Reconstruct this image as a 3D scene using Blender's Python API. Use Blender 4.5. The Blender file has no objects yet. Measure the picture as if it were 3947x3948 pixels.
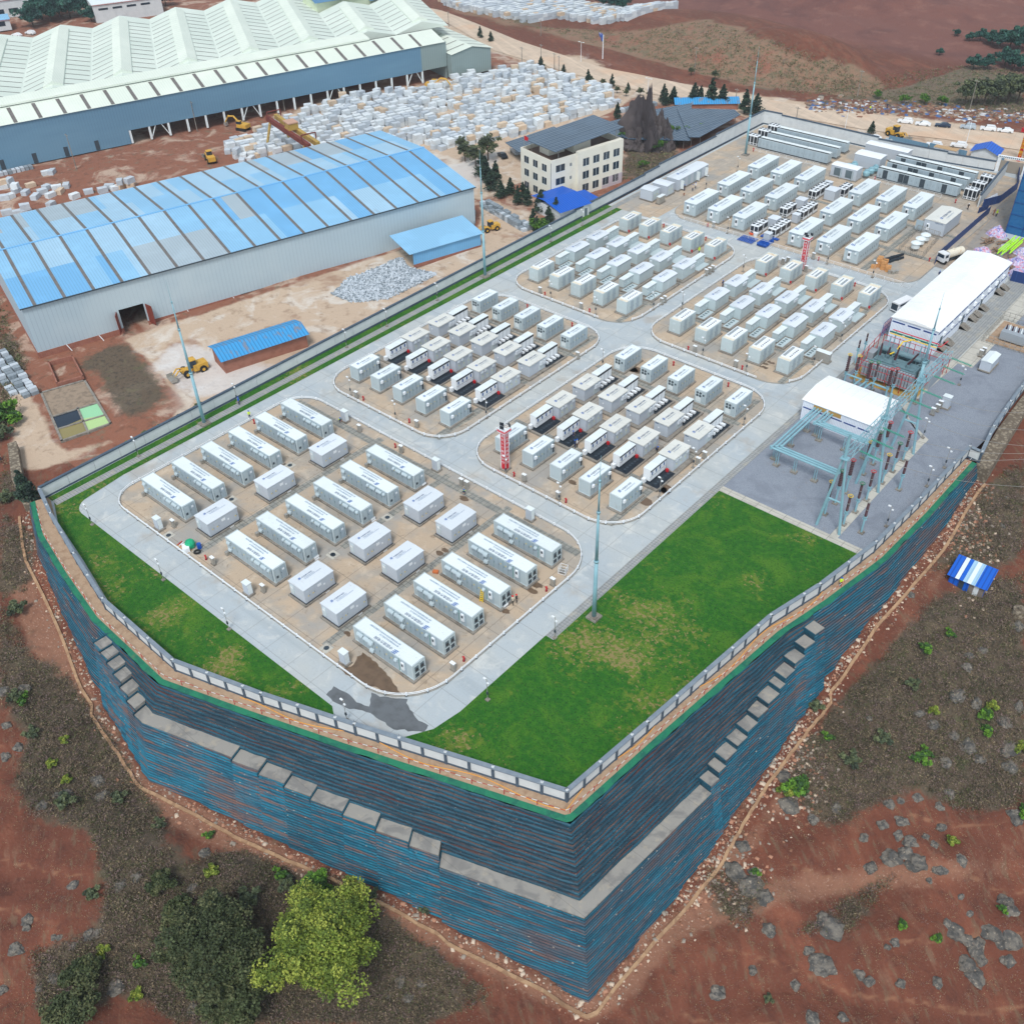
import bpy, bmesh, math, random
import numpy as np
from mathutils import Vector, Matrix, noise as mnoise
random.seed(7); rng = np.random.default_rng(7)
S = bpy.context.scene
C = S.collection
PI = math.pi
# ---------------- camera (position and angles solved from the site's regular container grid, metres) ----------------
F_PX, YAW, PITCH, ROLL, CAMZ = 3785.75, 0.734447, 0.693933, 0.0296685, 105.831
def cam_axes():
    f = np.array([-math.sin(YAW)*math.cos(PITCH), math.cos(YAW)*math.cos(PITCH), -math.sin(PITCH)])
    r = np.array([math.cos(YAW), math.sin(YAW), 0.]); d = np.cross(f, r)
    c, s = math.cos(ROLL), math.sin(ROLL)
    return np.array([c*r+s*d, -s*r+c*d, f])
AX = cam_axes()
cd = bpy.data.cameras.new('camera'); cam = bpy.data.objects.new('camera', cd); C.objects.link(cam); S.camera = cam
cd.sensor_fit = 'HORIZONTAL'; cd.sensor_width = 36.0; cd.lens = F_PX/3947*36.0; cd.clip_start = 1.0; cd.clip_end = 9000
r_, d_, f_ = [Vector(a) for a in AX]
m4 = Matrix((r_, -d_, -f_)).transposed().to_4x4(); m4.translation = Vector((0, 0, CAMZ)); cam.matrix_world = m4
# ---------------- world, sun, exposure ----------------
w = bpy.data.worlds.new('World'); S.world = w; w.use_nodes = True
nt = w.node_tree; bg = nt.nodes['Background']; sky = nt.nodes.new('ShaderNodeTexSky')
sky.sky_type = 'NISHITA'; sky.sun_disc = False; sky.sun_elevation = math.radians(56); sky.sun_rotation = math.radians(150)
sky.air_density = 1.0; sky.dust_density = 2.5; sky.ozone_density = 1.0; sky.altitude = 1000
hs_ = nt.nodes.new('ShaderNodeHueSaturation'); hs_.inputs['Saturation'].default_value = .38   # thin overcast: the sky's blue is mostly veiled
nt.links.new(sky.outputs[0], hs_.inputs['Color']); tint = nt.nodes.new('ShaderNodeMix'); tint.data_type = 'RGBA'; tint.blend_type = 'MULTIPLY'; tint.inputs['Factor'].default_value = 1; tint.inputs['B'].default_value = (.93, 1.0, .99, 1)
nt.links.new(hs_.outputs[0], tint.inputs['A']); nt.links.new(tint.outputs['Result'], bg.inputs[0]); bg.inputs[1].default_value = 0.13
sl = bpy.data.lights.new('sun', 'SUN'); sl.energy = 1.4; sl.angle = math.radians(14); sl.color = (1.0, 0.97, 0.93)
so = bpy.data.objects.new('sun', sl); C.objects.link(so)
_az, _el = math.radians(150), math.radians(56)
sd = Vector((math.sin(_az)*math.cos(_el), math.cos(_az)*math.cos(_el), math.sin(_el)))
so.rotation_euler = sd.to_track_quat('Z', 'Y').to_euler(); so.location = (0, 0, 200)
S.view_settings.view_transform = 'Standard'; S.view_settings.look = 'None'; S.view_settings.gamma = 1.0
S.view_settings.exposure = 0.72
# ---------------- survey helpers: a point read off a plan crop -> a real ground position at height z ----------------
CR = {'a':(500,1500,.41408),'b':(1100,1500,.41408),'c':(1100,2000,.41408),'e':(1700,1900,.31056),'f':(1300,1050,.41408),'g':(1850,1300,.41408),'h':(2250,1250,.41408),
'i':(2000,750,.41408),'j':(2550,900,.41408),'k':(2400,500,.36232),'l':(2800,400,.64103),'m':(3350,450,.54670),'n':(3300,900,.59249),
'1':(0,0,.68116),'2':(1316,0,.68116),'3':(2632,0,.681),'4':(0,1316,.68116),'5':(1316,1316,.68116),'6':(2632,1316,.681),'7':(0,2632,.68116),'8':(1316,2632,.68116),'9':(2632,2632,.681),'d':(0,0,2.04348),
'q':(3000,1800,.45788),'r':(3200,1250,.45788),'s':(3447,1550,.45788),'t':(2950,1550,.41209),'u':(1850,350,.7326),'v':(0,600,.7326),'w':(0,0,.64103),'x':(1300,0,.7326),'y':(800,300,.64103),'z':(3347,300,.54945)}
def at(c, x, y, z=0.0):
    o = CR[c]; u = (o[0]+x*o[2]-1973.5)/F_PX; v = (o[1]+y*o[2]-1974)/F_PX
    d = u*AX[0]+v*AX[1]+AX[2]; t = (z-CAMZ)/d[2]
    return (float(d[0]*t), float(d[1]*t))
def at3(c, x, y, z=0.0):
    p = at(c, x, y, z); return (p[0], p[1], z)
def proj_np(P):
    q = (P-np.array([0, 0, CAMZ]))@AX.T
    return np.stack([1973.5+F_PX*q[:, 0]/q[:, 2], 1974+F_PX*q[:, 1]/q[:, 2]], 1)/2.04348
# ---------------- mesh builder ----------------
class MB:
    def __init__(s): s.v = []; s.f = []; s.m = []
    def add(s, vs, fs, m=0):
        b = len(s.v); s.v += [tuple(p) for p in vs]
        for f in fs: s.f.append(tuple(b+i for i in f)); s.m.append(m)
    def box(s, x0, y0, z0, x1, y1, z1, m=0):
        s.add([(x0,y0,z0),(x1,y0,z0),(x1,y1,z0),(x0,y1,z0),(x0,y0,z1),(x1,y0,z1),(x1,y1,z1),(x0,y1,z1)],
              [(0,3,2,1),(4,5,6,7),(0,1,5,4),(1,2,6,5),(2,3,7,6),(3,0,4,7)], m); return s
    def cbox(s, c, sz, rot=0.0, m=0, tilt=None):
        hx, hy, hz = sz[0]/2, sz[1]/2, sz[2]/2; R = Matrix.Rotation(rot, 3, 'Z')
        if tilt: R = R@Matrix.Rotation(tilt, 3, 'X')
        vs = [R@Vector((a*hx, b*hy, e*hz))+Vector(c) for e in (-1,1) for a, b in ((-1,-1),(1,-1),(1,1),(-1,1))]
        s.add(vs, [(0,3,2,1),(4,5,6,7),(0,1,5,4),(1,2,6,5),(2,3,7,6),(3,0,4,7)], m); return s
    def cyl(s, p0, p1, r0, r1=None, n=8, m=0, caps=True):
        r1 = r0 if r1 is None else r1; p0, p1 = Vector(p0), Vector(p1); ax = (p1-p0)
        if ax.length < 1e-6: return s
        ax.normalize(); a = ax.orthogonal().normalized(); b = ax.cross(a); vs = []
        for p, r in ((p0, r0), (p1, r1)):
            for i in range(n):
                t = 2*PI*i/n; vs.append(p+(a*math.cos(t)+b*math.sin(t))*r)
        fs = [(i, (i+1) % n, n+(i+1) % n, n+i) for i in range(n)]
        if caps: fs += [tuple(range(n-1, -1, -1)), tuple(range(n, 2*n))]
        s.add(vs, fs, m); return s
    def path(s, pts, r, n=6, m=0):
        for a, b in zip(pts[:-1], pts[1:]): s.cyl(a, b, r, r, n, m)
        return s
    def prism(s, pts, z0, z1, m=0, mt=None):
        n = len(pts); vs = [(p[0], p[1], z0) for p in pts]+[(p[0], p[1], z1) for p in pts]
        s.add(vs, [tuple(range(n-1, -1, -1))]+[(i, (i+1) % n, n+(i+1) % n, n+i) for i in range(n)], m)
        s.f.append(tuple(len(s.v)-n+i for i in range(n))); s.m.append(m if mt is None else mt); return s
    def lathe(s, prof, c=(0,0,0), n=12, m=0):
        vs = []
        for r, z in prof:
            for i in range(n): t = 2*PI*i/n; vs.append((c[0]+r*math.cos(t), c[1]+r*math.sin(t), c[2]+z))
        fs = [(k*n+i, k*n+(i+1) % n, (k+1)*n+(i+1) % n, (k+1)*n+i) for k in range(len(prof)-1) for i in range(n)]
        fs += [tuple(range(n-1, -1, -1)), tuple((len(prof)-1)*n+i for i in range(n))]
        s.add(vs, fs, m); return s
    def ring(s, c, R, r, n=14, m=0):
        pts = [(c[0]+R*math.cos(2*PI*i/n), c[1]+R*math.sin(2*PI*i/n), c[2]) for i in range(n+1)]
        return s.path(pts, r, 5, m)
    def quad(s, a, b, c, d, m=0): s.add([a, b, c, d], [(0,1,2,3)], m); return s
    def build(s, name, mats, parent=None, smooth=False):
        me = bpy.data.meshes.new(name); me.from_pydata(s.v, [], s.f)
        if not isinstance(mats, (list, tuple)): mats = [mats]
        for a in mats: me.materials.append(a)
        me.polygons.foreach_set('material_index', s.m)
        if smooth: me.polygons.foreach_set('use_smooth', [True]*len(s.f))
        me.update(); o = bpy.data.objects.new(name, me); C.objects.link(o)
        if parent: o.parent = parent
        return o
def thing(name, label, cat, loc=(0,0,0), rz=0.0, group=None):
    o = bpy.data.objects.new(name, None); C.objects.link(o); o.location = loc; o.rotation_euler = (0, 0, rz)
    o.empty_display_size = 0.3; o['label'] = label; o['category'] = cat; o['kind'] = 'thing'
    if group: o['group'] = group
    return o
def tag(o, label, cat, group=None):
    o['kind'] = 'thing'
    o['label'] = label; o['category'] = cat; o['kind'] = 'thing'
    if group: o['group'] = group
    return o
def struct(o): o['kind'] = 'structure'; return o
def stuff(o, label, cat): o['kind'] = 'stuff'; o['label'] = label; o['category'] = cat; return o
KIDS = {}
def dup(root, loc, rz=None, label=None, group=None, scale=None, skip=()):
    r = root.copy(); C.objects.link(r); r.location = loc
    if rz is not None: r.rotation_euler = (0, 0, rz)
    if scale is not None: r.scale = (scale,)*3 if not isinstance(scale, tuple) else scale
    if label: r['label'] = label
    if group: r['group'] = group
    if root.type == 'EMPTY' or root.children:
        key = root.name
        if key not in KIDS: KIDS[key] = [(c, list(c.children)) for c in root.children]
        for ch, sub in KIDS[key]:
            if ch.name.split('.')[0] in skip: continue
            c = ch.copy(); C.objects.link(c); c.parent = r
            for g in sub:
                d = g.copy(); C.objects.link(d); d.parent = c
    return r
ORD = ['first','second','third','fourth','fifth','sixth','seventh','eighth','ninth','tenth','eleventh','twelfth','thirteenth','fourteenth','fifteenth','sixteenth','seventeenth','eighteenth','nineteenth','twentieth']
def ordw(i): return ORD[i] if i < len(ORD) else '%dth' % (i+1)
# ---------------- materials ----------------
def srgb(r, g, b):
    f = lambda c: (c/255/12.92) if c/255 <= .04045 else ((c/255+.055)/1.055)**2.4
    return (f(r), f(g), f(b))
def mat(name, col, rough=.75, layers=(), bump=None, coords='obj', rnd=0.0, metal=0.0, spec=None, alpha=None):
    m = bpy.data.materials.new(name); m.use_nodes = True; t = m.node_tree; N = t.nodes; L = t.links
    bs = N['Principled BSDF']; bs.inputs['Roughness'].default_value = rough; bs.inputs['Metallic'].default_value = metal
    if spec is not None: bs.inputs['Specular IOR Level'].default_value = spec
    def nd(k, **kw):
        n = N.new(k)
        for a, b in kw.items(): setattr(n, a, b)
        return n
    def mth(op, a, b=None, cl=False):
        n = nd('ShaderNodeMath', operation=op, use_clamp=cl)
        for i, x in enumerate((a, b)):
            if x is None: continue
            if isinstance(x, (int, float)): n.inputs[i].default_value = x
            else: L.new(x, n.inputs[i])
        return n.outputs[0]
    if coords == 'world': base = nd('ShaderNodeNewGeometry').outputs['Position']
    else:
        tc = nd('ShaderNodeTexCoord').outputs['Object']; oi = nd('ShaderNodeObjectInfo')
        va = nd('ShaderNodeVectorMath', operation='ADD'); L.new(tc, va.inputs[0])
        vm = nd('ShaderNodeVectorMath', operation='SCALE'); vm.inputs[0].default_value = (13, 7, 3); L.new(oi.outputs['Random'], vm.inputs['Scale'])
        L.new(vm.outputs[0], va.inputs[1]); base = va.outputs[0]; plain = tc
    if coords == 'world': plain = base
    cur = None
    def rgbv(c):
        n = nd('ShaderNodeRGB'); n.outputs[0].default_value = (*c, 1); return n.outputs[0]
    cur = rgbv(col)
    for ly in layers:
        k = ly.get('t', 'noise'); src = plain if ly.get('fix') else base; s = ly.get('s', 1.0)
        mp = nd('ShaderNodeMapping'); L.new(src, mp.inputs[0])
        if ly.get('rot'): mp.vector_type = 'POINT'; mp.inputs['Rotation'].default_value = (0, 0, ly['rot'])
        if ly.get('off'): mp.inputs['Location'].default_value = ly['off']
        if isinstance(s, (tuple, list)):
            if ly.get('rot'):
                mp2 = nd('ShaderNodeMapping'); L.new(mp.outputs[0], mp2.inputs[0]); mp2.inputs['Scale'].default_value = s; vec = mp2.outputs[0]
            else: mp.inputs['Scale'].default_value = s; vec = mp.outputs[0]
            sc = 1.0
        else: sc = s; vec = mp.outputs[0]
        if k == 'noise':
            n = nd('ShaderNodeTexNoise'); n.inputs['Scale'].default_value = sc; n.inputs['Detail'].default_value = ly.get('d', 4); n.inputs['Roughness'].default_value = ly.get('r', .6)
            n.inputs['Distortion'].default_value = ly.get('w', 0); L.new(vec, n.inputs['Vector']); fac = n.outputs['Fac']
        elif k == 'vor':
            n = nd('ShaderNodeTexVoronoi'); n.inputs['Scale'].default_value = sc; L.new(vec, n.inputs['Vector']); fac = n.outputs['Distance']
        elif k == 'cell':
            n = nd('ShaderNodeTexVoronoi'); n.inputs['Scale'].default_value = sc; L.new(vec, n.inputs['Vector'])
            sp = nd('ShaderNodeSeparateColor'); L.new(n.outputs['Color'], sp.inputs[0]); fac = sp.outputs[0]
        elif k == 'grid':   # joint lines: px, py periods, w width
            sx = nd('ShaderNodeSeparateXYZ'); L.new(vec, sx.inputs[0]); fs = []
            for ax, per in zip('XYZ', ly['p']):
                if not per: continue
                a = mth('DIVIDE', sx.outputs[ax], per); a = mth('FRACT', a); a = mth('SUBTRACT', a, .5); a = mth('ABSOLUTE', a)
                fs.append(mth('GREATER_THAN', a, .5-ly['wd']/per/2))
            fac = fs[0]
            for b in fs[1:]: fac = mth('MAXIMUM', fac, b)
        elif k == 'stripe':
            sx = nd('ShaderNodeSeparateXYZ'); L.new(vec, sx.inputs[0]); a = mth('DIVIDE', sx.outputs[ly['ax']], ly['per']); a = mth('FRACT', a); fac = mth('LESS_THAN', a, ly['duty'])
        elif k == 'brick':
            n = nd('ShaderNodeTexBrick'); n.inputs['Scale'].default_value = 1.0; n.inputs['Brick Width'].default_value = ly['bw']; n.inputs['Row Height'].default_value = ly['bh']
            n.inputs['Mortar Size'].default_value = ly.get('ms', .01); n.inputs['Color1'].default_value = (0,0,0,1); n.inputs['Color2'].default_value = (ly.get('c2', .6),)*3+(1,); n.inputs['Mortar'].default_value = (1,1,1,1)
            L.new(vec, n.inputs['Vector']); fac = n.outputs['Color']
        elif k == 'attr':
            n = nd('ShaderNodeAttribute', attribute_name=ly['n']); fac = n.outputs['Fac']
            if ly.get('ns'):
                q = nd('ShaderNodeTexNoise'); q.inputs['Scale'].default_value = ly['ns']; q.inputs['Detail'].default_value = 5; q.inputs['Roughness'].default_value = .65; L.new(plain, q.inputs['Vector'])
                z = mth('SUBTRACT', q.outputs['Fac'], .5); z = mth('MULTIPLY', z, ly.get('na', 1.0)); fac = mth('ADD', fac, z)
        elif k == 'rand':
            oi2 = nd('ShaderNodeObjectInfo'); fac = oi2.outputs['Random']
        if 'lo' in ly:
            mr = nd('ShaderNodeMapRange'); mr.interpolation_type = 'SMOOTHSTEP'; mr.inputs['From Min'].default_value = ly['lo']; mr.inputs['From Max'].default_value = ly['hi']; L.new(fac, mr.inputs['Value']); fac = mr.outputs[0]
        if ly.get('a') is not None: fac = mth('MULTIPLY', fac, ly['a'])
        if ly.get('mask'):
            mn = nd('ShaderNodeAttribute', attribute_name=ly['mask']); fac = mth('MULTIPLY', fac, mn.outputs['Fac'])
        mx = nd('ShaderNodeMix', data_type='RGBA'); L.new(fac, mx.inputs['Factor']); L.new(cur, mx.inputs['A'])
        mx.inputs['B'].default_value = (*ly['c'], 1); cur = mx.outputs['Result']
    if rnd:
        hs = nd('ShaderNodeHueSaturation'); oi3 = nd('ShaderNodeObjectInfo'); mr = nd('ShaderNodeMapRange'); L.new(oi3.outputs['Random'], mr.inputs['Value'])
        mr.inputs['To Min'].default_value = 1-rnd; mr.inputs['To Max'].default_value = 1+rnd; L.new(mr.outputs[0], hs.inputs['Value']); L.new(cur, hs.inputs['Color']); cur = hs.outputs[0]
    L.new(cur, bs.inputs['Base Color'])
    if bump:
        q = nd('ShaderNodeTexNoise'); q.inputs['Scale'].default_value = bump[0]; q.inputs['Detail'].default_value = 5; L.new(base, q.inputs['Vector'])
        bp = nd('ShaderNodeBump'); bp.inputs['Strength'].default_value = bump[1]; bp.inputs['Distance'].default_value = bump[2] if len(bump) > 2 else .05
        L.new(q.outputs['Fac'], bp.inputs['Height']); L.new(bp.outputs[0], bs.inputs['Normal'])
    return m
def dirt(c, a=.35, s=.5): return dict(s=s, c=c, lo=.5, hi=.75, a=a)
M = {}
M['road'] = mat('road_concrete', srgb(172,181,187), .8, [dict(s=.05, c=srgb(188,188,182), lo=.4, hi=.65, a=.6), dict(s=(.02,.3,1), c=srgb(146,156,162), lo=.5, hi=.75, a=.5), dict(s=.35, c=srgb(206,206,202), lo=.5, hi=.72, a=.6, w=.8),
    dict(s=1.6, c=srgb(134,140,144), lo=.56, hi=.8, a=.45), dict(s=.12, c=srgb(164,150,134), lo=.55, hi=.72, a=.5), dict(s=6, c=srgb(150,152,152), lo=.5, hi=.7, a=.4), dict(t='grid', p=(5.0,5.5,0), wd=.07, c=srgb(112,112,112), a=.6, off=(2.6,1.2,0))], (3,.2), 'world')
M['pad'] = mat('pad_concrete', srgb(184,164,142), .85, [dict(s=.11, c=srgb(164,156,146), lo=.42, hi=.6, a=.9, w=.6), dict(s=.4, c=srgb(204,188,168), lo=.5, hi=.7, a=.6), dict(s=.8, c=srgb(122,104,86), lo=.57, hi=.78, a=.75, w=1.2),
    dict(s=.09, c=srgb(152,152,150), lo=.52, hi=.66, a=.75, off=(30,10,0)), dict(s=2.2, c=srgb(98,82,66), lo=.66, hi=.76, a=.6), dict(s=7, c=srgb(150,132,114), lo=.5, hi=.7, a=.4), dict(t='grid', p=(6.1,6.07,0), wd=.08, c=srgb(104,98,90), a=.7, off=(3.1,1.0,0))], (3,.2), 'world')
M['grate'] = mat('trench_cover', srgb(146,146,140), .85, [dict(t='cell', s=1.2, c=srgb(110,112,110), a=.6), dict(s=.8, c=srgb(176,168,152), lo=.45, hi=.7, a=.6), dict(t='grid', p=(.9,.9,0), wd=.1, c=srgb(84,84,82), a=.8)], (6,.3), 'world')
M['kerb'] = mat('kerb_concrete', srgb(150,148,142), .85, [dict(s=1.5, c=srgb(110,104,96), lo=.45, hi=.7, a=.6), dict(s=.6, c=srgb(90,72,58), lo=.6, hi=.75, a=.5)], (8,.3), 'world')
M['paver'] = mat('paver', srgb(158,160,160), .85, [dict(t='grid', p=(.55,.55,0), wd=.07, c=srgb(96,98,98), a=.8), dict(s=.6, c=srgb(186,176,156), lo=.5, hi=.7, a=.5), dict(t='cell', s=1.1, c=srgb(120,122,122), a=.4)], None, 'world')
M['strip'] = mat('concrete_strip', srgb(188,184,174), .85, [dict(s=.5, c=srgb(150,146,138), lo=.45, hi=.7, a=.5), dict(t='grid', p=(2.6,2.6,0), wd=.08, c=srgb(110,108,104), a=.8)], (5,.3), 'world')
M['gravel'] = mat('gravel', srgb(140,147,158), .95, [dict(s=9, c=srgb(92,98,112), lo=.45, hi=.65, a=.7), dict(s=14, c=srgb(176,182,194), lo=.58, hi=.7, a=.6), dict(s=.15, c=srgb(114,120,132), lo=.45, hi=.7, a=.7, w=1), dict(s=.5, c=srgb(128,122,122), lo=.6, hi=.75, a=.5)], (12,.6), 'world')
M['lawn'] = mat('lawn_grass', srgb(26,92,8), .95, [dict(s=1.2, c=srgb(56,112,14), lo=.4, hi=.68, a=.8, d=6), dict(s=.16, c=srgb(84,124,24), lo=.46, hi=.7, a=.55, w=1), dict(s=4, c=srgb(10,50,6), lo=.5, hi=.68, a=.8), dict(s=.22, c=srgb(112,98,56), lo=.50, hi=.60, a=.0),
    dict(t='attr', n='dry', ns=.9, na=1.5, c=srgb(112,124,40), lo=.38, hi=.66, a=.6), dict(t='attr', n='dry', ns=1.7, na=1.7, c=srgb(140,122,80), lo=.56, hi=.70, a=.85)], (7,.9,.12), 'world')
M['walkdirt'] = mat('bare_soil_ledge', srgb(168,142,118), .95, [dict(s=.8, c=srgb(138,108,84), lo=.45, hi=.7, a=.7), dict(s=3, c=srgb(188,166,142), lo=.55, hi=.7, a=.6)], (6,.5), 'world')
M['net'] = mat('green_netting', srgb(22,116,84), .7, [dict(s=.5, c=srgb(8,84,74), lo=.4, hi=.7, a=.8, w=1), dict(s=2, c=srgb(76,150,116), lo=.6, hi=.75, a=.5), dict(s=.25, c=srgb(96,118,84), lo=.6, hi=.72, a=.6)], (3,.6), 'world')
TE = dict(t='attr', n='face')
M['bagU'] = mat('geotextile_dark', srgb(12,74,94), .65, [dict(s=(.12,.12,1.6), c=srgb(6,46,62), lo=.4, hi=.62, a=.9), dict(s=(.8,.8,3), c=srgb(28,96,116), lo=.58, hi=.72, a=.6), dict(s=(.07,.07,1.2), c=srgb(78,50,46), lo=.60, hi=.68, a=.8), dict(t='grid', p=(1.9,1.9,0), wd=.07, c=srgb(4,26,38), a=.6)], (5,.7), 'world')
M['tread'] = mat('bag_soil', srgb(92,74,70), .9, [dict(s=(.2,.2,1.5), c=srgb(14,50,66), lo=.38, hi=.56, a=.9), dict(s=(.1,.1,.8), c=srgb(92,50,42), lo=.52, hi=.66, a=.8), dict(s=4, c=srgb(170,150,140), lo=.60, hi=.72, a=.7)], (6,.6), 'world')
M['bagL'] = mat('geotextile_blue', srgb(22,114,140), .6, [dict(s=(.15,.15,2.4), c=srgb(12,74,98), lo=.42, hi=.60, a=.8), dict(s=(.9,.9,4.5), c=srgb(34,124,146), lo=.56, hi=.70, a=.7), dict(s=(.05,.05,.16), c=srgb(112,76,64), lo=.52, hi=.68, a=.6, w=.6), dict(s=(.16,.16,3.5), c=srgb(128,90,76), lo=.53, hi=.60, a=.8),
    dict(s=(1.2,1.2,6), c=srgb(84,50,44), lo=.62, hi=.68, a=.7), dict(t='grid', p=(0,0,.5), wd=.10, c=srgb(6,38,54), a=.75), dict(t='grid', p=(2.1,2.1,0), wd=.05, c=srgb(10,50,70), a=.5), dict(t='vor', s=(.62,.62,1.5), c=srgb(190,176,158), lo=.10, hi=.08, a=.7)], (7,.8), 'world')
M['slab'] = mat('berm_slab', srgb(148,144,138), .85, [dict(s=.35, c=srgb(120,118,116), lo=.45, hi=.62, a=.8, w=.6), dict(s=.8, c=srgb(168,158,142), lo=.55, hi=.7, a=.6), dict(t='grid', p=(0,5.5,0), wd=.06, c=srgb(90,88,84), a=.5)], (6,.3), 'world')
M['wallw'] = mat('wall_white', srgb(206,210,212), .8, [dict(s=.5, c=srgb(184,190,194), lo=.4, hi=.7, a=.5), dict(s=(.15,.15,2), c=srgb(150,148,142), lo=.6, hi=.8, a=.4)], None, 'world')
M['walld'] = mat('wall_dark_trim', srgb(66,82,98), .7, [dict(s=1, c=srgb(88,104,120), lo=.4, hi=.7, a=.5)], None, 'world')
M['wallcap'] = mat('wall_cap', srgb(116,128,140), .75, [dict(s=1, c=srgb(140,150,158), lo=.4, hi=.7, a=.5)], None, 'world')
M['soilred'] = None
# ================= retaining wall geometry model =================
CREST = [(-151.6,43.3),(-142.2,39.6),(-130.6,37.2),(-117.6,35.0),(-99,34.4),(-84.5,39.0),(-70.8,43.6),(-41,54.2),(-39.5,71),(-36.7,98.3),(-34.5,108.6),(-32.1,122.8),(-31.3,137.9),(-30.9,156.5)]
HBT = [(39.5,41.5,0.3),(41.5,43.5,0.7),(43.5,45.5,1.2),(45.5,47.5,1.8),(47.5,49.6,2.6),(49.6,51.7,3.4),(51.7,68.3,4.2),(68.3,72.6,4.6),(72.6,76.7,5.1),(76.7,80.8,5.5),(80.8,85.5,5.9),(85.5,89.9,6.3),(89.9,94.2,6.8),(94.2,98,7.2),(98,136,8.5),
(136,138.1,7.7),(138.1,140,7.0),(140,142.8,6.4),(142.8,145.4,6.0),(145.4,148.1,5.5),(148.1,150.8,5.0),(150.8,153.8,4.5),(153.8,155.5,4.0),(155.5,158.2,3.4),(158.2,160.9,2.7),(160.9,163.5,1.8),(163.5,166,.9)]
HS = [(0,1.6),(9,3.2),(16,5.0),(22,6.7),(28,8.6),(34,10.6),(39,12.2),(44,13.6),(54,15.2),(72,16.2),(85,17.1),(93,17.8),(106,20),(115.1,23.2),(128,20.5),(139,17.9),(151,15.7),(163,13.6),(172,10.6),(181,7.4),(192,5.8),(204,5),(213,3.4),(219,2.6)]
cp = [Vector(p) for p in CREST]; CL = [0.0]
for a, b in zip(cp[:-1], cp[1:]): CL.append(CL[-1]+(b-a).length)
MI = []
for i in range(len(cp)):
    ns = []
    for a, b in ((i-1, i), (i, i+1)):
        if a >= 0 and b < len(cp): d = (cp[b]-cp[a]).normalized(); ns.append(Vector((d.y, -d.x)))
    if len(ns) == 2: n = (ns[0]+ns[1]).normalized(); MI.append(n/n.dot(ns[0]))
    else: MI.append(ns[0])
def wpos(s, off):
    i = 0
    while i < len(cp)-2 and s > CL[i+1]: i += 1
    t = (s-CL[i])/(CL[i+1]-CL[i]); p = (cp[i]+MI[i]*off).lerp(cp[i+1]+MI[i+1]*off, t); return (p.x, p.y)
def hb(s):
    for a, b, h in HBT:
        if a <= s < b: return h
    return None
def hbot(s): return float(np.interp(s, [a for a, _ in HS], [b for _, b in HS]))
def woff(s, h, b='x'):
    if b == 'x': b = hb(s)
    if b is None: return .3*h
    return .55*h if h <= b else .55*b+2+.2*(h-b)
# ================= terrain =================
ctrl = []
for k in range(0, 219, 6):
    H = hbot(k); o = woff(k, H); x, y = wpos(k, o+.3); ctrl.append((x, y, -H)); x, y = wpos(k, o+3.0); ctrl.append((x, y, -H-.5))
for c, x, y, z in [('d',0,1000,-2.2),('d',20,1060,-4),('d',0,1150,-6),('d',0,1300,-9),('d',130,1350,-10.5),('d',0,1500,-12.5),('d',180,1550,-14),('d',0,1700,-15),('d',0,1931,-18),('d',300,1600,-14),('d',450,1640,-14),('d',300,1931,-20),('d',560,1800,-17),
  ('d',800,1931,-22),('d',1100,1931,-25),('d',1350,1931,-25.5),('d',1300,1750,-22),('d',1600,1931,-24),('d',1931,1931,-24),('d',1931,1700,-21),('d',1600,1700,-21),('d',1500,1560,-18.5),('d',1931,1500,-15),('d',1700,1400,-12),('d',1800,1560,-16),
  ('d',1931,1300,-9.5),('d',1780,1230,-8),('d',1800,1130,-6.5),('d',1931,1100,-6),('d',1931,900,-3.2),('d',1890,830,-2.4),('d',1931,760,-1.2),('d',1650,1300,-10.5),('d',1560,1400,-13.5),
  ('d',0,940,-3),('d',60,900,-2),('d',0,850,-2.6),('d',100,840,-2),('d',0,700,-2.6),('d',75,672,-2.1),('d',200,640,-1.8),('d',400,600,-1.0),('d',600,540,-.4),('d',900,440,.2),('d',300,780,-1.2),('d',500,690,-.6),
  ('d',700,580,-.2),('d',1100,370,.1),('d',1200,310,.4),('d',0,330,-.3),('d',300,300,-.2),('d',700,200,0),('d',900,120,0),('d',1000,60,.2),('d',1300,150,.3),('d',1500,190,.4),('d',1900,240,.4),('d',1931,320,.2),('d',1931,450,0),
  ('d',0,0,0),('d',300,20,0),('d',1200,240,1.5),('d',1280,220,1.6)]:
    p = at(c, x, y, z); ctrl.append((p[0], p[1], z))
for x, y, z in [(200,100,-20),(200,300,-6),(100,250,-4),(60,200,-4),(0,-60,-30),(-120,-60,-22),(-300,0,-12),(60,0,-27),(100,60,-22),(-400,-50,-10),(300,-200,-30),(-30,200,-.8),(-30,260,-.4),(-30,350,.2),(200,500,4),(-600,200,0),(-600,600,4),(0,600,10),(-300,700,10),(-150,600,8)]: ctrl.append((x, y, z))
CT = np.array(ctrl)
def ax(*segs):
    out = []
    for a, b, st in segs: out += list(np.arange(a, b, st))
    return np.array(out)
gx = ax((-3200,-1200,250),(-1200,-640,40),(-640,-216,4.5),(-216,36,.85),(36,120,4),(120,700,40),(700,3001,250))
gy = ax((-2500,-400,250),(-400,-34,25),(-34,190,.85),(190,330,2.2),(330,640,4),(640,1400,40),(1400,4200,250))
GX, GY = np.meshgrid(gx, gy, indexing='ij'); P2 = np.stack([GX.ravel(), GY.ravel()], 1)
def idw(P):
    out = np.zeros(len(P))
    for i in range(0, len(P), 20000):
        q = P[i:i+20000]; d2 = ((q[:, None, :]-CT[None, :, :2])**2).sum(2)+6.0; wt = d2**-1.9; out[i:i+20000] = (wt*CT[None, :, 2]).sum(1)/wt.sum(1)
    return out
Z = idw(P2)
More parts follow.
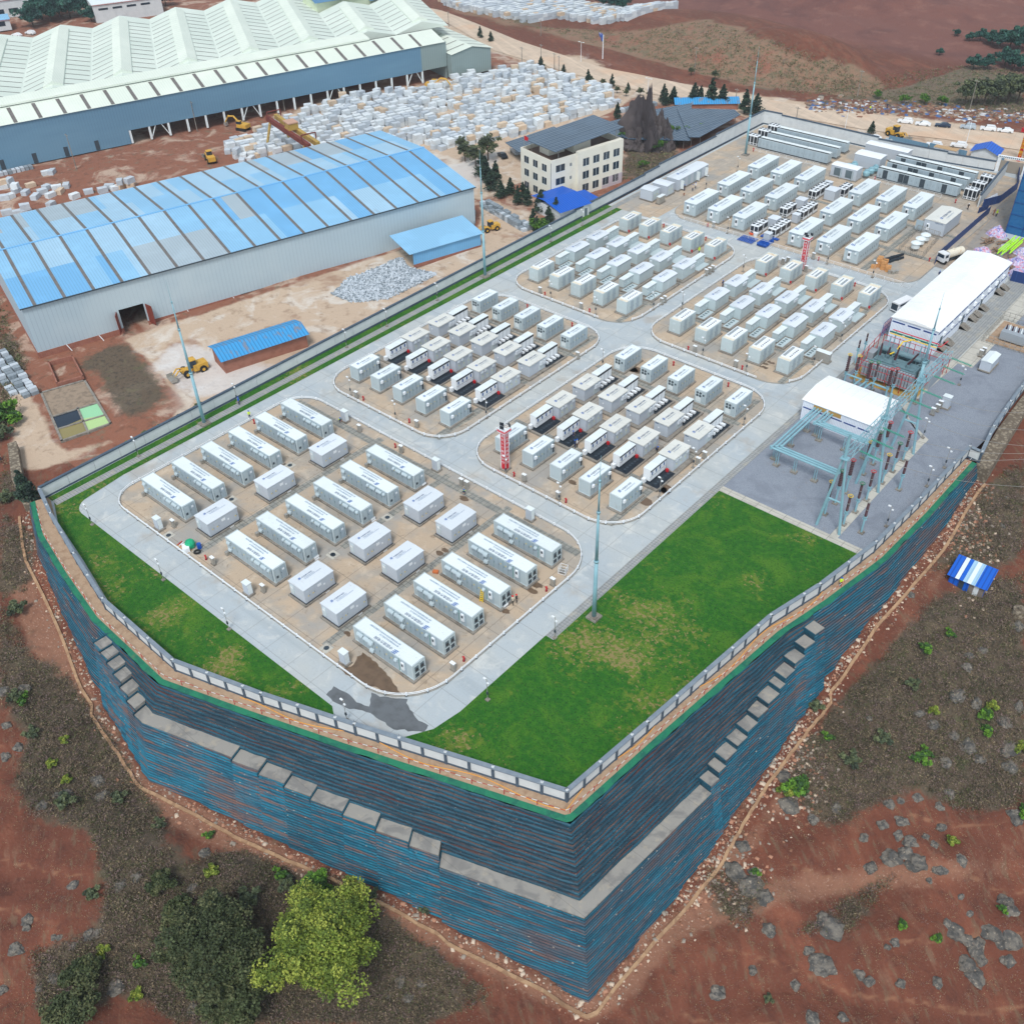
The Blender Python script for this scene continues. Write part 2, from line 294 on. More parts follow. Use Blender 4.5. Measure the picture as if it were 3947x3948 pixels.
def inpoly(P, poly):
    x, y = P[:, 0], P[:, 1]; c = np.zeros(len(P), bool); n = len(poly); j = n-1
    for i in range(n):
        xi, yi = poly[i]; xj, yj = poly[j]
        with np.errstate(divide='ignore', invalid='ignore'): c ^= ((yi > y) != (yj > y)) & (x < (xj-xi)*(y-yi)/(yj-yi+1e-12)+xi)
        j = i
    return c
class VN:   # small value-noise for arrays
    def __init__(s, seed): s.g = np.random.default_rng(seed).random((256, 256))
    def __call__(s, x, y):
        xi = np.floor(x).astype(int); yi = np.floor(y).astype(int); fx = x-xi; fy = y-yi; fx = fx*fx*(3-2*fx); fy = fy*fy*(3-2*fy)
        g = s.g; a = g[xi % 256, yi % 256]; b = g[(xi+1) % 256, yi % 256]; c = g[xi % 256, (yi+1) % 256]; d = g[(xi+1) % 256, (yi+1) % 256]
        return (a*(1-fx)+b*fx)*(1-fy)+(c*(1-fx)+d*fx)*fy-.5
    def fbm(s, x, y, o=4):
        r = 0; am = 1
        for k in range(o): r = r+am*s(x*2**k+k*17.3, y*2**k+k*9.1); am *= .5
        return r
vn = VN(3); X_, Y_ = P2[:, 0], P2[:, 1]
# mound beyond the road and the far red hills
def hill(cx, cy, rx, ry, h, rot=0):
    dx, dy = X_-cx, Y_-cy; c, s = math.cos(rot), math.sin(rot); u = (dx*c+dy*s)/rx; v = (-dx*s+dy*c)/ry; return h*np.clip(1-(u*u+v*v), 0, 1)**.8
far = np.clip((Y_-330)/25, 0, 1)*np.clip((X_+420)/120, 0, 1)
Zh = hill(-205,362,62,34,8.5,-.25)+hill(-165,352,30,20,4.5,.1)
Zh = Zh*np.clip((Y_-(X_*.0)-316)/10, 0, 1)
Z += Zh+np.clip((Y_-400)/60, 0, 1)*(6+9*vn.fbm(X_/70, Y_/45, 4)+3.5*np.abs(vn.fbm(X_/26, Y_/18, 3)))
poly_in = list(CREST)+[(-30.9,157),(-28,300),(-78,296),(-110,290.5),(-149.5,290.5),(-151.3,200),(-151,100)]
inside = inpoly(P2, poly_in)
ext = inpoly(P2, [(x*1.0, y) for x, y in [(-153.2,42),(-142.5,37.5),(-117.6,33),(-98,32),(-39,52.5),(-28.6,157),(-28,301),(-78,299),(-110,292.5),(-151,292.5),(-153.4,200)]])
Z = np.where(ext, np.minimum(Z, -.16), Z); Z = np.where(inside, np.minimum(Z, -.6), Z)
# fine relief away from the paved yard
D3 = proj_np(np.column_stack([P2, Z]))
POLY = dict(
 scrub=[[(0,1130),(60,1240),(120,1270),(215,1400),(235,1440),(300,1540),(330,1640),(450,1600),(560,1650),(650,1660),(760,1760),(930,1880),(800,1931),(330,1931),(250,1860),(80,1931),(60,1800),(190,1760),(205,1680),(170,1560),(60,1540),(30,1470),(60,1380),(0,1320)],
  [(1480,1500),(1500,1430),(1580,1330),(1700,1200),(1760,1130),(1931,1080),(1931,1520),(1800,1530),(1740,1480),(1640,1520),(1580,1560)],[(1760,1080),(1850,930),(1931,860),(1931,1040),(1900,1060)],[(1330,1640),(1440,1660),(1400,1760),(1340,1690)],[(1500,1760),(1700,1640),(1600,1760)],
  [(0,960),(60,1010),(60,1110),(0,1130)],[(0,560),(45,690),(30,760),(0,840)],[(0,860),(60,930),(0,955)],[(130,690),(235,640),(315,745),(240,800),(190,700)],[(1180,215),(1290,225),(1260,330),(1180,340)]],
 pale=[[(235,640),(850,440),(910,460),(920,500),(500,700),(350,760),(290,690)],[(0,650),(60,760),(120,860),(420,760),(900,530),(1120,400),(1010,440),(940,480),(700,560),(480,680),(300,800),(150,860),(60,890),(30,860),(20,760)],[(910,370),(1010,410),(1060,470),(930,480),(900,440)],
  [(790,290),(960,270),(1010,330),(900,380)],[(530,210),(1110,100),(1190,190),(1020,280),(850,290),(740,290)],[(720,15),(900,60),(1000,90),(1200,150),(1330,165),(1500,190),(1931,250),(1931,330),(1400,215),(1230,190),(1050,130),(900,90)]],
 track=[[(35,1050),(260,1460),(560,1620),(1110,1885),(1140,1870),(1420,1560),(1640,1290),(1800,1010),(1860,930),(1900,960),(1800,1050),(1740,1150),(1600,1400),(1480,1530),(1180,1890),(1120,1931),(1040,1900),(620,1690),(230,1520),(90,1300),(0,1080)],
  [(1340,1700),(1460,1660),(1931,1620),(1931,1650),(1500,1700),(1220,1790),(1140,1780)]],
 mound=[[(850,20),(1180,100),(1400,160),(1640,185),(1680,160),(1600,120),(1500,100),(1420,60),(1330,35),(1280,45),(1200,60),(1000,50),(900,0),(850,0)]],
 verge=[[(830,0),(930,30),(1200,110),(1500,175),(1931,225),(1931,130),(1840,120),(1700,165),(1600,180),(1450,170),(1150,95),(940,10)]],
 dust=[[(330,640),(560,700),(370,760),(280,690)],[(760,330),(880,300),(960,280),(900,370)],[(1150,1500),(1200,1620),(1330,1620),(1250,1700)]])
def mask(name):
    m = np.zeros(len(P2))
    for pl in POLY[name]: m = np.maximum(m, inpoly(D3, pl).astype(float))
    return m
nx, ny = len(gx), len(gy)
def blur(m, it):
    a = m.reshape(nx, ny)
    for _ in range(it):
        p = np.pad(a, 1, mode='edge'); a = (p[:-2, 1:-1]+p[2:, 1:-1]+p[1:-1, :-2]+p[1:-1, 2:]+2*a)/6
    return a.ravel()
mk = {k: blur(mask(k), 14 if k in ('scrub', 'dust') else 6 if k in ('track', 'pale') else 3) for k in POLY}
relief = .22*vn.fbm(X_/3, Y_/3, 4)+.5*vn.fbm(X_/14+5, Y_/14, 3)
lower = np.clip((-Z-2.0)/3, 0, 1)
rough = np.where(inside, 0, np.where((Y_ < 330) & (X_ < -151), .12, 0)+lower*(.35+1.3*mk['scrub']))
rough = np.where(ext, 0, rough)
terr = lower*(.5*np.sin(Z*0+X_*.22+Y_*.12+2*vn.fbm(X_/20, Y_/20, 2)))
nearwall = np.clip(np.min([np.hypot(X_-c[0], Y_-c[1]) for c in ctrl[:74]], axis=0)/6-.3, 0, 1)
field = lower*(1-np.clip(mk['scrub']*2, 0, 1))*nearwall
tt = (X_*-.60+Y_*.80)/7.5+.9*vn.fbm(X_/30+2, Y_/30, 3); st = tt-np.floor(tt); Z += field*1.1*(np.clip(st*6, 0, 1)-st)
gul = np.abs(vn.fbm(X_/9+7, Y_/9+3, 3)); Z -= field*np.clip(.12-gul, 0, .12)*4
Z += relief*rough*np.clip(nearwall+.2, 0, 1)+terr*nearwall*.6
nx, ny = len(gx), len(gy)
idx = np.arange(nx*ny).reshape(nx, ny)
F = np.stack([idx[:-1, :-1], idx[1:, :-1], idx[1:, 1:], idx[:-1, 1:]], -1).reshape(-1, 4)
keep = ~(inside[F].all(1) & (Z[F].max(1) <= -.59) & (Y_[F].min(1) > 60) & (X_[F].max(1) < -45)); F = F[keep]
me = bpy.data.meshes.new('ground'); me.vertices.add(nx*ny); me.vertices.foreach_set('co', np.column_stack([P2, Z]).ravel())
me.loops.add(len(F)*4); me.loops.foreach_set('vertex_index', F.ravel()); me.polygons.add(len(F)); me.polygons.foreach_set('loop_start', np.arange(len(F))*4); me.polygons.foreach_set('loop_total', np.full(len(F), 4))
me.polygons.foreach_set('use_smooth', np.ones(len(F), bool)); me.update()
for k, m in mk.items():
    a = me.attributes.new(k, 'FLOAT', 'POINT'); a.data.foreach_set('value', m.astype(np.float32))
a = me.attributes.new('step', 'FLOAT', 'POINT'); a.data.foreach_set('value', (field*np.clip(1-np.abs(st-.10)/.10, 0, 1)).astype(np.float32))
a = me.attributes.new('far', 'FLOAT', 'POINT'); a.data.foreach_set('value', np.clip((Y_-385)/15, 0, 1).astype(np.float32))
a = me.attributes.new('yard', 'FLOAT', 'POINT'); a.data.foreach_set('value', ((X_ < -151)&(Y_ > 55)&(Y_ < 300)&(mk['pale'] < .5)).astype(np.float32))
RED = srgb(104,58,42)
M['soil'] = mat('red_soil', RED, .95, [
  dict(s=(.05,.14,.1), c=srgb(126,74,54), lo=.45, hi=.65, a=.8, w=.8, rot=.5), dict(s=.5, c=srgb(82,46,36), lo=.5, hi=.72, a=.7), dict(s=(.2,.7,.3), c=srgb(132,100,80), lo=.55, hi=.75, a=.5, rot=.62), dict(s=2.6, c=srgb(146,118,96), lo=.62, hi=.72, a=.5), dict(s=(.3,1.2,.5), c=srgb(108,92,72), lo=.56, hi=.66, a=.5, rot=.62), dict(s=9, c=srgb(70,40,32), lo=.5, hi=.7, a=.4),
  dict(t='attr', n='step', ns=.6, na=.8, c=srgb(146,106,80), lo=.5, hi=.95, a=.55),
  dict(t='attr', n='yard', ns=.12, na=.8, c=srgb(136,88,68), lo=.4, hi=.7), dict(s=.1, c=srgb(190,168,150), lo=.50, hi=.66, a=.75, mask='yard', w=1), dict(s=.5, c=srgb(98,66,52), lo=.52, hi=.66, a=.5, mask='yard'), dict(s=.3, c=srgb(112,108,88), lo=.58, hi=.68, a=.5, mask='yard'),
  dict(t='attr', n='track', ns=.35, na=.9, c=srgb(138,98,78), lo=.3, hi=.7, a=.85), dict(s=3.2, c=srgb(198,172,152), lo=.58, hi=.68, a=.6, mask='track'), dict(s=.7, c=srgb(104,66,52), lo=.5, hi=.7, a=.6, mask='track'),
  dict(t='attr', n='scrub', ns=.35, na=1.1, c=srgb(88,78,64), lo=.3, hi=.62, a=.92), dict(s=1.1, c=srgb(58,52,44), lo=.48, hi=.65, a=.7, mask='scrub'), dict(s=.4, c=srgb(106,98,74), lo=.55, hi=.7, a=.6, mask='scrub', w=1), dict(s=.25, c=srgb(82,88,56), lo=.60, hi=.7, a=.6, mask='scrub'),
  dict(t='attr', n='pale', ns=.16, na=1.0, c=srgb(192,170,148), lo=.3, hi=.62, a=.95), dict(s=.12, c=srgb(212,206,198), lo=.5, hi=.68, a=.7, mask='pale', w=1), dict(s=.4, c=srgb(150,126,106), lo=.52, hi=.70, a=.7, mask='pale'), dict(s=.08, c=srgb(142,104,82), lo=.55, hi=.68, a=.7, mask='pale'), dict(s=2, c=srgb(120,104,90), lo=.62, hi=.74, a=.5, mask='pale'),
  dict(t='attr', n='dust', ns=.25, na=1.3, c=srgb(206,204,204), lo=.4, hi=.9, a=.65),
  dict(t='attr', n='verge', ns=.1, na=.9, c=srgb(108,96,80), lo=.4, hi=.65, a=.9), dict(s=.3, c=srgb(78,86,60), lo=.5, hi=.62, a=.7, mask='verge'), dict(s=.5, c=srgb(138,96,76), lo=.6, hi=.7, a=.7, mask='verge'),
  dict(t='attr', n='mound', ns=.06, na=.7, c=srgb(134,106,86), lo=.35, hi=.65, a=.95), dict(s=.55, c=srgb(104,98,76), lo=.48, hi=.6, a=.75, mask='mound'), dict(s=.07, c=srgb(138,84,68), lo=.52, hi=.66, a=.7, mask='mound'),
  dict(t='attr', n='far', c=srgb(114,74,66), a=.85), dict(s=.03, c=srgb(92,58,54), lo=.45, hi=.65, a=.7, mask='far', w=1.5), dict(s=.12, c=srgb(132,92,80), lo=.52, hi=.7, a=.6, mask='far')],
  (1.6,.7,.25), 'world')
me.materials.append(M['soil'])
ground = bpy.data.objects.new('ground', me); C.objects.link(ground); struct(ground)
from mathutils.bvhtree import BVHTree
_co = np.column_stack([P2, Z]); BV = BVHTree.FromPolygons([tuple(c) for c in _co.tolist()], F.tolist())
def gz(x, y):
    loc = BV.ray_cast(Vector((x, y, 300)), Vector((0, 0, -1)))[0]
    return loc.z if loc else 0.0
def atg(c, x, y):   # where the view ray through a survey point meets the real ground
    o = CR[c]; u = (o[0]+x*o[2]-1973.5)/F_PX; v = (o[1]+y*o[2]-1974)/F_PX; d = Vector(u*AX[0]+v*AX[1]+AX[2]).normalized()
    loc = BV.ray_cast(Vector((0, 0, CAMZ)), d)[0]
    return tuple(loc) if loc else at3(c, x, y, 0)
def pin(x, y, poly):
    c = False; j = len(poly)-1
    for i in range(len(poly)):
        xi, yi = poly[i]; xj, yj = poly[j]
        if (yi > y) != (yj > y) and x < (xj-xi)*(y-yi)/(yj-yi)+xi: c = not c
        j = i
    return c
# ================= retaining wall =================
rw = thing('retaining_wall', 'tall blue and teal stepped retaining wall of wrapped soil layers around the platform corner', 'retaining wall', (0,0,0))
DH = .5
def wall_tier(upper):
    vs = []; fs = []; ms = []; r = random.Random(5 if upper else 9)
    cuts = sorted(set([a for a, b, h in HBT]+[HBT[-1][1]]+list(CL)+[0, CL[-1]])); runs = []
    for a, b in zip(cuts[:-1], cuts[1:]):
        if b-a > .05: runs.append((a, b, hb((a+b)/2)))
    for a, b, h in runs:
        n = max(1, int((b-a)/.9)); ss = [a+(b-a)*i/n for i in range(n+1)]
        Hm = max(hbot(a), hbot(b))+1.2
        if upper:
            if h is None: continue
            d0, d1 = 0.0, h
        else: d0, d1 = (0.0 if h is None else h), Hm
        K = max(1, int(math.ceil((d1-d0)/DH-.01))); prof = []
        for k in range(K):
            za = d0+k*DH; zb = min(d1, za+DH)
            oa = woff(0, za+.001 if not upper and h is not None else za, h); ob = woff(0, zb+.001 if not upper and h is not None else zb, h)
            if upper: oa = .55*za; ob = .55*zb
            bl = .10 if upper else .05
            step = (ob-oa)
            prof.append((oa+step*.80, za+.02, 1)); prof.append((oa+step*.95+bl, za+.14, 0)); prof.append((oa+step*.95+bl*1.1, za+.36, 0)); prof.append((oa+step*.9, zb, 0))
        base = len(vs); m = len(prof)
        for s in ss:
            for j, (o, z, t) in enumerate(prof):
                q = mnoise.noise(Vector((s*.9, z*2.1, 3.3 if upper else 8.1)))*(.10 if upper else .06); q2 = mnoise.noise(Vector((s*.22, z*.8, 1)))*(.13 if upper else .05)
                x, y = wpos(s, o+q+q2); vs.append((x, y, -z+mnoise.noise(Vector((s*.5, z, 5)))*.05))
        for i in range(n):
            for j in range(m-1):
                fs.append((base+i*m+j, base+i*m+j+1, base+(i+1)*m+j+1, base+(i+1)*m+j)); ms.append(1 if (j % 4) == 3 else 0)
        # end closures at berm steps
    me = bpy.data.meshes.new('upper_tier' if upper else 'lower_tier'); me.from_pydata(vs, [], fs)
    for q in ([M['bagU'], M['tread']] if upper else [M['bagL'], M['bagL']]): me.materials.append(q)
    me.polygons.foreach_set('material_index', ms); me.update()
    o = bpy.data.objects.new(me.name, me); C.objects.link(o); o.parent = rw
wall_tier(True); wall_tier(False)
for a, b, h in HBT:   # concrete slabs lying on the berm, one step between neighbours
    mb = MB(); cuts = [a+.08]+[c for c in CL if a < c < b]+[b-.08]
    ext0 = []
    for s in cuts: ext0.append((wpos(s, .55*h-.35), wpos(s, .55*h+2.02)))
    poly = [e[0] for e in ext0]+[e[1] for e in reversed(ext0)]
    mb.prism(poly, -h-.55, -h+.06); mb.build('berm_slab', M['slab'], rw)
    for s, e in ((a, -.0),):   # dark step riser between slabs
        mb = MB(); p0, p1, p2, p3 = wpos(s-.10, .55*h-.3), wpos(s-.10, .55*h+2.15), wpos(s+.07, .55*h+2.15), wpos(s+.07, .55*h-.3)
        mb.prism([p0, p1, p2, p3], -h-1.1, -h+.3); mb.build('step_riser', M['bagU'], rw)
# crest ledge: bare soil walk and green netting
def ribbon(o0, o1, z0, z1, st=1.0, wob=0.0):
    mb = MB(); n = int(CL[-1]/st); pr = None
    for i in range(n+1):
        s = CL[-1]*i/n; q = mnoise.noise(Vector((s*.35, 2, 2)))*wob
        c = (*wpos(s, o0), z0), (*wpos(s, o1+q), z1)
        if pr: mb.quad(pr[0], pr[1], c[1], c[0])
        pr = c
    return mb
ribbon(-3.2, -.75, .02, .0).build('soil_ledge', M['walkdirt'], rw)
ribbon(-.76, .12, .03, -.06, .8, .25).build('green_netting', M['net'], rw)
# ================= platform slabs =================
def sheet(name, poly, z, m, z0=None):
    mb = MB()
    if z0 is None: mb.add([(p[0], p[1], z) for p in poly], [tuple(range(len(poly)))])
    else: mb.prism(poly, z0, z)
    o = mb.build(name, m); struct(o); return o
def rrect(x0, y0, x1, y1, rs, n=10):
    if isinstance(rs, (int, float)): rs = (rs,)*4
    pts = []
    for (cx, cy, r, a0) in ((x0+rs[0], y0+rs[0], rs[0], PI), (x1-rs[1], y0+rs[1], rs[1], 1.5*PI), (x1-rs[2], y1-rs[2], rs[2], 0), (x0+rs[3], y1-rs[3], rs[3], .5*PI)):
        for i in range(n+1): t = a0+.5*PI*i/n; pts.append((cx+r*math.cos(t), cy+r*math.sin(t)))
    return pts
FEN = [(-150.6,45.2),(-142.9,43.0),(-130.6,40.2),(-117.8,37.6),(-99,37.3),(-84.5,41.6),(-70.8,46.3),(-43.1,56.3),(-41.6,71.2),(-39.0,98.6),(-36.6,109),(-34.4,123.2),(-33.6,138),(-32.9,157.2),(-30.7,157.0),(-32.0,166),(-32.6,176),(-33.2,195),(-34.5,230)]
sheet('road', [(-150.6,45.4)]+[(x, y) for x, y in FEN[1:14]]+[(-32.6,176),(-34,230),(-34,300),(-77,297),(-79,293.4),(-110,290),(-148.9,290),(-149.6,290)], 0.0, M['road'], -.5)
sheet('service_yard', [(-148.9,208),(-134.8,208),(-134.8,262),(-67,262),(-67,291),(-78,292.2),(-92,290.6),(-110,289),(-148.9,289)], .004, M['pad'])
GR = [(-61.6,123.2),(-41.5,123.2),(-41.5,157.2),(-51.5,164),(-61.6,164)]
ISL = [((-142,52.5,-67.6,96.2),(5,9,8,6)),((-141.8,100.5,-107.2,152.1),(6.5,6.5,6.5,8)),((-103.1,100.7,-67.7,152.6),(7,7,7,7)),((-141.6,156.5,-107,206.6),(6.5,7,7,7)),((-103.2,156.4,-67.7,206.6),(6.5,7,7,7)),((-134.6,212.2,-67.6,262),(7,6,3,3))]
for (b, rs) in ISL:
    o = rrect(*b, rs); sheet('kerb', o, .10, M['kerb'], -.2); i = rrect(b[0]+.22, b[1]+.22, b[2]-.22, b[3]-.22, [max(.5, r-.2) for r in rs]); sheet('paved_island', i, .115, M['pad'], .05)
# trench covers between the container rows
TZ = .121
for (x0, y0, x1, y1) in [(-118.6,54,-117.1,95),(-101.2,70,-99.9,95),(-86.9,54,-85.6,95),(-140,92.4,-70,94.0),(-111,101.5,-109.3,150),(-141,114.5,-108,115.7),(-141,140.2,-108,141.2),(-102.5,114.6,-68,115.8),(-102.5,140.0,-69,141.2),(-71.4,102,-70,150),(-110.6,158,-109.2,205),
  (-102,168.6,-69,169.6),(-140,168.6,-108,169.6),(-71,158,-69.7,205),(-134,227.6,-69,229.2),(-134,243.4,-69,244.8),(-80.6,214,-79,258)]:
    sheet('trench_cover', [(x0,y0),(x1,y0),(x1,y1),(x0,y1)], TZ, M['grate']); TZ += .0022
# lawns, paths and gravel
def lawn(name, poly, z):
    bm = bmesh.new(); vs = [bm.verts.new((p[0], p[1], z)) for p in poly]; bm.faces.new(vs)
    bmesh.ops.triangulate(bm, faces=bm.faces[:])
    bmesh.ops.subdivide_edges(bm, edges=bm.edges[:], cuts=1)
    for _ in range(5):
        es = [e for e in bm.edges if e.calc_length() > 1.6]
        if not es: break
        bmesh.ops.subdivide_edges(bm, edges=es, cuts=1, use_grid_fill=False); bmesh.ops.triangulate(bm, faces=[f for f in bm.faces if len(f.verts) > 3])
    me = bpy.data.meshes.new(name); bm.to_mesh(me); bm.free(); n = len(me.vertices); co = np.zeros(n*3); me.vertices.foreach_get('co', co); co = co.reshape(-1, 3)
    f = vn.fbm(co[:, 0]/16+3, co[:, 1]/16, 3); f2 = vn.fbm(co[:, 0]/5+9, co[:, 1]/5, 3); val = .30+.46*f+.36*f2
    if name == 'lawn_big': pass
    a = me.attributes.new('dry', 'FLOAT', 'POINT')
    DR = {'d': [(1180,1180,7,.16),(1350,1100,7,.16),(1120,1230,5,.12),(1470,1030,6,.18),(1420,1080,4,.12),(1240,1060,5,.1),(1050,1400,5,.1),(330,1180,4,.14),(420,1260,4,.16),(230,1070,3,.12),(1300,1290,6,.14),(1560,1010,4,.12)]}
    for px_, py_, rad, am in DR['d']:
        c = at('d', px_, py_); val = val+am*np.exp(-((co[:, 0]-c[0])**2+(co[:, 1]-c[1])**2)/rad**2)
    a.data.foreach_set('value', val.astype(np.float32)); me.materials.append(M['lawn'])
    o = bpy.data.objects.new('lawn', me); C.objects.link(o); struct(o); return o
arc = [(-145.0+3.2-3.2*math.cos(t), 50.6-3.2*math.sin(t)+0) for t in [PI/2*i/6 for i in range(7)]]
lawn('lawn', [(-148.3,45.9),(-142.9,43.6),(-130.6,41.2),(-117.8,38.4),(-99,37.9),(-84.5,42.2),(-74.5,45.8),(-77,47.4)]+list(reversed(arc))+[(-145.4,54),(-145.9,58),(-147.2,58),(-147.2,45.8)], .035)
lawn('lawn', [(-147.3,58),(-145.9,58),(-145.2,208),(-147.0,208)], .034)
lawn('lawn', [(-150.4,45.9),(-148.9,45.9),(-148.4,208),(-150.3,208)], .03)
sheet('path', [(-148.9,45.9),(-147.2,45.9),(-147.0,250),(-148.5,250)], .05, M['paver'], -.1)
cor = [(-72.6,46.5),(-68.6,47.9),(-65.6,50.2),(-63.6,53.6),(-62.9,58),(-62.9,76.2),(-61.6,76.2)]
lawn('lawn_big', [(-70.2,46.9)]+cor[2:5]+[(-62.9,76.2),(-61.5,76.2),(-61.5,121.3),(-35.2,121.3),(-36.9,109),(-39.4,98.6),(-41.9,71.4),(-43.6,56.8)], .04)
sheet('path', [(-62.9,76.2),(-61.6,76.2),(-61.6,205),(-62.9,205)], .06, M['paver'], -.1)
sheet('gravel_yard', [(-61.6,122.8),(-34.9,122.8),(-33.6,138),(-32.9,157),(-32.2,166),(-32.8,176),(-33.5,195),(-35,232),(-46,232),(-46,187),(-61.6,187)], .03, M['gravel'])
sheet('concrete_strip', [(-61.6,121.4),(-35.1,121.4),(-34.9,122.8),(-61.6,122.8)], .07, M['strip'], -.1)
sheet('concrete_strip', [(-41.6,122.8),(-40.3,122.8),(-40.3,156.6),(-41.6,156.6)], .075, M['strip'], -.1)
sheet('concrete_strip', [(-41.6,156.6),(-40.2,156.6),(-40.2,158),(-46,162),(-47.4,166),(-46.4,188),(-47.8,188),(-48.8,165.5),(-41.6,158)], .07, M['strip'], -.1)
sheet('concrete_apron', [(-51.7,187),(-47.2,187),(-47.0,232),(-51.7,232)], .065, M['paver'], -.1)
sheet('concrete_apron', [(-47.0,187),(-43.6,187),(-43.2,232),(-47.0,232)], .06, M['strip'], -.1)
# ================= boundary walls =================
bw = thing('boundary_wall', 'low white panelled wall with dark blue grey posts and cap along the retaining wall crest', 'boundary wall', (0,0,0))
def fence_run(pts, parent, hgt=2.3, plen=3.2, z0=0):
    first = True
    for (x0, y0), (x1, y1) in zip(pts[:-1], pts[1:]):
        L = math.hypot(x1-x0, y1-y0); n = max(1, round(L/plen)); a = math.atan2(y1-y0, x1-x0)
        for i in range(n):
            t0, t1 = i/n, (i+1)/n; c = ((x0+(x1-x0)*(t0+t1)/2), (y0+(y1-y0)*(t0+t1)/2)); l = L/n
            mb = MB(); mb.cbox((c[0], c[1], z0+1.18), (l-.42, .16, 1.62), a, 0); mb.cbox((c[0], c[1], z0+.18), (l-.38, .24, .40), a, 1); mb.cbox((c[0], c[1], z0+2.08), (l-.38, .24, .2), a, 1)
            mb.build('panel', [M['wallw'], M['walld']], parent)
            mb = MB(); mb.cbox((x0+(x1-x0)*t0, y0+(y1-y0)*t0, z0+1.1), (.38, .38, 2.26), a, 0); mb.build('post', M['walld'], parent)
        mb = MB(); mb.cbox(((x0+x1)/2, (y0+y1)/2, z0+2.30), (L+.3, .62, .16), a, 0)
        for i in range(n):
            if i % 2 == 0: t = i/n; mb.cbox((x0+(x1-x0)*t, y0+(y1-y0)*t, z0+2.44), (.34, .3, .12), a, 1); mb.cyl((x0+(x1-x0)*t, y0+(y1-y0)*t, z0+2.45), (x0+(x1-x0)*t, y0+(y1-y0)*t, z0+3.1), .025, m=2)
        mb.build('cap', [M['wallcap'], M['wallw'], M['walld']], parent)
fence_run(FEN, bw)
lw = thing('perimeter_wall', 'long straight white wall with dark cap dividing the platform from the factory yard', 'perimeter wall', (0,0,0))
segs = [(-150.7,45.2,-150.7,195,2.6),(-150.7,195,-150.7,226,2.9),(-150.7,226,-150.7,233,3.2),(-150.7,233,-150.3,262,3.7),(-150.3,262,-150,289.6,4.2),(-150,289.6,-144,290,4.2),(-144,290,-112,289.6,3.8),(-112,289.6,-92,291.4,3.3),(-92,291.4,-79,293.4,2.9)]
for x0, y0, x1, y1, h in segs:
    L = math.hypot(x1-x0, y1-y0); n = max(1, round(L/5.2)); a = math.atan2(y1-y0, x1-x0)
    for i in range(n):
        t = (i+.5)/n; c = (x0+(x1-x0)*t, y0+(y1-y0)*t); mb = MB(); mb.cbox((c[0], c[1], h/2+.05), (L/n-.06, .26, h-.5), a, 0); mb.cbox((c[0], c[1], .12), (L/n, .36, .5), a, 1); mb.build('panel', [M['wallw'], M['walld']], lw)
    mb = MB(); mb.cbox(((x0+x1)/2, (y0+y1)/2, h-.12), (L+.05, .5, .3), a, 0); mb.build('cap', M['walld'], lw)
# ================= equipment materials =================
def paintm(n, c, var=.25, rnd=.045, rough=.5):
    return mat(n, c, rough, [dict(s=(.25,.25,1.2), c=tuple(x*.82 for x in c), lo=.45, hi=.8, a=var), dict(s=.9, c=srgb(150,140,128), lo=.60, hi=.8, a=var*.9), dict(s=(2.5,2.5,.35), c=srgb(128,112,98), lo=.62, hi=.74, a=var*1.2)], rnd=rnd)
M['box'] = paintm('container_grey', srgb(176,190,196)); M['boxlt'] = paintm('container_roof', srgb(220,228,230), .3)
M['boxdoor'] = paintm('container_door', srgb(160,176,186)); M['rail'] = paintm('container_frame', srgb(190,202,206))
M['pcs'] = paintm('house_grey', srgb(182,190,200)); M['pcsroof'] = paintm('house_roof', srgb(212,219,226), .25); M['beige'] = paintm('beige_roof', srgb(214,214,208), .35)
M['cabw'] = paintm('cabinet_white', srgb(228,232,236), .15); M['cabg'] = paintm('cabinet_grey_green', srgb(184,198,202)); M['black'] = mat('black_panel', srgb(24,34,44), .4)
M['dark'] = mat('dark_grille', srgb(52,64,74), .6); M['gap'] = mat('door_gap', srgb(92,108,116), .6); M['teal'] = mat('teal_label', srgb(96,150,140), .6); M['blue'] = mat('logo_blue', srgb(26,92,170), .5)
M['ink'] = mat('roof_lettering', srgb(36,74,120), .6); M['inklt'] = mat('small_lettering', srgb(92,124,160), .6); M['yellow'] = mat('warning_yellow', srgb(228,200,40), .5)
M['plinth'] = mat('plinth_concrete', srgb(138,132,124), .9, [dict(s=.8, c=srgb(88,80,72), lo=.45, hi=.7, a=.7), dict(s=3, c=srgb(166,160,150), lo=.55, hi=.7, a=.5)], (6,.4))
M['white'] = mat('white_paint', srgb(232,236,240), .5, [dirt(srgb(190,190,188))]); M['red'] = mat('red_paint', srgb(186,24,34), .45); M['redm'] = mat('red_steel', srgb(176,36,44), .5)
M['steel'] = mat('stainless', srgb(168,166,160), .35, [dict(s=2, c=srgb(120,108,96), lo=.5, hi=.8, a=.5)], metal=.4); M['glass'] = mat('dark_glass', srgb(36,52,66), .12); M['winblue'] = mat('window_blue', srgb(28,78,140), .2)
M['rust'] = mat('rust_stain', srgb(140,112,92), .9); M['cream'] = mat('cream_sheet', srgb(222,214,196), .7, [dict(s=.9, c=srgb(196,160,124), lo=.55, hi=.7, a=.7)])
M['pole'] = mat('pole_blue_grey', srgb(134,176,188), .5, [dict(s=.5, c=srgb(112,152,164), lo=.4, hi=.7, a=.5)])
M['tyre'] = mat('tyre_black', srgb(26,26,28), .8); M['rubber'] = M['tyre']
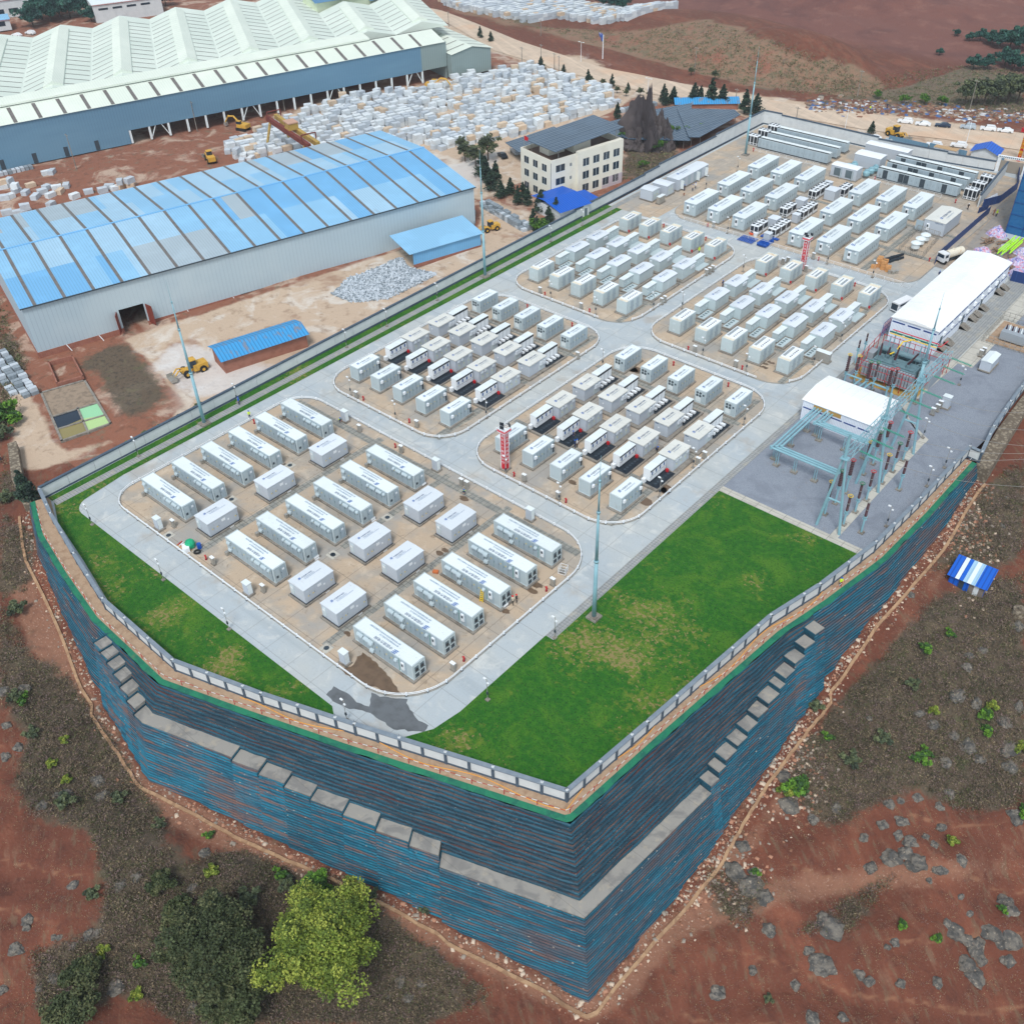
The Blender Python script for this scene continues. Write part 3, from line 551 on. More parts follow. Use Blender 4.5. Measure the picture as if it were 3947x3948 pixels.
# ---------------- lettering ----------------
_tc = {}
def text_mesh(s, size, name='lettering', m=None, res=1, spacing=1.0, align='LEFT', shear=0):
    key = (s, size, align, m.name if m else '', spacing)
    if key in _tc: return _tc[key]
    cu = bpy.data.curves.new('t', 'FONT'); cu.body = s; cu.size = size; cu.resolution_u = res; cu.space_character = spacing; cu.align_x = align; cu.fill_mode = 'FRONT'
    o = bpy.data.objects.new('t', cu); C.objects.link(o); dg = bpy.context.evaluated_depsgraph_get(); ev = o.evaluated_get(dg)
    me = bpy.data.meshes.new_from_object(ev); me.name = name; bpy.data.objects.remove(o); bpy.data.curves.remove(cu)
    me.materials.clear(); me.materials.append(m or M['ink']); _tc[key] = me; return me
def text(s, size, parent, loc, rot, m=None, name='lettering', **k):
    o = bpy.data.objects.new(name, text_mesh(s, size, name, m, **k)); C.objects.link(o); o.parent = parent
    o.location = loc; o.rotation_euler = rot; return o
def logo(parent, loc, rot, w, m=None, name='logo'):
    mb = MB(); h = w*.95
    def par(x0, y0, x1, y1, sh=.18):
        mb.add([((x0+sh*y0)*w, y0*h, 0), ((x1+sh*y0)*w, y0*h, 0), ((x1+sh*y1)*w, y1*h, 0), ((x0+sh*y1)*w, y1*h, 0)], [(0,1,2,3)])
    par(.34,.0,.44,1); par(.52,.0,.62,1)
    for y in (.06,.40,.74): par(0,y,.34,y+.15)
    for y in (.12,.44,.78): par(.62,y,.95,y+.13)
    o = mb.build(name, m or M['blue'], parent); o.location = loc; o.rotation_euler = rot; return o
T1, T2, T3 = '中国南方电网', '南方电网储能股份有限公司', '南方电网调峰调频发电有限公司储能科研院'
def roof_sign(parent, origin, rot, w, s1, s2, l1, l2, l3=None, s3=None):
    # origin: start of the logo; rot: reading direction; offsets run along reading direction u and upward v
    c, s = math.cos(rot), math.sin(rot)
    def P(u, v): return (origin[0]+u*c-v*s, origin[1]+u*s+v*c, origin[2])
    logo(parent, P(0, 0), (0, 0, rot), w); text(T1, s1, parent, P(*l1), (0, 0, rot), M['ink'], spacing=1.02); text(T2, s2, parent, P(*l2), (0, 0, rot), M['inklt'])
    if l3: text(T3, s3 or s2, parent, P(*l3), (0, 0, rot), M['inklt'])
RX = PI/2   # upright on a wall facing -y ; for +x facing add rotation z 90
def corrug(mb, x0, x1, y0, y1, z, axis='x', pitch=.27, dp=.035, m=0):
    # ribbed roof sheet, ribs across the given axis
    a0, a1, b0, b1 = (x0, x1, y0, y1) if axis == 'x' else (y0, y1, x0, x1); n = max(2, int((a1-a0)/pitch)); st = (a1-a0)/n; prof = []
    for i in range(n): t = a0+i*st; prof += [(t, z), (t+st*.5, z), (t+st*.6, z-dp), (t+st*.9, z-dp)]
    prof.append((a1, z)); vs = []; fs = []
    for t, h in prof:
        vs += ([(t, b0, h), (t, b1, h)] if axis == 'x' else [(b0, t, h), (b1, t, h)])
    for i in range(len(prof)-1): fs.append((2*i, 2*i+1, 2*i+3, 2*i+2) if axis != 'x' else (2*i, 2*i+2, 2*i+3, 2*i+1))
    mb.add(vs, fs, m)
def corrug_wall(mb, p0, p1, z0, z1, n=None, dp=.04, m=0, pitch=.28):
    p0, p1 = Vector(p0), Vector(p1); L = (p1-p0).length; d = (p1-p0)/L; nrm = Vector((d.y, -d.x)); n = n or max(2, int(L/pitch)); st = L/n; prof = []
    for i in range(n): t = i*st; prof += [(t, 0), (t+st*.4, 0), (t+st*.5, -dp), (t+st*.9, -dp)]
    prof.append((L, 0)); vs = []; fs = []
    for t, o in prof: q = p0+d*t+nrm*o; vs += [(q.x, q.y, z0), (q.x, q.y, z1)]
    for i in range(len(prof)-1): fs.append((2*i, 2*i+2, 2*i+3, 2*i+1))
    mb.add(vs, fs, m)
def hood(parent, x, y, z, w, r, name='vent_hood', m=None):
    # quarter-round hood sticking out of a -y wall
    mb = MB(); n = 6; vs = []
    for sx in (x, x+w):
        for i in range(n+1): t = PI/2*i/n; vs.append((sx, y-r*math.sin(t), z+r*math.cos(t)))
        vs.append((sx, y, z)); 
    k = n+2; fs = [(i, i+1, k+i+1, k+i) for i in range(n)]+[(n, n+1, k+n+1, k+n), tuple(range(k)), tuple(range(2*k-1, k-1, -1))]
    mb.add(vs, fs); return mb.build(name, m or M['box'], parent)
def warn(mb, x, y, z, m=1, s=.16): mb.add([(x-s, y, z), (x+s, y, z), (x, y, z+s*1.8)], [(0,1,2)], m)
def plate(parent, x, y, z, w=.7, m=None): # little slanted id plate on a plinth
    mb = MB(); mb.box(x, y-.03, z, x+w, y, z+.16); return mb.build('id_plate', M['white'], parent)
def base_frame(parent, x0, y0, x1, y1, h=.32, m=None):
    mb = MB(); mb.box(x0, y0, 0, x1, y1, h); return mb.build('plinth', m or M['plinth'], parent)
def container(L, W, H, z0, longx=True):
    """shell of a shipping-type container lying along x (or y)"""
    pass
Z0, ZT = .35, 3.2
def make_c40(kind):
    L, W = 12.19, 2.44
    t = thing('battery_container', 'x', 'battery container', (0,0,0))
    base_frame(t, -.25, -.35, L+.3, W+.3)
    mb = MB(); mb.box(.04,.06,Z0,L-.06,W-.04,ZT-.08)
    corrug_wall(mb, (0,W),(0,0), Z0+.1, ZT-.1, pitch=.3) if False else None
    mb.build('body', M['box'], t)
    mb = MB()
    for x in (0, L-.16):
        for y in (0, W-.16): mb.box(x, y, Z0-.02, x+.16, y+.16, ZT+.02)
    for y in (0, W-.1): mb.box(.16, y, ZT-.14, L-.16, y+.1, ZT-.01); mb.box(.16, y, Z0-.02, L-.16, y+.1, Z0+.14)
    for x in (0, L-.1): mb.box(x, .16, ZT-.15, x+.1, W-.16, ZT-.005); mb.box(x, .16, Z0-.02, x+.1, W-.16, Z0+.14)
    mb.build('frame', M['rail'], t)
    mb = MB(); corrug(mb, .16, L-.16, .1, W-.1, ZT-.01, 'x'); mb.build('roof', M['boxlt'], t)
    if kind == 'L': xs = [(1.55+i*1.27) for i in range(8)]
    else: xs = [.85, 2.15]+[4.45+i*1.0 for i in range(5)]
    for i, x in enumerate(xs):
        w = 1.2 if kind == 'L' else (1.22 if i < 2 else .94)
        mb = MB(); mb.box(x, -.03, Z0+.16, x+w, .055, ZT-.2); mb.box(x+w, -.012, Z0+.16, x+w+.055, .05, ZT-.2, 3 if i % 2 else 4); mb.box(x+.06, -.055, 1.55, x+.10, -.03, 1.95, 2)
        if i % 2 == 0 or i > 4: warn(mb, x+w/2, -.034, 2.0, 1)
        mb.build('side_door', [M['boxdoor'], M['yellow'], M['dark'], M['gap'], M['teal']], t)
    if kind == 'L':
        hood(t, .55, .02, 2.35, .75, .42); hood(t, .55, .02, .9, .75, .42)
        for x, w in ((7.0,.5),(7.75,1.3),(9.35,1.3),(10.95,.5)): hood(t, x, -.02, 2.45, w, .38, 'awning_hood')
        mb = MB(); mb.box(.2,-.9,.02,.75,-.4,.75); mb.build('outlet_box', M['steel'], t)
        mb = MB(); mb.box(L-.005, .25, Z0+.25, L+.03, 1.15, ZT-.35); mb.box(L+.03, .35, 1.15, L+.05, .75, 1.6, 1); mb.build('end_panel', [M['box'], M['dark']], t)
        mb = MB(); mb.box(L-.005, 1.3, Z0+.18, L+.045, 2.2, ZT-.4); mb.box(L+.045, 1.38, 1.6, L+.08, 1.42, 1.9, 1); mb.box(L+.045, 1.6, 2.1, L+.06, 2.0, 2.5, 2); mb.build('end_door', [M['boxdoor'], M['dark'], M['white']], t)
        roof_sign(t, (9.15, .98, ZT+.01), PI, .75, .52, .30, (1.05,.03), (1.1,-.62), (.55,-1.1), .30)
    else:
        for x in (1.0, 2.42): hood(t, x, -.02, 2.35, 1.2, .42, 'awning_hood')
        hood(t, 3.6, -.0, 2.2, .72, .55); hood(t, 3.6, -.0, .75, .72, .5); hood(t, 8.75, -.02, 2.3, .5, .38)
        mb = MB(); mb.box(10.0,-.2,1.35,10.55,.06,2.75); mb.box(10.1,-.215,2.0,10.45,-.2,2.5,1); mb.build('air_conditioner', [M['white'], M['dark']], t)
        mb = MB(); mb.box(9.8,-.02,Z0+.15,10.85,.055,ZT-.2); mb.build('side_door', [M['boxdoor']], t)
        for y in (.22, 1.28):
            mb = MB(); mb.box(L-.005, y, Z0+.12, L+.05, y+.98, ZT-.25); mb.box(L+.05, y+.12, Z0+.25, L+.065, y+.86, 1.35, 1); mb.box(L+.05, y+.12, 1.6, L+.065, y+.86, 2.75, 2); mb.cyl((L+.06, y+.49, 2.1), (L+.10, y+.49, 2.1), .3, n=14, m=3)
            mb.box(L+.05, y+.90, 1.5, L+.09, y+.94, 1.75, 3); mb.build('end_door', [M['rail'], M['dark'], M['gap'], M['black']], t)
        roof_sign(t, (8.8, .82, ZT+.01), PI, .85, .60, .32, (1.15,.03), (.75,-.66), (.75,-1.12), .33)
    return t
def make_pcs():
    t = thing('inverter_cabin', 'x', 'inverter cabin', (0,0,0)); W, L = 3.55, 5.8
    mb = MB(); mb.box(-.3,-.4,0,W+.3,L+.35,.34); mb.box(-.12,-.12,.34,W+.12,L+.12,.44,1); mb.build('plinth', [M['plinth'], M['black']], t)
    mb = MB(); mb.box(0,0,.44,W,L,3.02); mb.build('body', M['pcs'], t)
    mb = MB(); mb.add([(-.08,-.08,3.02),(W+.08,-.08,3.02),(W+.08,L+.08,3.02),(-.08,L+.08,3.02),(-.08,-.08,3.14),(W/2,-.08,3.27),(W+.08,-.08,3.14),(-.08,L+.08,3.14),(W/2,L+.08,3.27),(W+.08,L+.08,3.14)],
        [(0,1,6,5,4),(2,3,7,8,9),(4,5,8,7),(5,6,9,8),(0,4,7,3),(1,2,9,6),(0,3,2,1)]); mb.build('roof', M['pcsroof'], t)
    for y, w in ((.25,.75),(1.05,.95),(4.75,.85)):
        mb = MB(); mb.box(W-.005, y, .6, W+.03, y+w, 2.6 if y < 4 else 2.8); mb.add([(W+.034, y+w*.4, 1.5), (W+.034, y+w*.75, 1.5), (W+.034, y+w*.58, 1.8)], [(0,1,2)], 1); mb.box(W+.03, y+w-.1, 1.55, W+.05, y+w-.05, 1.8, 2); mb.build('door', [M['pcs'], M['yellow'], M['dark']], t)
    mb = MB(); mb.box(W-.005, 2.6, 2.0, W+.02, 3.3, 2.5); mb.box(W-.005, 3.7, 1.6, W+.02, 4.0, 1.95); mb.build('notice_plate', M['white'], t)
    mb = MB(); mb.box(.35,-.12,1.0,1.1,0,2.6); mb.box(.45,-.135,2.0,.95,-.12,2.4,1); mb.build('ventilation_unit', [M['rail'], M['white']], t)
    mb = MB(); mb.box(W+.3,3.6,.1,W+.33,4.4,.26); mb.build('id_plate', M['white'], t)
    roof_sign(t, (1.35, 1.0, 3.285), PI/2, .46, .33, .17, (.62,.02), (.75,-.32), (.75,-.58), .165)
    return t
def make_c20(kind):
    W, L = 2.44, 6.06; t = thing('battery_container', 'x', 'battery container', (0,0,0))
    base_frame(t, -.3, -.35, W+.35, L+.3)
    mb = MB(); mb.box(.06,.06,Z0,W-.06,L-.06,ZT-.08)
    if kind == 'A': corrug_wall(mb, (.05,.045), (W-.05,.045), Z0+.12, ZT-.12, pitch=.28, dp=.05)
    corrug_wall(mb, (W-.05,L-.1), (W-.05,L-.1001), Z0, ZT) if False else None
    mb.build('body', M['box'], t)
    mb = MB()
    for x in (0, W-.14):
        for y in (0, L-.14): mb.box(x, y, Z0-.02, x+.14, y+.14, ZT+.02)
    for x in (0, W-.09): mb.box(x, .14, ZT-.13, x+.09, L-.14, ZT-.01); mb.box(x, .14, Z0-.02, x+.09, L-.14, Z0+.12)
    for y in (0, L-.09): mb.box(.14, y, ZT-.14, W-.14, y+.09, ZT-.005); mb.box(.14, y, Z0-.02, W-.14, y+.09, Z0+.12)
    mb.build('frame', M['rail'], t)
    mb = MB(); corrug(mb, .1, W-.1, .14, L-.14, ZT-.01, 'y'); mb.build('roof', M['boxlt'], t)
    for i in range(6):
        y = .25+i*.95; mb = MB(); mb.box(W-.055, y, Z0+.14, W+.02, y+.88, ZT-.18); mb.box(W-.02, y+.885, Z0+.14, W+.012, y+.935, ZT-.18, 1 if i % 3 != 2 else 2); mb.box(W+.02, y+.06, 1.5, W+.045, y+.11, 1.9, 3)
        if i in (1, 2, 4): mb.add([(W+.024, y+.35, 1.9), (W+.024, y+.6, 1.9), (W+.024, y+.475, 2.15)], [(0,1,2)], 4)
        mb.build('side_door', [M['boxdoor'], M['gap'], M['teal'], M['dark'], M['yellow']], t)
    if kind == 'A':
        for y in (.45, 5.1): mb = MB(); mb.box(W+.02, y, 2.05, W+.32, y+.5, 2.6); mb.build('air_conditioner', M['white'], t)
        mb = MB(); mb.box(W+.02, 5.5, Z0+.3, W+.05, 5.95, 2.7); mb.build('louvre', M['dark'], t)
        text('battery', .01, t, (0,0,0), (0,0,0)) if False else None
    else:
        for x in (.35, 1.0):
            for z in (1.95, 2.55): mb = MB(); mb.cyl((x+.2, .06, z), (x+.2, -.03, z), .24, n=12); mb.cyl((x+.2, -.03, z), (x+.2, -.045, z), .12, n=8, m=1); mb.build('fan', [M['black'], M['gap']], t)
        mb = MB(); mb.box(.18,.03,Z0+.2,1.5,.055,2.95); mb.build('end_panel', M['rail'], t)
        mb = MB(); mb.box(.3,-.0,Z0+.3,1.35,.04,1.65); mb.box(1.62,-.02,Z0+.2,2.25,.05,2.9,1); mb.box(1.75,-.035,2.1,2.1,-.02,2.5,2); mb.build('end_door', [M['boxlt'], M['box'], M['dark']], t)
    roof_sign(t, (1.25, 1.15, ZT+.01), PI/2, .62, .43, .24, (.8,.02), (.9,-.48), None)
    return t
def make_xcab(flip):
    """transformer cabin with overhanging three-panel roof"""
    t = thing('transformer_cabin', 'x', 'transformer cabin', (0,0,0)); W, L = 3.0, 5.1
    mb = MB(); mb.box(.05,.1,.42,W,L,3.0); mb.build('body', M['pcs'], t)
    for i in range(3):
        mb = MB(); y0 = -.1+i*(L+.2)/3; y1 = y0+(L+.2)/3-.03
        mb.add([(-.2,y0,3.0),(W+.25,y0,3.0),(W+.25,y1,3.0),(-.2,y1,3.0),(-.2,y0,3.16),(W+.25,y0,3.2),(W+.25,y1,3.2),(-.2,y1,3.16)],[(0,3,2,1),(4,5,6,7),(0,1,5,4),(1,2,6,5),(2,3,7,6),(3,0,4,7)]); mb.build('roof_panel', M['beige'], t)
    if not flip:
        for y in (.75, 2.1, 3.5):
            mb = MB(); mb.box(W-.005, y, .6, W+.03, y+.75, 2.1); mb.box(W+.03, y+.3, 1.4, W+.04, y+.42, 1.6, 1); mb.build('door', [M['rail'], M['yellow']], t)
        for y in (.6, 1.6, 3.9): mb = MB(); mb.box(W, y, 2.3, W+.25, y+.6, 2.75); mb.build('vent_box', M['pcsroof'], t)
        mb = MB(); mb.box(.4, -.01, 1.2, .62, .105, 1.5); mb.build('notice_plate', M['white'], t)
    else:
        for y in (3.3, 4.2):
            mb = MB(); mb.box(W, y, 1.7, W+.3, y+.65, 2.6); mb.build('vent_box', M['pcsroof'], t)
        for y in (3.0, 3.75): mb = MB(); mb.box(W-.005, y, .55, W+.025, y+.6, 1.9); mb.build('door', M['rail'], t)
        mb = MB(); mb.box(.9, .085, 1.7, 1.15, .105, 2.0); mb.box(.25,.085,2.55,.9,.105,2.7,1); mb.build('notice_plate', [M['white'], M['ink']], t)
    roof_sign(t, (1.55, .95, 3.21), PI/2, .62, .42, .2, (.75,.03), (.8,-.38), None)
    return t
def make_pbase(Lb, y0, y1, dark0, dark1):
    t = thing('equipment_plinth', 'x', 'plinth', (0,0,0))
    mb = MB(); mb.box(-.35, y0, 0, 3.5, y1, .36); mb.build('concrete_base', M['plinth'], t)
    mb = MB(); mb.box(-.2, dark0, .36, 3.3, dark1, .42)
    mb.build('black_tray', M['black'], t)
    return t
def make_inv4(kind):
    """row of four white inverter modules"""
    t = thing('inverter_row', 'x', 'inverter row', (0,0,0)); W, L = 1.45, 4.75; n = 4; d = L/n
    for i in range(n):
        y = i*d; mb = MB(); mb.box(0, y+.015, .62, W, y+d-.015, 2.92); mb.box(-.04, y+.01, 2.92, W+.08, y+d-.01, 3.0, 1)
        if kind == 'F': mb.box(W, y+.015, 2.55, W+.04, y+d-.015, 2.9, 2); mb.box(W, y+.45, 1.75, W+.03, y+.75, 2.4, 3); mb.box(W, y+.05, 1.45, W+.02, y+d-.05, 1.5, 4); mb.add([(W+.025,y+.5,1.2),(W+.025,y+.66,1.2),(W+.025,y+.58,1.34)],[(0,1,2)],5)
        else: mb.box(W, y+.015, 2.45, W+.05, y+d-.015, 2.92, 2); mb.box(W, y+d-.06, .7, W+.02, y+d-.02, 2.4, 4)
        mb.build('module', [M['cabw'], M['boxlt'], M['black'], M['winblue'], M['gap'], M['red']], t)
        if kind == 'F': mb = MB(); mb.box(.05, y+.05, .42, W-.1, y+d-.05, .62); mb.build('foot', M['dark'], t)
        else:
            mb = MB(); mb.box(W+.25, y+.1, .55, W+1.15, y+.62, .95); mb.box(W+.02, y+.2, .6, W+.25, y+.5, .85); mb.box(W+.45, y+.66, .43, W+1.1, y+1.02, .62, 1); mb.build('cooling_duct', [M['cabw'], M['dark']], t)
    if kind == 'F':
        mb = MB(); mb.box(.2,-.85,.42,.85,-.2,1.25); mb.build('control_box', M['cabw'], t)
        for i in range(6): mb = MB(); mb.cyl((W+1.0, .3+i*.75, .43), (W+1.0, .3+i*.75, .46), .27, n=10); mb.build('cable_gland', M['dark'], t)
        mb = MB(); mb.box(W+.3, L-.4, .42, W+.8, L-.05, 1.0); mb.build('extinguisher_box', M['red'], t)
    return t
def make_plain20(kind):
    """tall smooth container with a recessed roof tray and framed lettered panel"""
    W, L, H = 2.7, 6.0, 3.3; t = thing('battery_container', 'x', 'battery container', (0,0,0))
    base_frame(t, -.3, -.35, W+.35, L+.3, .3)
    mb = MB(); mb.box(0,0,.34,W,L,3.12); mb.build('body', M['cabg'], t)
    mb = MB(); e = .09
    mb.box(0,0,3.12,W,e,H); mb.box(0,L-e,3.12,W,L,H); mb.box(0,e,3.12,e,L-e,H); mb.box(W-e,e,3.12,W,L-e,H); mb.build('parapet', M['rail'], t)
    mb = MB()
    if kind == 'Q':
        mb.box(e,1.12,3.12,W-e,5.92,3.28,0); mb.box(e,e,3.12,W-e,1.1,3.16,1); mb.build('roof', [M['white'], M['cream']], t)
        mb = MB()
        for i in range(22): mb.box(.25, 1.5+i*.19, 3.285, .82, 1.6+i*.19, 3.30)
        mb.build('louvres', M['gap'], t)
        text('全钒液流储能', .62, t, (1.9, 1.45, 3.30), (0,0,PI/2), M['gap']) if False else None
        mb = MB()
        for i in range(6): mb.cyl((1.75, 1.9+i*.62, 3.285), (1.75, 1.9+i*.62, 3.31), .17, n=8)
        mb.build('vent_cap', M['dark'], t)
    else:
        mb.box(e,e,3.12,W-e,L-e,3.15,1); mb.box(.35,.9,3.15,W-.35,4.6,3.22,0); mb.build('roof', [M['white'], M['cream']], t)
        mb = MB()
        for i in range(6): mb.box(.75, 1.4+i*.5, 3.225, 1.05, 1.72+i*.5, 3.24)
        for i in range(18): mb.box(1.55, 1.1+i*.18, 3.225, 2.05, 1.2+i*.18, 3.24)
        mb.build('louvres', M['gap'], t)
    for i in range(5):
        y = .5+i*1.05; mb = MB(); mb.box(W-.004, y, .5, W+.015, y+1.0, 2.95); mb.box(W+.015, y+.9, 1.5, W+.03, y+.94, 1.75, 1); mb.build('side_door', [M['boxdoor'] if i % 2 else M['cabg'], M['dark']], t)
    mb = MB(); mb.box(.9,-.03,2.3,1.45,0,2.65); mb.box(.9,-.03,.8,1.5,0,1.2); mb.build('notice_plate', M['rail'], t)
    if kind == 'R': mb = MB(); mb.box(W+.05,.2,.0,W+.38,.5,.75); mb.build('extinguisher_box', M['red'], t)
    return t
def make_arch(flip):
    t = thing('transformer_cabin', 'x', 'transformer cabin', (0,0,0)); W, L = 2.95, 5.7 if not flip else 5.4
    mb = MB(); mb.box(0,0,.36,W,L,2.95); mb.build('body', M['cabg'], t)
    mb = MB(); n = 8; vs = []
    for y in (-.12, L+.12):
        for i in range(n+1): x = -.14+(W+.28)*i/n; vs.append((x, y, 2.96+.34*math.sin(PI*i/n)))
    k = n+1; fs = [(i, k+i, k+i+1, i+1) for i in range(n)]+[tuple(range(k)), tuple(range(2*k-1, k-1, -1)), (0, n, k+n, k)]; fs = [tuple(reversed(f)) for f in fs[:n]]+fs[n:]
    mb.add(vs, fs); mb.build('roof', M['pcsroof'], t)
    if not flip:
        mb = MB(); mb.box(W+.0,.2,2.86,W+.14,L-.1,2.94); mb.build('roof_edge_shade_bar', M['dark'], t)  # solid dark bar standing in for the shade under the roof edge
        for i in range(4): mb = MB(); mb.box(W-.004, .5+i*1.25, .5, W+.02, 1.6+i*1.25, 2.5); mb.build('door', M['rail'] if i % 2 else M['cabg'], t)
    else:
        mb = MB(); mb.box(W,3.3,1.9,W+.25,4.7,2.5); mb.build('vent_box', M['pcsroof'], t)
        mb = MB(); mb.box(.35,-.25,2.15,.85,0,2.6); mb.build('vent_box', M['pcsroof'], t)
    roof_sign(t, (1.5, 1.2, 3.325), PI/2, .55, .38, .19, (.68,.02), (.72,-.36), None)
    return t
def make_low4():
    t = thing('inverter_row', 'x', 'inverter row', (0,0,0)); W, L = 1.35, 4.6; d = L/4
    for i in range(4):
        y = i*d; mb = MB(); mb.box(0,y+.01,.5,W,y+d-.01,2.35); mb.box(-.06,y,2.35,W+.08,y+d-.005,2.43,1); mb.box(-.02,y+.01,2.1,W+.02,y+d-.01,2.14,2); mb.box(W,y+.4,1.3,W+.02,y+.75,1.5,1); mb.build('module', [M['cabg'], M['boxlt'], M['gap']], t)
    return t
def make_big():
    """12 m flat-roofed container house"""
    W, L, H = 3.55, 11.3, 3.5; t = thing('battery_container', 'x', 'battery container', (0,0,0)); base_frame(t, -.3, -.3, W+.3, L+.3, .3)
    mb = MB(); mb.box(0,0,.34,W,L,H-.06); mb.build('body', M['box'], t)
    mb = MB(); mb.box(-.05,-.05,H-.06,W+.05,L+.05,H); mb.build('roof', M['boxlt'], t)
    for i in range(8):
        y = 1.3+i*1.2; mb = MB(); mb.box(W-.004,y,.55,W+.03,y+1.1,3.0); mb.box(W+.03,y+.15,1.5,W+.045,y+.3,2.0,1); mb.box(W-.004,y+1.11,.55,W+.012,y+1.18,3.0,2); mb.build('side_door', [M['box'], M['dark'], M['gap']], t)
    mb = MB(); mb.box(1.0,-.35,1.2,1.7,0,2.9); mb.box(1.12,-.37,1.9,1.58,-.35,2.6,1); mb.build('air_conditioner', [M['white'], M['black']], t)
    mb = MB(); mb.box(2.6,-.3,2.6,2.95,0,3.0); mb.build('vent_box', M['boxlt'], t)
    text('中国南方电网', .34, t, (.75,-.012,3.0), (RX,0,0), M['ink']); logo(t, (.3,-.012,2.98), (RX,0,0), .36)
    roof_sign(t, (1.3, 1.9, H+.01), PI/2, 1.15, .78, .36, (1.35,.05), (1.4,-.8), (1.4,-1.25) if False else None)
    return t
# ================= placing the electrical equipment =================
XA, XB, XC = -138.0, -114.0, -83.5
RY = [57.55, 63.65, 69.72, 75.8, 81.88, 87.95]
pL, pR = make_c40('L'), make_c40('R'); first = {'L': True, 'R': True}
def put(proto, used, loc, label, group, rz=0.0, **k):
    if not used.get(proto.name):
        used[proto.name] = True; proto.location = loc; proto.rotation_euler = (0,0,rz); proto['label'] = label; proto['group'] = group; KIDS[proto.name] = [(c, list(c.children)) for c in proto.children]; return proto
    return dup(proto, loc, rz, label, group, **k)
USED = {}
rows_w = ['nearest the lawn corner', 'second up from the lawn corner', 'third up from the lawn corner', 'fourth up from the lawn corner', 'fifth up from the lawn corner', 'farthest from the lawn corner']
for j in range(6):
    put(pL, USED, (XA, RY[j], .115), 'long ribbed container in the straight wall column, '+rows_w[j], 'long battery containers with ribbed roofs')
for j in range(6):
    put(pL, USED, (XB, RY[j], .115), 'long ribbed container in the middle column, '+rows_w[j], 'long battery containers with ribbed roofs')
for j in range(6):
    put(pR, USED, (XC, RY[j], .115), 'long fan doored container in the lawn column, '+rows_w[j], 'long battery containers with ribbed roofs')
pp = make_pcs()
for ci, (x, cn) in enumerate(((-122.45, 'left gap between long containers'), (-98.2, 'left file of the wide gap'), (-90.75, 'right file of the wide gap'))):
    for jj, y in enumerate((57.65, 69.8, 81.95)):
        put(pp, USED, (x, y, .115), 'smooth grey inverter cabin, %s, %s' % (cn, ('nearest the retaining wall', 'middle one', 'farthest one')[jj]), 'smooth grey cabins with blue roof lettering')
# open doors on two of the long containers
COLS = dict(f=[-138.0,-131.9,-125.6,-119.2,-112.75], g=[-98.85,-92.45,-86.1,-79.75,-73.25])
blk = {'f': 'by the straight wall', 'g': 'by the gravel yard'}
colw = lambda k, i: (['wall side file', 'second file from wall', 'middle file', 'fourth file from wall', 'central road side file'] if k == 'f' else ['central road side file', 'second file from central road', 'middle file', 'fourth file from central road', 'gravel side file'])[i]
cA, cB, cx, cxN, i4, i4N = make_c20('A'), make_c20('B'), make_xcab(False), make_xcab(True), make_inv4('F'), make_inv4('B')
q20, r20, ar, arN, l4 = make_plain20('Q'), make_plain20('R'), make_arch(False), make_arch(True), make_low4()
pb1 = thing('equipment_plinth', 'x', 'plinth'); mb = MB(); mb.box(-.9,-1.0,0,3.75,10.6,.36); mb.build('concrete_base', M['plinth'], pb1); mb = MB(); mb.box(-.2,-.5,.36,3.5,5.0,.42); mb.build('black_tray', M['black'], pb1)
pb2 = thing('equipment_plinth', 'x', 'plinth'); mb = MB(); mb.box(-.4,-.3,0,3.7,11.7,.36); mb.build('concrete_base', M['plinth'], pb2); mb = MB(); mb.box(.2,5.6,.36,3.3,11.3,.42); mb.build('black_tray', M['black'], pb2)
pb3 = thing('equipment_plinth', 'x', 'plinth'); mb = MB(); mb.box(-.7,-.9,0,3.7,10.3,.34); mb.build('concrete_base', M['plinth'], pb3); mb = MB(); mb.box(1.6,-.6,.34,3.2,3.5,.42)
for i in range(4): mb.box(1.9,-.2+i*.9,.42,2.5,.3+i*.9,.44,1)
mb.build('floor_plate', [M['cabg'], M['gap']], pb3)
pb4 = thing('equipment_plinth', 'x', 'plinth'); mb = MB(); mb.box(-.5,-.5,0,3.9,11.6,.34); mb.build('concrete_base', M['plinth'], pb4); mb = MB(); mb.box(1.7,6.6,.34,3.6,11.3,.42); mb.build('floor_plate', M['cabg'], pb4)
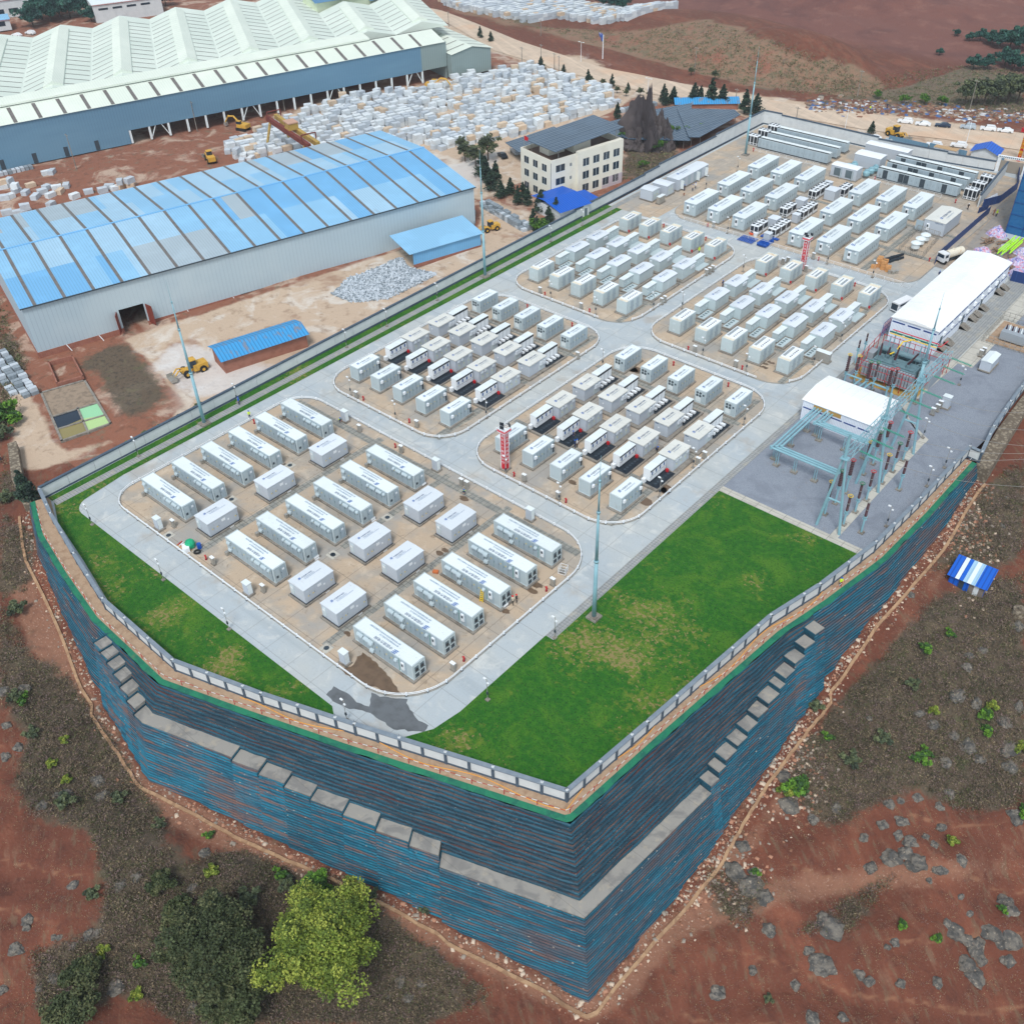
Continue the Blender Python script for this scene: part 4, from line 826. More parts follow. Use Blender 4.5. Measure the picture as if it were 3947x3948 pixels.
for k in 'fg':
    b2, b4 = ('near left block', 'far left block') if k == 'f' else ('near right block', 'far right block')
    for i, x in enumerate(COLS[k]):
        cw = colw(k, i)
        put(cA, USED, (x, 105.5, .115), 'short ribbed container at the front of the %s, %s' % (b2, cw), 'short battery containers front row')
        put(cB, USED, (x, 141.55, .115), 'four fan container at the back of the %s, %s' % (b2, cw), 'short battery containers back row')
        put(pb1, USED, (x+.1, 115.0, .115), 'front plinth with black tray, %s of the %s' % (cw, b2), 'plinths with black trays')
        put(pb2, USED, (x-.1, 127.6, .115), 'rear plinth under cabin and modules, %s of the %s' % (cw, b2), 'rear plinths')
        put(i4, USED, (x+.15, 115.1, .115), 'white blue windowed module row, %s of the %s' % (cw, b2), 'white inverter rows with blue windows')
        put(cx, USED, (x-.1, 120.15, .115), 'front overhanging roof cabin, %s of the %s' % (cw, b2), 'cabins with overhanging roofs')
        put(cxN, USED, (x-.1, 127.95, .115), 'rear overhanging roof cabin, %s of the %s' % (cw, b2), 'cabins with overhanging roofs')
        put(i4N, USED, (x+.15, 133.8, .115), 'white ducted module row, %s of the %s' % (cw, b2), 'white inverter rows with ducts')
        y0 = .15
        put(q20, USED, (x+.05, 161.2, .115), 'smooth container at the front of the %s, %s' % (b4, cw), 'smooth containers front row')
        put(r20, USED, (x+.05, 196.6, .115), 'rusty roofed container at the back of the %s, %s' % (b4, cw), 'smooth containers back row')
        put(pb3, USED, (x, 170.6, .115), 'floor plate plinth, %s of the %s' % (cw, b4), 'plinths with floor plates')
        put(pb4, USED, (x, 182.4, .115), 'rear arched cabin plinth, %s of the %s' % (cw, b4), 'rear plinths far blocks')
        put(l4, USED, (x+.05, 170.9, .115), 'front low cabinet row, %s of the %s' % (cw, b4), 'low cabinet rows')
        put(ar, USED, (x+.1, 174.6, .115), 'front arched roof cabin, %s of the %s' % (cw, b4), 'arched cabins')
        put(arN, USED, (x+.1, 182.8, .115), 'rear arched roof cabin, %s of the %s' % (cw, b4), 'arched cabins')
        put(l4, USED, (x+.7, 189.3, .115), 'rear low cabinet row, %s of the %s' % (cw, b4), 'low cabinet rows')
bg_ = make_big()
for gi, (xs, gn) in enumerate((((-130.6,-123.5,-116.2), 'left'), ((-100.4,-92.9,-85.6), 'right'))):
    for i, x in enumerate(xs):
        for j, y in enumerate((215.1, 231.1, 246.9)):
            fn = ('wall side file', 'middle file', 'chiller side file')[i] if gi == 0 else ('chiller side file', 'middle file', 'hoarding side file')[i]
            put(bg_, USED, (x, y, .115), 'large white roofed container, far %s group, %s, %s row' % (gn, fn, ('front', 'middle', 'back')[j]), 'large white roofed containers')
# wide cabin
def house_box(name, label, cat, x, y, W, L, H, wallm, roofm, z=.115, over=.1, pitch=.25, group=None, axis='y', rz=0):
    t = thing(name, label, cat, (x, y, z), rz, group); mb = MB(); mb.box(-.2,-.2,0,W+.2,L+.2,.25); mb.build('plinth', M['plinth'], t)
    mb = MB(); mb.box(0,0,.25,W,L,H); mb.build('body', wallm, t); mb = MB(); o = over
    if axis == 'y': v = [(-o,-o,H),(W+o,-o,H),(W+o,L+o,H),(-o,L+o,H),(W/2,-o,H+pitch),(W/2,L+o,H+pitch)]; f = [(0,1,4),(2,3,5),(1,2,5,4),(3,0,4,5),(0,3,2,1)]
    else: v = [(-o,-o,H),(W+o,-o,H),(W+o,L+o,H),(-o,L+o,H),(-o,L/2,H+pitch),(W+o,L/2,H+pitch)]; f = [(0,1,5,4),(1,2,5),(2,3,4,5),(3,0,4),(0,3,2,1)]
    mb.add(v, f); mb.build('roof', roofm, t); return t
t = house_box('control_cabin', 'widest grey cabin with lettered roof beside the fenced tanks', 'cabin', -77.8, 242.2, 5.2, 10.4, 3.5, M['pcs'], M['beige'], pitch=.35)
roof_sign(t, (3.6, 1.6, 3.82), PI/2, 1.1, .8, .36, (1.3,.05), (1.3,-.75), None)
mb = MB(); mb.box(-1.9,-.12,.4,-.1,-.02,2.9); mb.build('open_door', M['boxdoor'], t)
mb = MB(); mb.box(.8,-.3,1.0,1.5,0,2.6); mb.box(.9,-.32,1.8,1.3,-.3,2.4,1); mb.build('air_conditioner', [M['white'], M['dark']], t); text('中国南方电网', .34, t, (2.6,-.012,3.0), (RX,0,0), M['ink'])
t = house_box('switch_cabin', 'long grey cabin with open doors beside the straight wall', 'cabin', -144.2, 227.1, 3.9, 15.0, 3.1, M['pcs'], M['pcsroof'], pitch=.3)
roof_sign(t, (2.0, 2.6, 3.42), PI/2, .9, .62, .3, (1.1,.05), (1.1,-.6), None)
for i in range(10): mb = MB(); mb.box(3.895, .5+i*1.42, .4, 3.93, 1.8+i*1.42, 2.9); mb.build('side_door', M['boxdoor'] if i % 2 else M['pcs'], t)
for y, a in ((1.2, .0), (9.2, .0), (13.4, 0)): mb = MB(); mb.box(3.9, y, .4, 4.9, y+.06, 2.8); mb.build('open_door', M['boxlt'], t)
for x, y, s in ((-145.5, 216.6, 'nearer'), (-145.3, 221.9, 'farther')):
    t = house_box('ring_main_cabinet', 'square grey cabinet kiosk with twin doors beside the straight wall, the %s of two' % s, 'kiosk', x, y, 3.9 if s == 'nearer' else 4.8, 3.6, 2.9, M['pcs'], M['pcsroof'], group='kiosks by the straight wall', axis='x')
    w = 3.9 if s == 'nearer' else 4.8
    for i in range(2): mb = MB(); mb.box(w-.005, .6+i*1.2, .45, w+.03, 1.65+i*1.2, 2.6); mb.add([(w+.034,1.0+i*1.2,1.5),(w+.034,1.3+i*1.2,1.5),(w+.034,1.15+i*1.2,1.8)],[(0,1,2)],1); mb.build('door', [M['rail'], M['yellow']], t)
# rows of joined cabinets
def make_row(L, doors, kind):
    t = thing('battery_cabinet_row', 'x', 'cabinet row'); W = 2.5
    mb = MB(); mb.box(-.3,-.3,0,L+.3,W+.3,.3); mb.box(0,0,.3,L,W,.5,1); mb.build('plinth', [M['plinth'], M['black']], t)
    n = 3; d = L/n
    for i in range(n):
        mb = MB(); mb.box(i*d+.03,0,.5,(i+1)*d-.03,W,3.0); mb.build('cabinet_body', M['box'], t)
        mb = MB(); corrug(mb, i*d+.05, (i+1)*d-.05, .05, W-.05, 3.04, 'x', .4); mb.build('roof', M['boxlt'], t)
        for s in range(doors//n):
            w = d/(doors//n); x = i*d+s*w; dark = kind == 'R' and (s+i) % 3 == 1
            mb = MB(); mb.box(x+.08,-.03,.6,x+w-.05,.02,2.85,1 if dark else 0); mb.box(x+w*.5,-.05,1.4,x+w*.5+.06,-.03,1.9,2); mb.build('door', [M['boxdoor'], M['dark'], M['gap']], t)
    mb = MB(); mb.path([(0,.2,3.12),(L,.2,3.12)], .07, 6); mb.path([(0,.55,3.12),(L,.55,3.12)], .07, 6); mb.build('pipe', M['black'], t)
    mb = MB(); mb.path([(0,-.12,.32),(L,-.12,.32)], .09, 6); mb.build('low_pipe', M['black'], t); return t
rA, rB = make_row(22.6, 18, 'L'), make_row(22.6, 15, 'R')
for i, y in enumerate((269.4, 275.0, 280.4)): put(rA, USED, (-140.2, y, 0), 'long joined cabinet row in the far left corner, %s from the front' % ordw(i), 'joined battery cabinet rows')
for i, y in enumerate((268.4, 274.2, 279.8)): put(rB, USED, (-102.2, y, 0), 'long joined cabinet row with dark door recesses near the gate, %s from the front' % ordw(i), 'joined battery cabinet rows')
# chillers
def make_chiller(nm=2, h=2.35):
    t = thing('air_chiller', 'x', 'chiller'); 
    mb = MB(); mb.box(-.1,-.1,0,nm*1.12+.1,2.3,.25); mb.build('skid', M['plinth'], t)
    for i in range(nm):
        x = i*1.12; mb = MB(); mb.box(x,.0,.25,x+1.08,2.2,h); mb.box(x+.1,-.015,.95,x+.98,0,h-.15,1); mb.box(x+.15,-.015,.35,x+.5,0,.8,1); mb.box(x+.58,-.015,.35,x+.93,0,.8,1); mb.box(x+1.08,.12,.95,x+1.095,2.08,h-.15,1); mb.build('casing', [M['white'], M['black']], t)
        for y in (.55, 1.65): mb = MB(); mb.cyl((x+.54,y,h), (x+.54,y,h+.28), .44, .46, 14); mb.cyl((x+.54,y,h+.28), (x+.54,y,h+.29), .40, n=14, m=1); mb.build('fan', [M['white'], M['black']], t)
    return t
ch = make_chiller(2)
cl = [('l',195,772,1,'front left pair'),('l',318,770,1,'front right group'),('l',348,735,1,'front right group, middle'),('l',385,705,1,'front right group, rear'),('l',388,655,1,'second left pair'),('l',505,645,1,'second right group'),('l',545,615,1,'second right group, rear'),('l',542,548,1,'rear left group'),('l',580,522,1,'rear left group, rear'),('l',700,540,1,'rear right group'),
      ('l',660,505,0,'rear cluster')]
chw = [(-110.9,215.2,'front left'),(-106.6,216.2,'front right, nearest'),(-106.5,218.9,'front right, middle'),(-106.5,221.6,'front right, rear'),(-110.9,217.9,'front left, rear'),(-110.6,229.3,'second left'),(-110.6,232.0,'second left, rear'),(-106.4,230.2,'second right, nearest'),(-106.4,232.9,'second right, middle'),(-106.4,235.6,'second right, rear'),
       (-110.2,244.0,'third left, nearest'),(-110.2,246.7,'third left, middle'),(-110.2,249.4,'third left, rear'),(-105.0,250.0,'third right'),(-105.0,252.7,'third right, rear')]
for x, y, s in chw: put(ch, USED, (x, y, .115), 'white chiller module with black fans between the container groups, %s' % s, 'chillers with black fans')
for x, y, w, l, h, s in ((-109.4,221.0,2.4,2.6,2.6,'beside the front chillers'),(-105.9,212.9,1.7,1.5,2.4,'in front of the front right chillers'),(-109.8,236.0,2.4,2.4,2.6,'behind the second chillers'),(-106.1,227.5,1.7,1.6,2.3,'before the second right chillers'),(-106.6,246.0,2.9,3.2,2.8,'beside the third chillers'),(-110,252.5,2.0,1.2,2.2,'behind the third left chillers')):
    house_box('pump_cabinet', 'grey pump cabinet '+s, 'cabinet', x, y, w, l, h, M['pcs'], M['pcsroof'], pitch=.08, group='pump cabinets')
big_ch = make_chiller(3, 2.9)
for i, (x, y) in enumerate(((-144.4,270.3),(-144.2,276.2),(-144.0,281.6))): put(big_ch, USED, (x, y, 0), 'boxy white chiller at the left end of a cabinet row, %s from the front' % ordw(i), 'row end chillers')
for i, (x, y) in enumerate(((-78.2,269.0),(-78.4,274.6),(-78.4,280.2))): put(big_ch, USED, (x, y, 0), 'boxy white chiller at the gate end of a cabinet row, %s from the front' % ordw(i), 'row end chillers')
# middle back plant
house_box('plant_room', 'grey plant room with two recessed bays behind the chillers', 'plant room', -113.2, 262.6, 7.6, 3.4, 3.2, M['pcs'], M['white'], z=0, axis='x')
t = bpy.data.objects['plant_room']
for x in (1.0, 4.4): mb = MB(); mb.box(x,-.03,.6,x+2.2,.0,2.7); mb.box(x+2.25,-1.0,.3,x+2.33,0,2.9,1); mb.build('recessed_bay', [M['gap'], M['box']], t)
house_box('plant_room', 'grey gabled cabin behind the round cooling towers', 'plant room', -111.5, 273.2, 7.6, 4.4, 3.6, M['pcs'], M['white'], z=0, axis='x')
house_box('plant_room', 'long white roofed cabin against the far boundary wall', 'plant room', -113.0, 283.3, 12.6, 3.6, 3.3, M['pcs'], M['white'], z=0, axis='x')
ct = thing('cooling_tower', 'x', 'cooling tower'); mb = MB(); mb.lathe([(.75,.7),(.95,1.0),(1.0,1.7),(.8,2.0),(.6,2.15),(.6,2.35)], n=16); mb.build('shell', M['pole'], ct); mb = MB()
for a in range(4): mb.cyl((.6*math.cos(a*PI/2), .6*math.sin(a*PI/2), 0), (.6*math.cos(a*PI/2), .6*math.sin(a*PI/2), .8), .05)
mb.build('leg', M['steel'], ct)
for i, (x, y) in enumerate(((-104.6,267.0),(-104.4,269.4),(-104.2,271.8),(-110.6,268.3),(-110.0,270.7))): put(ct, USED, (x, y, 0), 'pale blue round cooling tower behind the bayed plant room, %s' % ('right file nearest','right file middle','right file rear','left file nearest','left file rear')[i], 'round cooling towers')
# ================= site furniture =================
# guard rails round the islands
def rail_line(pts, name, label, closed=True, gaps=()):
    t = thing(name, label, 'guard rail', (0,0,0)); P = pts+[pts[0]] if closed else pts; mb = MB(); acc = 0; pm = MB(); nxt = 0
    for a, b in zip(P[:-1], P[1:]):
        L = math.hypot(b[0]-a[0], b[1]-a[1]); 
        if not any(g0 <= acc <= g1 for g0, g1 in gaps):
            for z in (.28, .55): mb.cyl((*a, .11+z), (*b, .11+z), .055, n=5)
            n = max(1, int(L/.5))
            for i in range(n): q = (a[0]+(b[0]-a[0])*i/n, a[1]+(b[1]-a[1])*i/n); mb.cyl((*q, .39), (*q, .66), .018, n=3)
            while nxt < acc+L:
                tt = (nxt-acc)/L; q = (a[0]+(b[0]-a[0])*tt, a[1]+(b[1]-a[1])*tt); pm.box(q[0]-.09, q[1]-.09, .0, q[0]+.09, q[1]+.09, .78); pm.box(q[0]-.16, q[1]-.16, .0, q[0]+.16, q[1]+.16, .14, 1); nxt += 3.0
        acc += L; nxt = max(nxt, acc)
    mb.build('railing', M['white'], t); pm.build('post', [M['white'], M['dark']], t); return t
lbl = ['low white rail round the block of long containers','low white rail round the near left block','low white rail round the near right block','low white rail round the far left block','low white rail round the far right block']
for (b, rs), lb in zip(ISL[:5], lbl):
    rail_line(rrect(b[0]+.1, b[1]+.1, b[2]-.1, b[3]-.1, rs), 'guard_rail', lb, gaps=((30, 38),) if lb.startswith('low white rail round the far') else ())
# tall poles
def tall_pole(x, y, h, label, arm=True):
    t = thing('lightning_pole', label, 'lightning pole', (x, y, 0), 0, 'tall lightning rod poles')
    mb = MB(); mb.box(-.9,-.9,0,.9,.9,.35); mb.box(-.6,-.6,.35,.6,.6,.45); mb.build('footing', M['plinth'], t)
    mb = MB(); mb.cyl((0,0,.4), (0,0,h*.38), .34, .27, 12); mb.cyl((0,0,h*.38), (0,0,h*.68), .25, .18, 12); mb.cyl((0,0,h*.68), (0,0,h*.86), .15, .10, 10)
    for k in (.38,.68,.86): mb.cyl((0,0,h*k-.15), (0,0,h*k+.15), .36 if k < .5 else .27 if k < .8 else .16, n=12)
    mb.build('mast', M['pole'], t, True); mb = MB(); mb.cyl((0,0,h*.86), (0,0,h), .06, .02, 6); mb.build('rod', M['pole'], t)
for x, y, l in ((-147.9,76.9,'beside the straight wall, nearest'),(-147.4,156.2,'beside the straight wall, behind the blue lean-to'),(-140.1,262.4,'by the far cabinet rows'),(-59.7,83.6,'standing in the big lawn')): tall_pole(x, y, 30, 'tall pale blue lightning rod pole '+l)
tall_pole(-47.5, 168.2, 23, 'pale blue lightning rod pole behind the transformer')
# banner towers
def banner_tower(x, y, h, label, a, b):
    t = thing('banner_tower', label, 'banner tower', (x, y, .115), 0, 'red and white lamp towers'); w = .5
    mb = MB(); mb.box(-.8,-.8,0,.8,.8,.3); mb.build('footing', M['plinth'], t)
    mb = MB(); mb.box(-w,-w,.3,w,w,h-.9); mb.build('shaft', mat('banner_red', srgb(196,20,40), .5), t)
    mb = MB()
    for s in (-1, 1):
        for q in (-1, 1): mb.box(s*w-.05, q*w-.05, .3, s*w+.05, q*w+.05, h-.9)
    mb.box(-.85,-.85,h-.95,.85,.85,h-.85)
    for z in (h-.55, h-.15):
        for s in (-1, 1): mb.box(-.85, s*.85-.03, z-.05, .85, s*.85+.03, z+.05); mb.box(s*.85-.03, -.85, z-.05, s*.85+.03, .85, z+.05)
    mb.build('frame', M['white'], t)
    mb = MB(); mb.box(-.85,-.9,h-.75,.85,-.88,h-.35); mb.box(.88,-.85,h-.75,.9,.85,h-.35); mb.build('parapet', mat('banner_pink', srgb(214,90,100), .5), t)
    for i, c in enumerate(a): text(c, .62, t, (-.31, -w-.06, h-1.85-i*(h-2.6)/8), (RX,0,0), M['white'], name='banner_character')
    for i, c in enumerate(b): text(c, .62, t, (w+.06, -.31, h-1.85-i*(h-2.6)/8), (RX,0,RX), M['white'], name='banner_character')
    for (lx, ly, r) in ((-.7,.2,.3),(.5,.8,-.4),(0,-.6,.2)):
        mb = MB(); mb.cbox((lx, ly, h+.15), (.75,.14,.6), r); mb.cyl((lx,ly,h-.2), (lx,ly,h+.0), .04); mb.build('floodlight', M['black'], t)
banner_tower(-93.9, 102.6, 9.1, 'red and white lamp tower with lettering at the corner of the near right block', '落实十个规定动作', '全员参与隐患群治')
banner_tower(-91.0, 205.4, 8.4, 'red and white lamp tower with lettering before the large containers', '落实四步法八步骤', '安全生产人人有责')
# hydrants, cabinets, small posts
hy = thing('fire_hydrant', 'x', 'fire hydrant'); mb = MB(); mb.lathe([(.2,0),(.2,.08),(.12,.1),(.12,.75),(.16,.78),(.14,.95),(.05,1.02)], n=10); mb.cyl((-.28,0,.72),(.28,0,.72),.08); mb.build('barrel', M['red'], hy, True); mb = MB(); mb.cyl((0,0,0),(0,0,.18),.19,n=10); mb.build('foot', M['black'], hy)
HYD = [('4',1168,1235,'beside the green wrapped box'),('4',1440,465,'at the straight wall end of the long containers'),('b',1025,545,'midway along the upper rail of the corner block'),('e',1308,1220,'beside the lawn road, upper'),('c',1662,1325,'beside the lawn road, lower'),('f',245,1190,'at the lower left of the near left block'),('f',672,1400,'at the lower right of the near left block'),
 ('g',318,1295,'near the foot of the lamp tower'),('g',800,1540,'at the lower right of the near right block'),('g',1800,262,'at the back of the near right block, second file'),('h',835,382,'at the back of the near right block, third file'),('h',1343,580,'at the back of the near right block, fourth file'),('i',495,1225,'at the back of the near left block'),('i',242,940,'at the front of the far left block, left'),
 ('i',657,1095,'at the front of the far left block, right'),('j',246,1085,'at the front of the far right block, left'),('j',748,1265,'at the front of the far right block, right'),('i',1347,303,'behind the far left block'),('i',1738,425,'behind the far left block, right'),('j',1795,490,'behind the far right block'),('i',1755,300,'before the large containers, left'),('k',905,1030,'before the large containers by a rail'),
 ('j',1460,250,'before the large containers, right'),('k',1390,225,'beside the far lightning pole'),('m',607,605,'beside the gate end chillers'),('n',475,180,'beside the blue hoarding'),('3',1085,1018,'behind the round cooling towers'),('f',1770,330,'at the back of the near left block, second file')]
for c, x, y, l in HYD: p = at(c, x, y, .115); put(hy, USED, (p[0], p[1], .115), 'red fire hydrant '+l, 'red fire hydrants')
sb = thing('control_pillar', 'x', 'control pillar'); mb = MB(); mb.box(-.45,-.28,0,.45,.28,.18); mb.build('footing', M['plinth'], sb); mb = MB(); mb.box(-.36,-.18,.18,.36,.18,1.5); mb.build('casing', M['steel'], sb); mb = MB(); mb.box(-.42,-.26,1.5,.42,.26,1.58); mb.build('lid', M['white'], sb)
PIL = [('4',985,1050,'next to the tall white cabinet, upper left'),('4',1492,1418,'next to the tall white cabinet, middle'),('4',1210,1262,'beside the hydrant on the left'),('b',692,395,'on the upper rail, left'),('b',1080,588,'on the upper rail, middle'),('b',1640,898,'of the pair on the upper rail, left'),('b',1690,922,'of the pair on the upper rail, right'),('e',1385,1150,'beside the upper lawn road hydrant'),('c',1563,1410,'beside the lower lawn road hydrant'),
 ('f',180,1170,'front left of the near left block'),('f',742,1440,'front right of the near left block'),('g',412,1340,'front left of the near right block'),('g',727,1505,'front middle of the near right block'),('i',545,1525,'behind the near left block'),('i',197,918,'front left of the far left block'),('i',578,1065,'front right of the far left block'),('j',307,1105,'front left of the far right block'),('j',688,1243,'front right of the far right block'),
 ('h',1060,1305,'of the pair by the gravel side road, lower'),('h',1120,1250,'of the pair by the gravel side road, upper'),('i',1325,1020,'of the pair by the central road, left'),('i',1355,1000,'of the pair by the central road, right'),('i',1740,750,'of the three by the central road, left'),('i',1772,735,'of the three by the central road, middle'),('i',1800,715,'of the three by the central road, right'),
 ('j',1125,285,'of the pair behind the far right block, left'),('j',1172,275,'of the pair behind the far right block, right'),('j',1340,355,'at the foot of the far lamp tower'),('j',1410,235,'before the large containers'),('k',965,1040,'before the large containers, left'),('6',1410,415,'of the three on the gravel, left'),('6',1435,395,'of the three on the gravel, middle'),('6',1452,375,'of the three on the gravel, right'),('n',805,800,'of the pair at the gravel corner, left'),('n',825,785,'of the pair at the gravel corner, right')]
for c, x, y, l in PIL: p = at(c, x, y, .115); put(sb, USED, (p[0], p[1], .1), 'low steel control pillar '+l, 'low steel control pillars')
tc = thing('control_cabinet', 'x', 'control cabinet'); mb = MB(); mb.box(-.85,-.6,0,.85,.6,.35); mb.build('footing', M['plinth'], tc); mb = MB(); mb.box(-.62,-.42,.35,.62,.42,2.4); mb.box(.62,-.36,.45,.635,.36,2.3,1); mb.build('casing', [M['pcs'], M['boxlt']], tc); mb = MB(); mb.box(-.68,-.48,2.4,.68,.48,2.52); mb.build('lid', M['boxlt'], tc)
for c, x, y, l in (('4',905,1062,'left of the long containers'),('4',1410,1430,'lower left of the long containers'),('c',558,1345,'beside the wet patch'),('b',560,300,'on the upper rail by a crouching worker'),('b',1408,755,'on the upper rail above the road junction'),('e',1105,335,'at the upper right corner rail')):
    p = at(c, x, y, .115); put(tc, USED, (p[0], p[1], .115), 'tall white control cabinet '+l, 'tall white control cabinets', .02)
p = at('j', 1480, 1180, .1); house_box('steel_cabinet', 'brown stainless cabinet beside the far right block rail', 'cabinet', p[0]-1.2, p[1]-.4, 3.0, 1.1, 2.1, M['steel'], M['boxlt'], pitch=.02, z=.1)
p = at('k', 385, 785, .1); house_box('steel_cabinet', 'brown stainless cabinet beside the two grey kiosks', 'cabinet', p[0]-.6, p[1]-.4, 1.0, 2.6, 1.9, M['steel'], M['boxlt'], pitch=.02, z=.1)
# lamp posts with twin cameras
lp = thing('lamp_post', 'x', 'lamp post'); mb = MB(); mb.box(-.28,-.28,0,.28,.28,.18); mb.build('footing', M['plinth'], lp); mb = MB(); mb.cyl((0,0,.2),(0,0,4.3),.055,.04,6); mb.cyl((-.3,0,4.1),(.3,0,4.1),.03,n=5); mb.build('pole', M['steel'], lp)
mb = MB(); mb.cbox((-.35,0,4.2),(.45,.24,.16)); mb.cbox((.3,-.1,3.75),(.3,.2,.2)); mb.build('floodlight', M['white'], lp); mb = MB(); mb.box(-.12,-.1,1.2,.12,.1,1.7); mb.build('junction_box', M['dark'], lp)
LPS = [('4',522,1037,'on the small lawn, upper'),('4',925,1350,'on the small lawn, middle'),('4',1297,1630,'on the small lawn, lower'),('c',575,1880,'on the small lawn by the wet road'),('5',1208,1678,'on the big lawn edge, middle'),('8',828,97,'on the big lawn edge, lower'),('4',785,650,'on the wall side grass, first'),('f',88,695,'on the wall side grass, third'),('f',463,500,'on the wall side grass, fourth'),('f',932,258,'on the wall side grass, fifth'),('i',295,437,'on the wall side grass, sixth'),('i',590,285,'on the wall side grass, seventh'),('4',1345,345,'on the wall side grass, second'),
 ('f',128,1145,'front left of the near left block'),('f',545,1370,'front of the near left block'),('f',1388,1355,'right side of the near left block'),('g',240,1288,'behind the lamp tower'),('g',738,1540,'front of the near right block'),('g',1670,1490,'lower right of the near right block'),('h',1017,1335,'right side of the near right block'),('h',1490,935,'upper right of the near right block'),('g',1140,280,'upper left of the near right block'),('i',295,965,'front left of the far left block'),('i',713,1115,'front right of the far left block'),('i',1250,1070,'right side of the far left block'),('i',1518,1065,'left side of the far right block'),('j',380,1137,'front left of the far right block'),('j',785,1290,'front right of the far right block'),('j',1412,1222,'lower right of the far right block'),('j',1668,1000,'right side of the far right block'),('j',757,355,'upper left of the far right block'),
 ('k',1113,1100,'before the large containers, left'),('k',885,625,'beside the wall side road'),('k',1220,440,'beside the wall side road, far'),('j',1540,280,'before the large containers, right'),('n',105,285,'by the far right container corner'),('q',908,500,'on the outer gravel, first'),('6',1380,820,'on the outer gravel, second'),('6',1480,715,'on the outer gravel, third'),('r',780,955,'on the gravel path corner'),('n',670,985,'at the gravel by the path bend')]
for c, x, y, l in LPS: p = at(c, x, y, .1); put(lp, USED, (p[0], p[1], .05), 'thin grey lamp post '+l, 'thin lamp posts')
# odds and ends on the pad
def P0(c, x, y, z=.115): p = at(c, x, y, z); return (p[0], p[1], z)
def single(name, label, cat, mb, mats, loc, rz=0, smooth=False, group=None):
    o = mb.build(name, mats, None, smooth); o.location = loc; o.rotation_euler = (0,0,rz); return tag(o, label, cat, group)
M['tarp'] = mat('green_tarpaulin', srgb(20,170,120), .5, [dict(s=2, c=srgb(10,130,96), lo=.4, hi=.7, a=.7)], (4,.6)); M['wood'] = mat('timber', srgb(190,158,118), .8, [dict(s=4, c=srgb(150,116,82), lo=.4, hi=.7, a=.7)], (6,.4)); M['bluep'] = mat('blue_plastic', srgb(16,86,180), .45, [dict(s=2, c=srgb(10,60,140), lo=.4, hi=.7, a=.7)])
t = thing('wrapped_box', 'green tarpaulin wrapped machine on a timber base by the left rail', 'wrapped machine', P0('a',570,1470), -.5); mb = MB(); mb.lathe([(.8,.2),(.85,.9),(.65,1.3),(.3,1.4)], n=9); mb.build('tarpaulin', M['tarp'], t); mb = MB(); mb.box(-.2,-1.3,0,1.3,-.2,.9); mb.build('crate', M['white'], t)
mb = MB(); mb.box(-1.6,-.35,0,1.6,.35,.1); single('timber_board', 'flat timber board lying beside the green wrapped machine', 'board', mb, M['wood'], P0('a',500,1485), .2)
t = thing('pallet', 'red and white slatted pallet under the green wrapped machine', 'pallet', P0('a',520,1462), .2); mb = MB()
for i in range(7): mb.box(-1.3+i*.38,-.5,.06,-1.15+i*.38,.5,.2, i % 2)
mb.build('slats', [M['red'], M['white']], t)
mb = MB(); mb.cyl((0,0,0),(0,0,1.0),.36,n=14); mb.cyl((0,0,.3),(0,0,.36),.38,n=14); mb.cyl((0,0,.65),(0,0,.7),.38,n=14); single('oil_drum', 'blue drum standing beside the green wrapped machine', 'drum', mb, M['bluep'], P0('a',653,1482))
mb = MB(); mb.ring((0,0,.16), .45, .16, 18); single('tyre', 'black tyre lying flat beside the blue drum', 'tyre', mb, M['tyre'], P0('a',630,1522))
t = thing('wire_cage', 'small wire cage with a concrete block inside near the lawn side rail', 'cage', P0('e',1513,985), .3); mb = MB()
for x in (-.6,.6):
    for y in (-.6,.6): mb.cyl((x,y,0),(x,y,1.2),.035,n=4)
for z in (.05,.6,1.2): mb.path([(-.6,-.6,z),(.6,-.6,z),(.6,.6,z),(-.6,.6,z),(-.6,-.6,z)], .03, 4)
for i in range(5):
    q = -.4+i*.2; mb.cyl((q,-.6,0),(q,-.6,1.2),.015,n=3); mb.cyl((.6,q,0),(.6,q,1.2),.015,n=3)
mb.build('bars', M['white'], t); mb = MB(); mb.box(-.45,-.45,.02,.45,.45,.4); mb.build('block', M['plinth'], t)
t = thing('step_ladder', 'yellow stepladder leaning by the third lawn side long container', 'ladder', P0('e',498,1355), 0.2); mb = MB()
for s in (-.28,.28): mb.cyl((s,0,0),(s*.8,.5,2.2),.045,n=5,m=0); mb.cyl((s,.95,0),(s*.8,.5,2.2),.035,n=5,m=0)
for i in range(6): f = (i+.7)/6.5; mb.cbox((0,.5*f,2.2*f),(.5,.14,.05),0,0)
mb.build('frame', mat('ladder_yellow', srgb(236,200,20), .5), t)
t = thing('tool_trolley', 'small orange tool trolley with handle between the cabins and long containers', 'trolley', P0('b',1400,1712), .5); mb = MB(); mb.box(-.45,-.3,.15,.45,.3,.45); mb.path([(-.4,-.25,.4),(-.7,-.25,1.3),(-.7,.25,1.3),(-.4,.25,.4)], .03, 5, 1); mb.build('tray', [mat('orange_paint', srgb(200,110,60), .6), M['dark']], t)
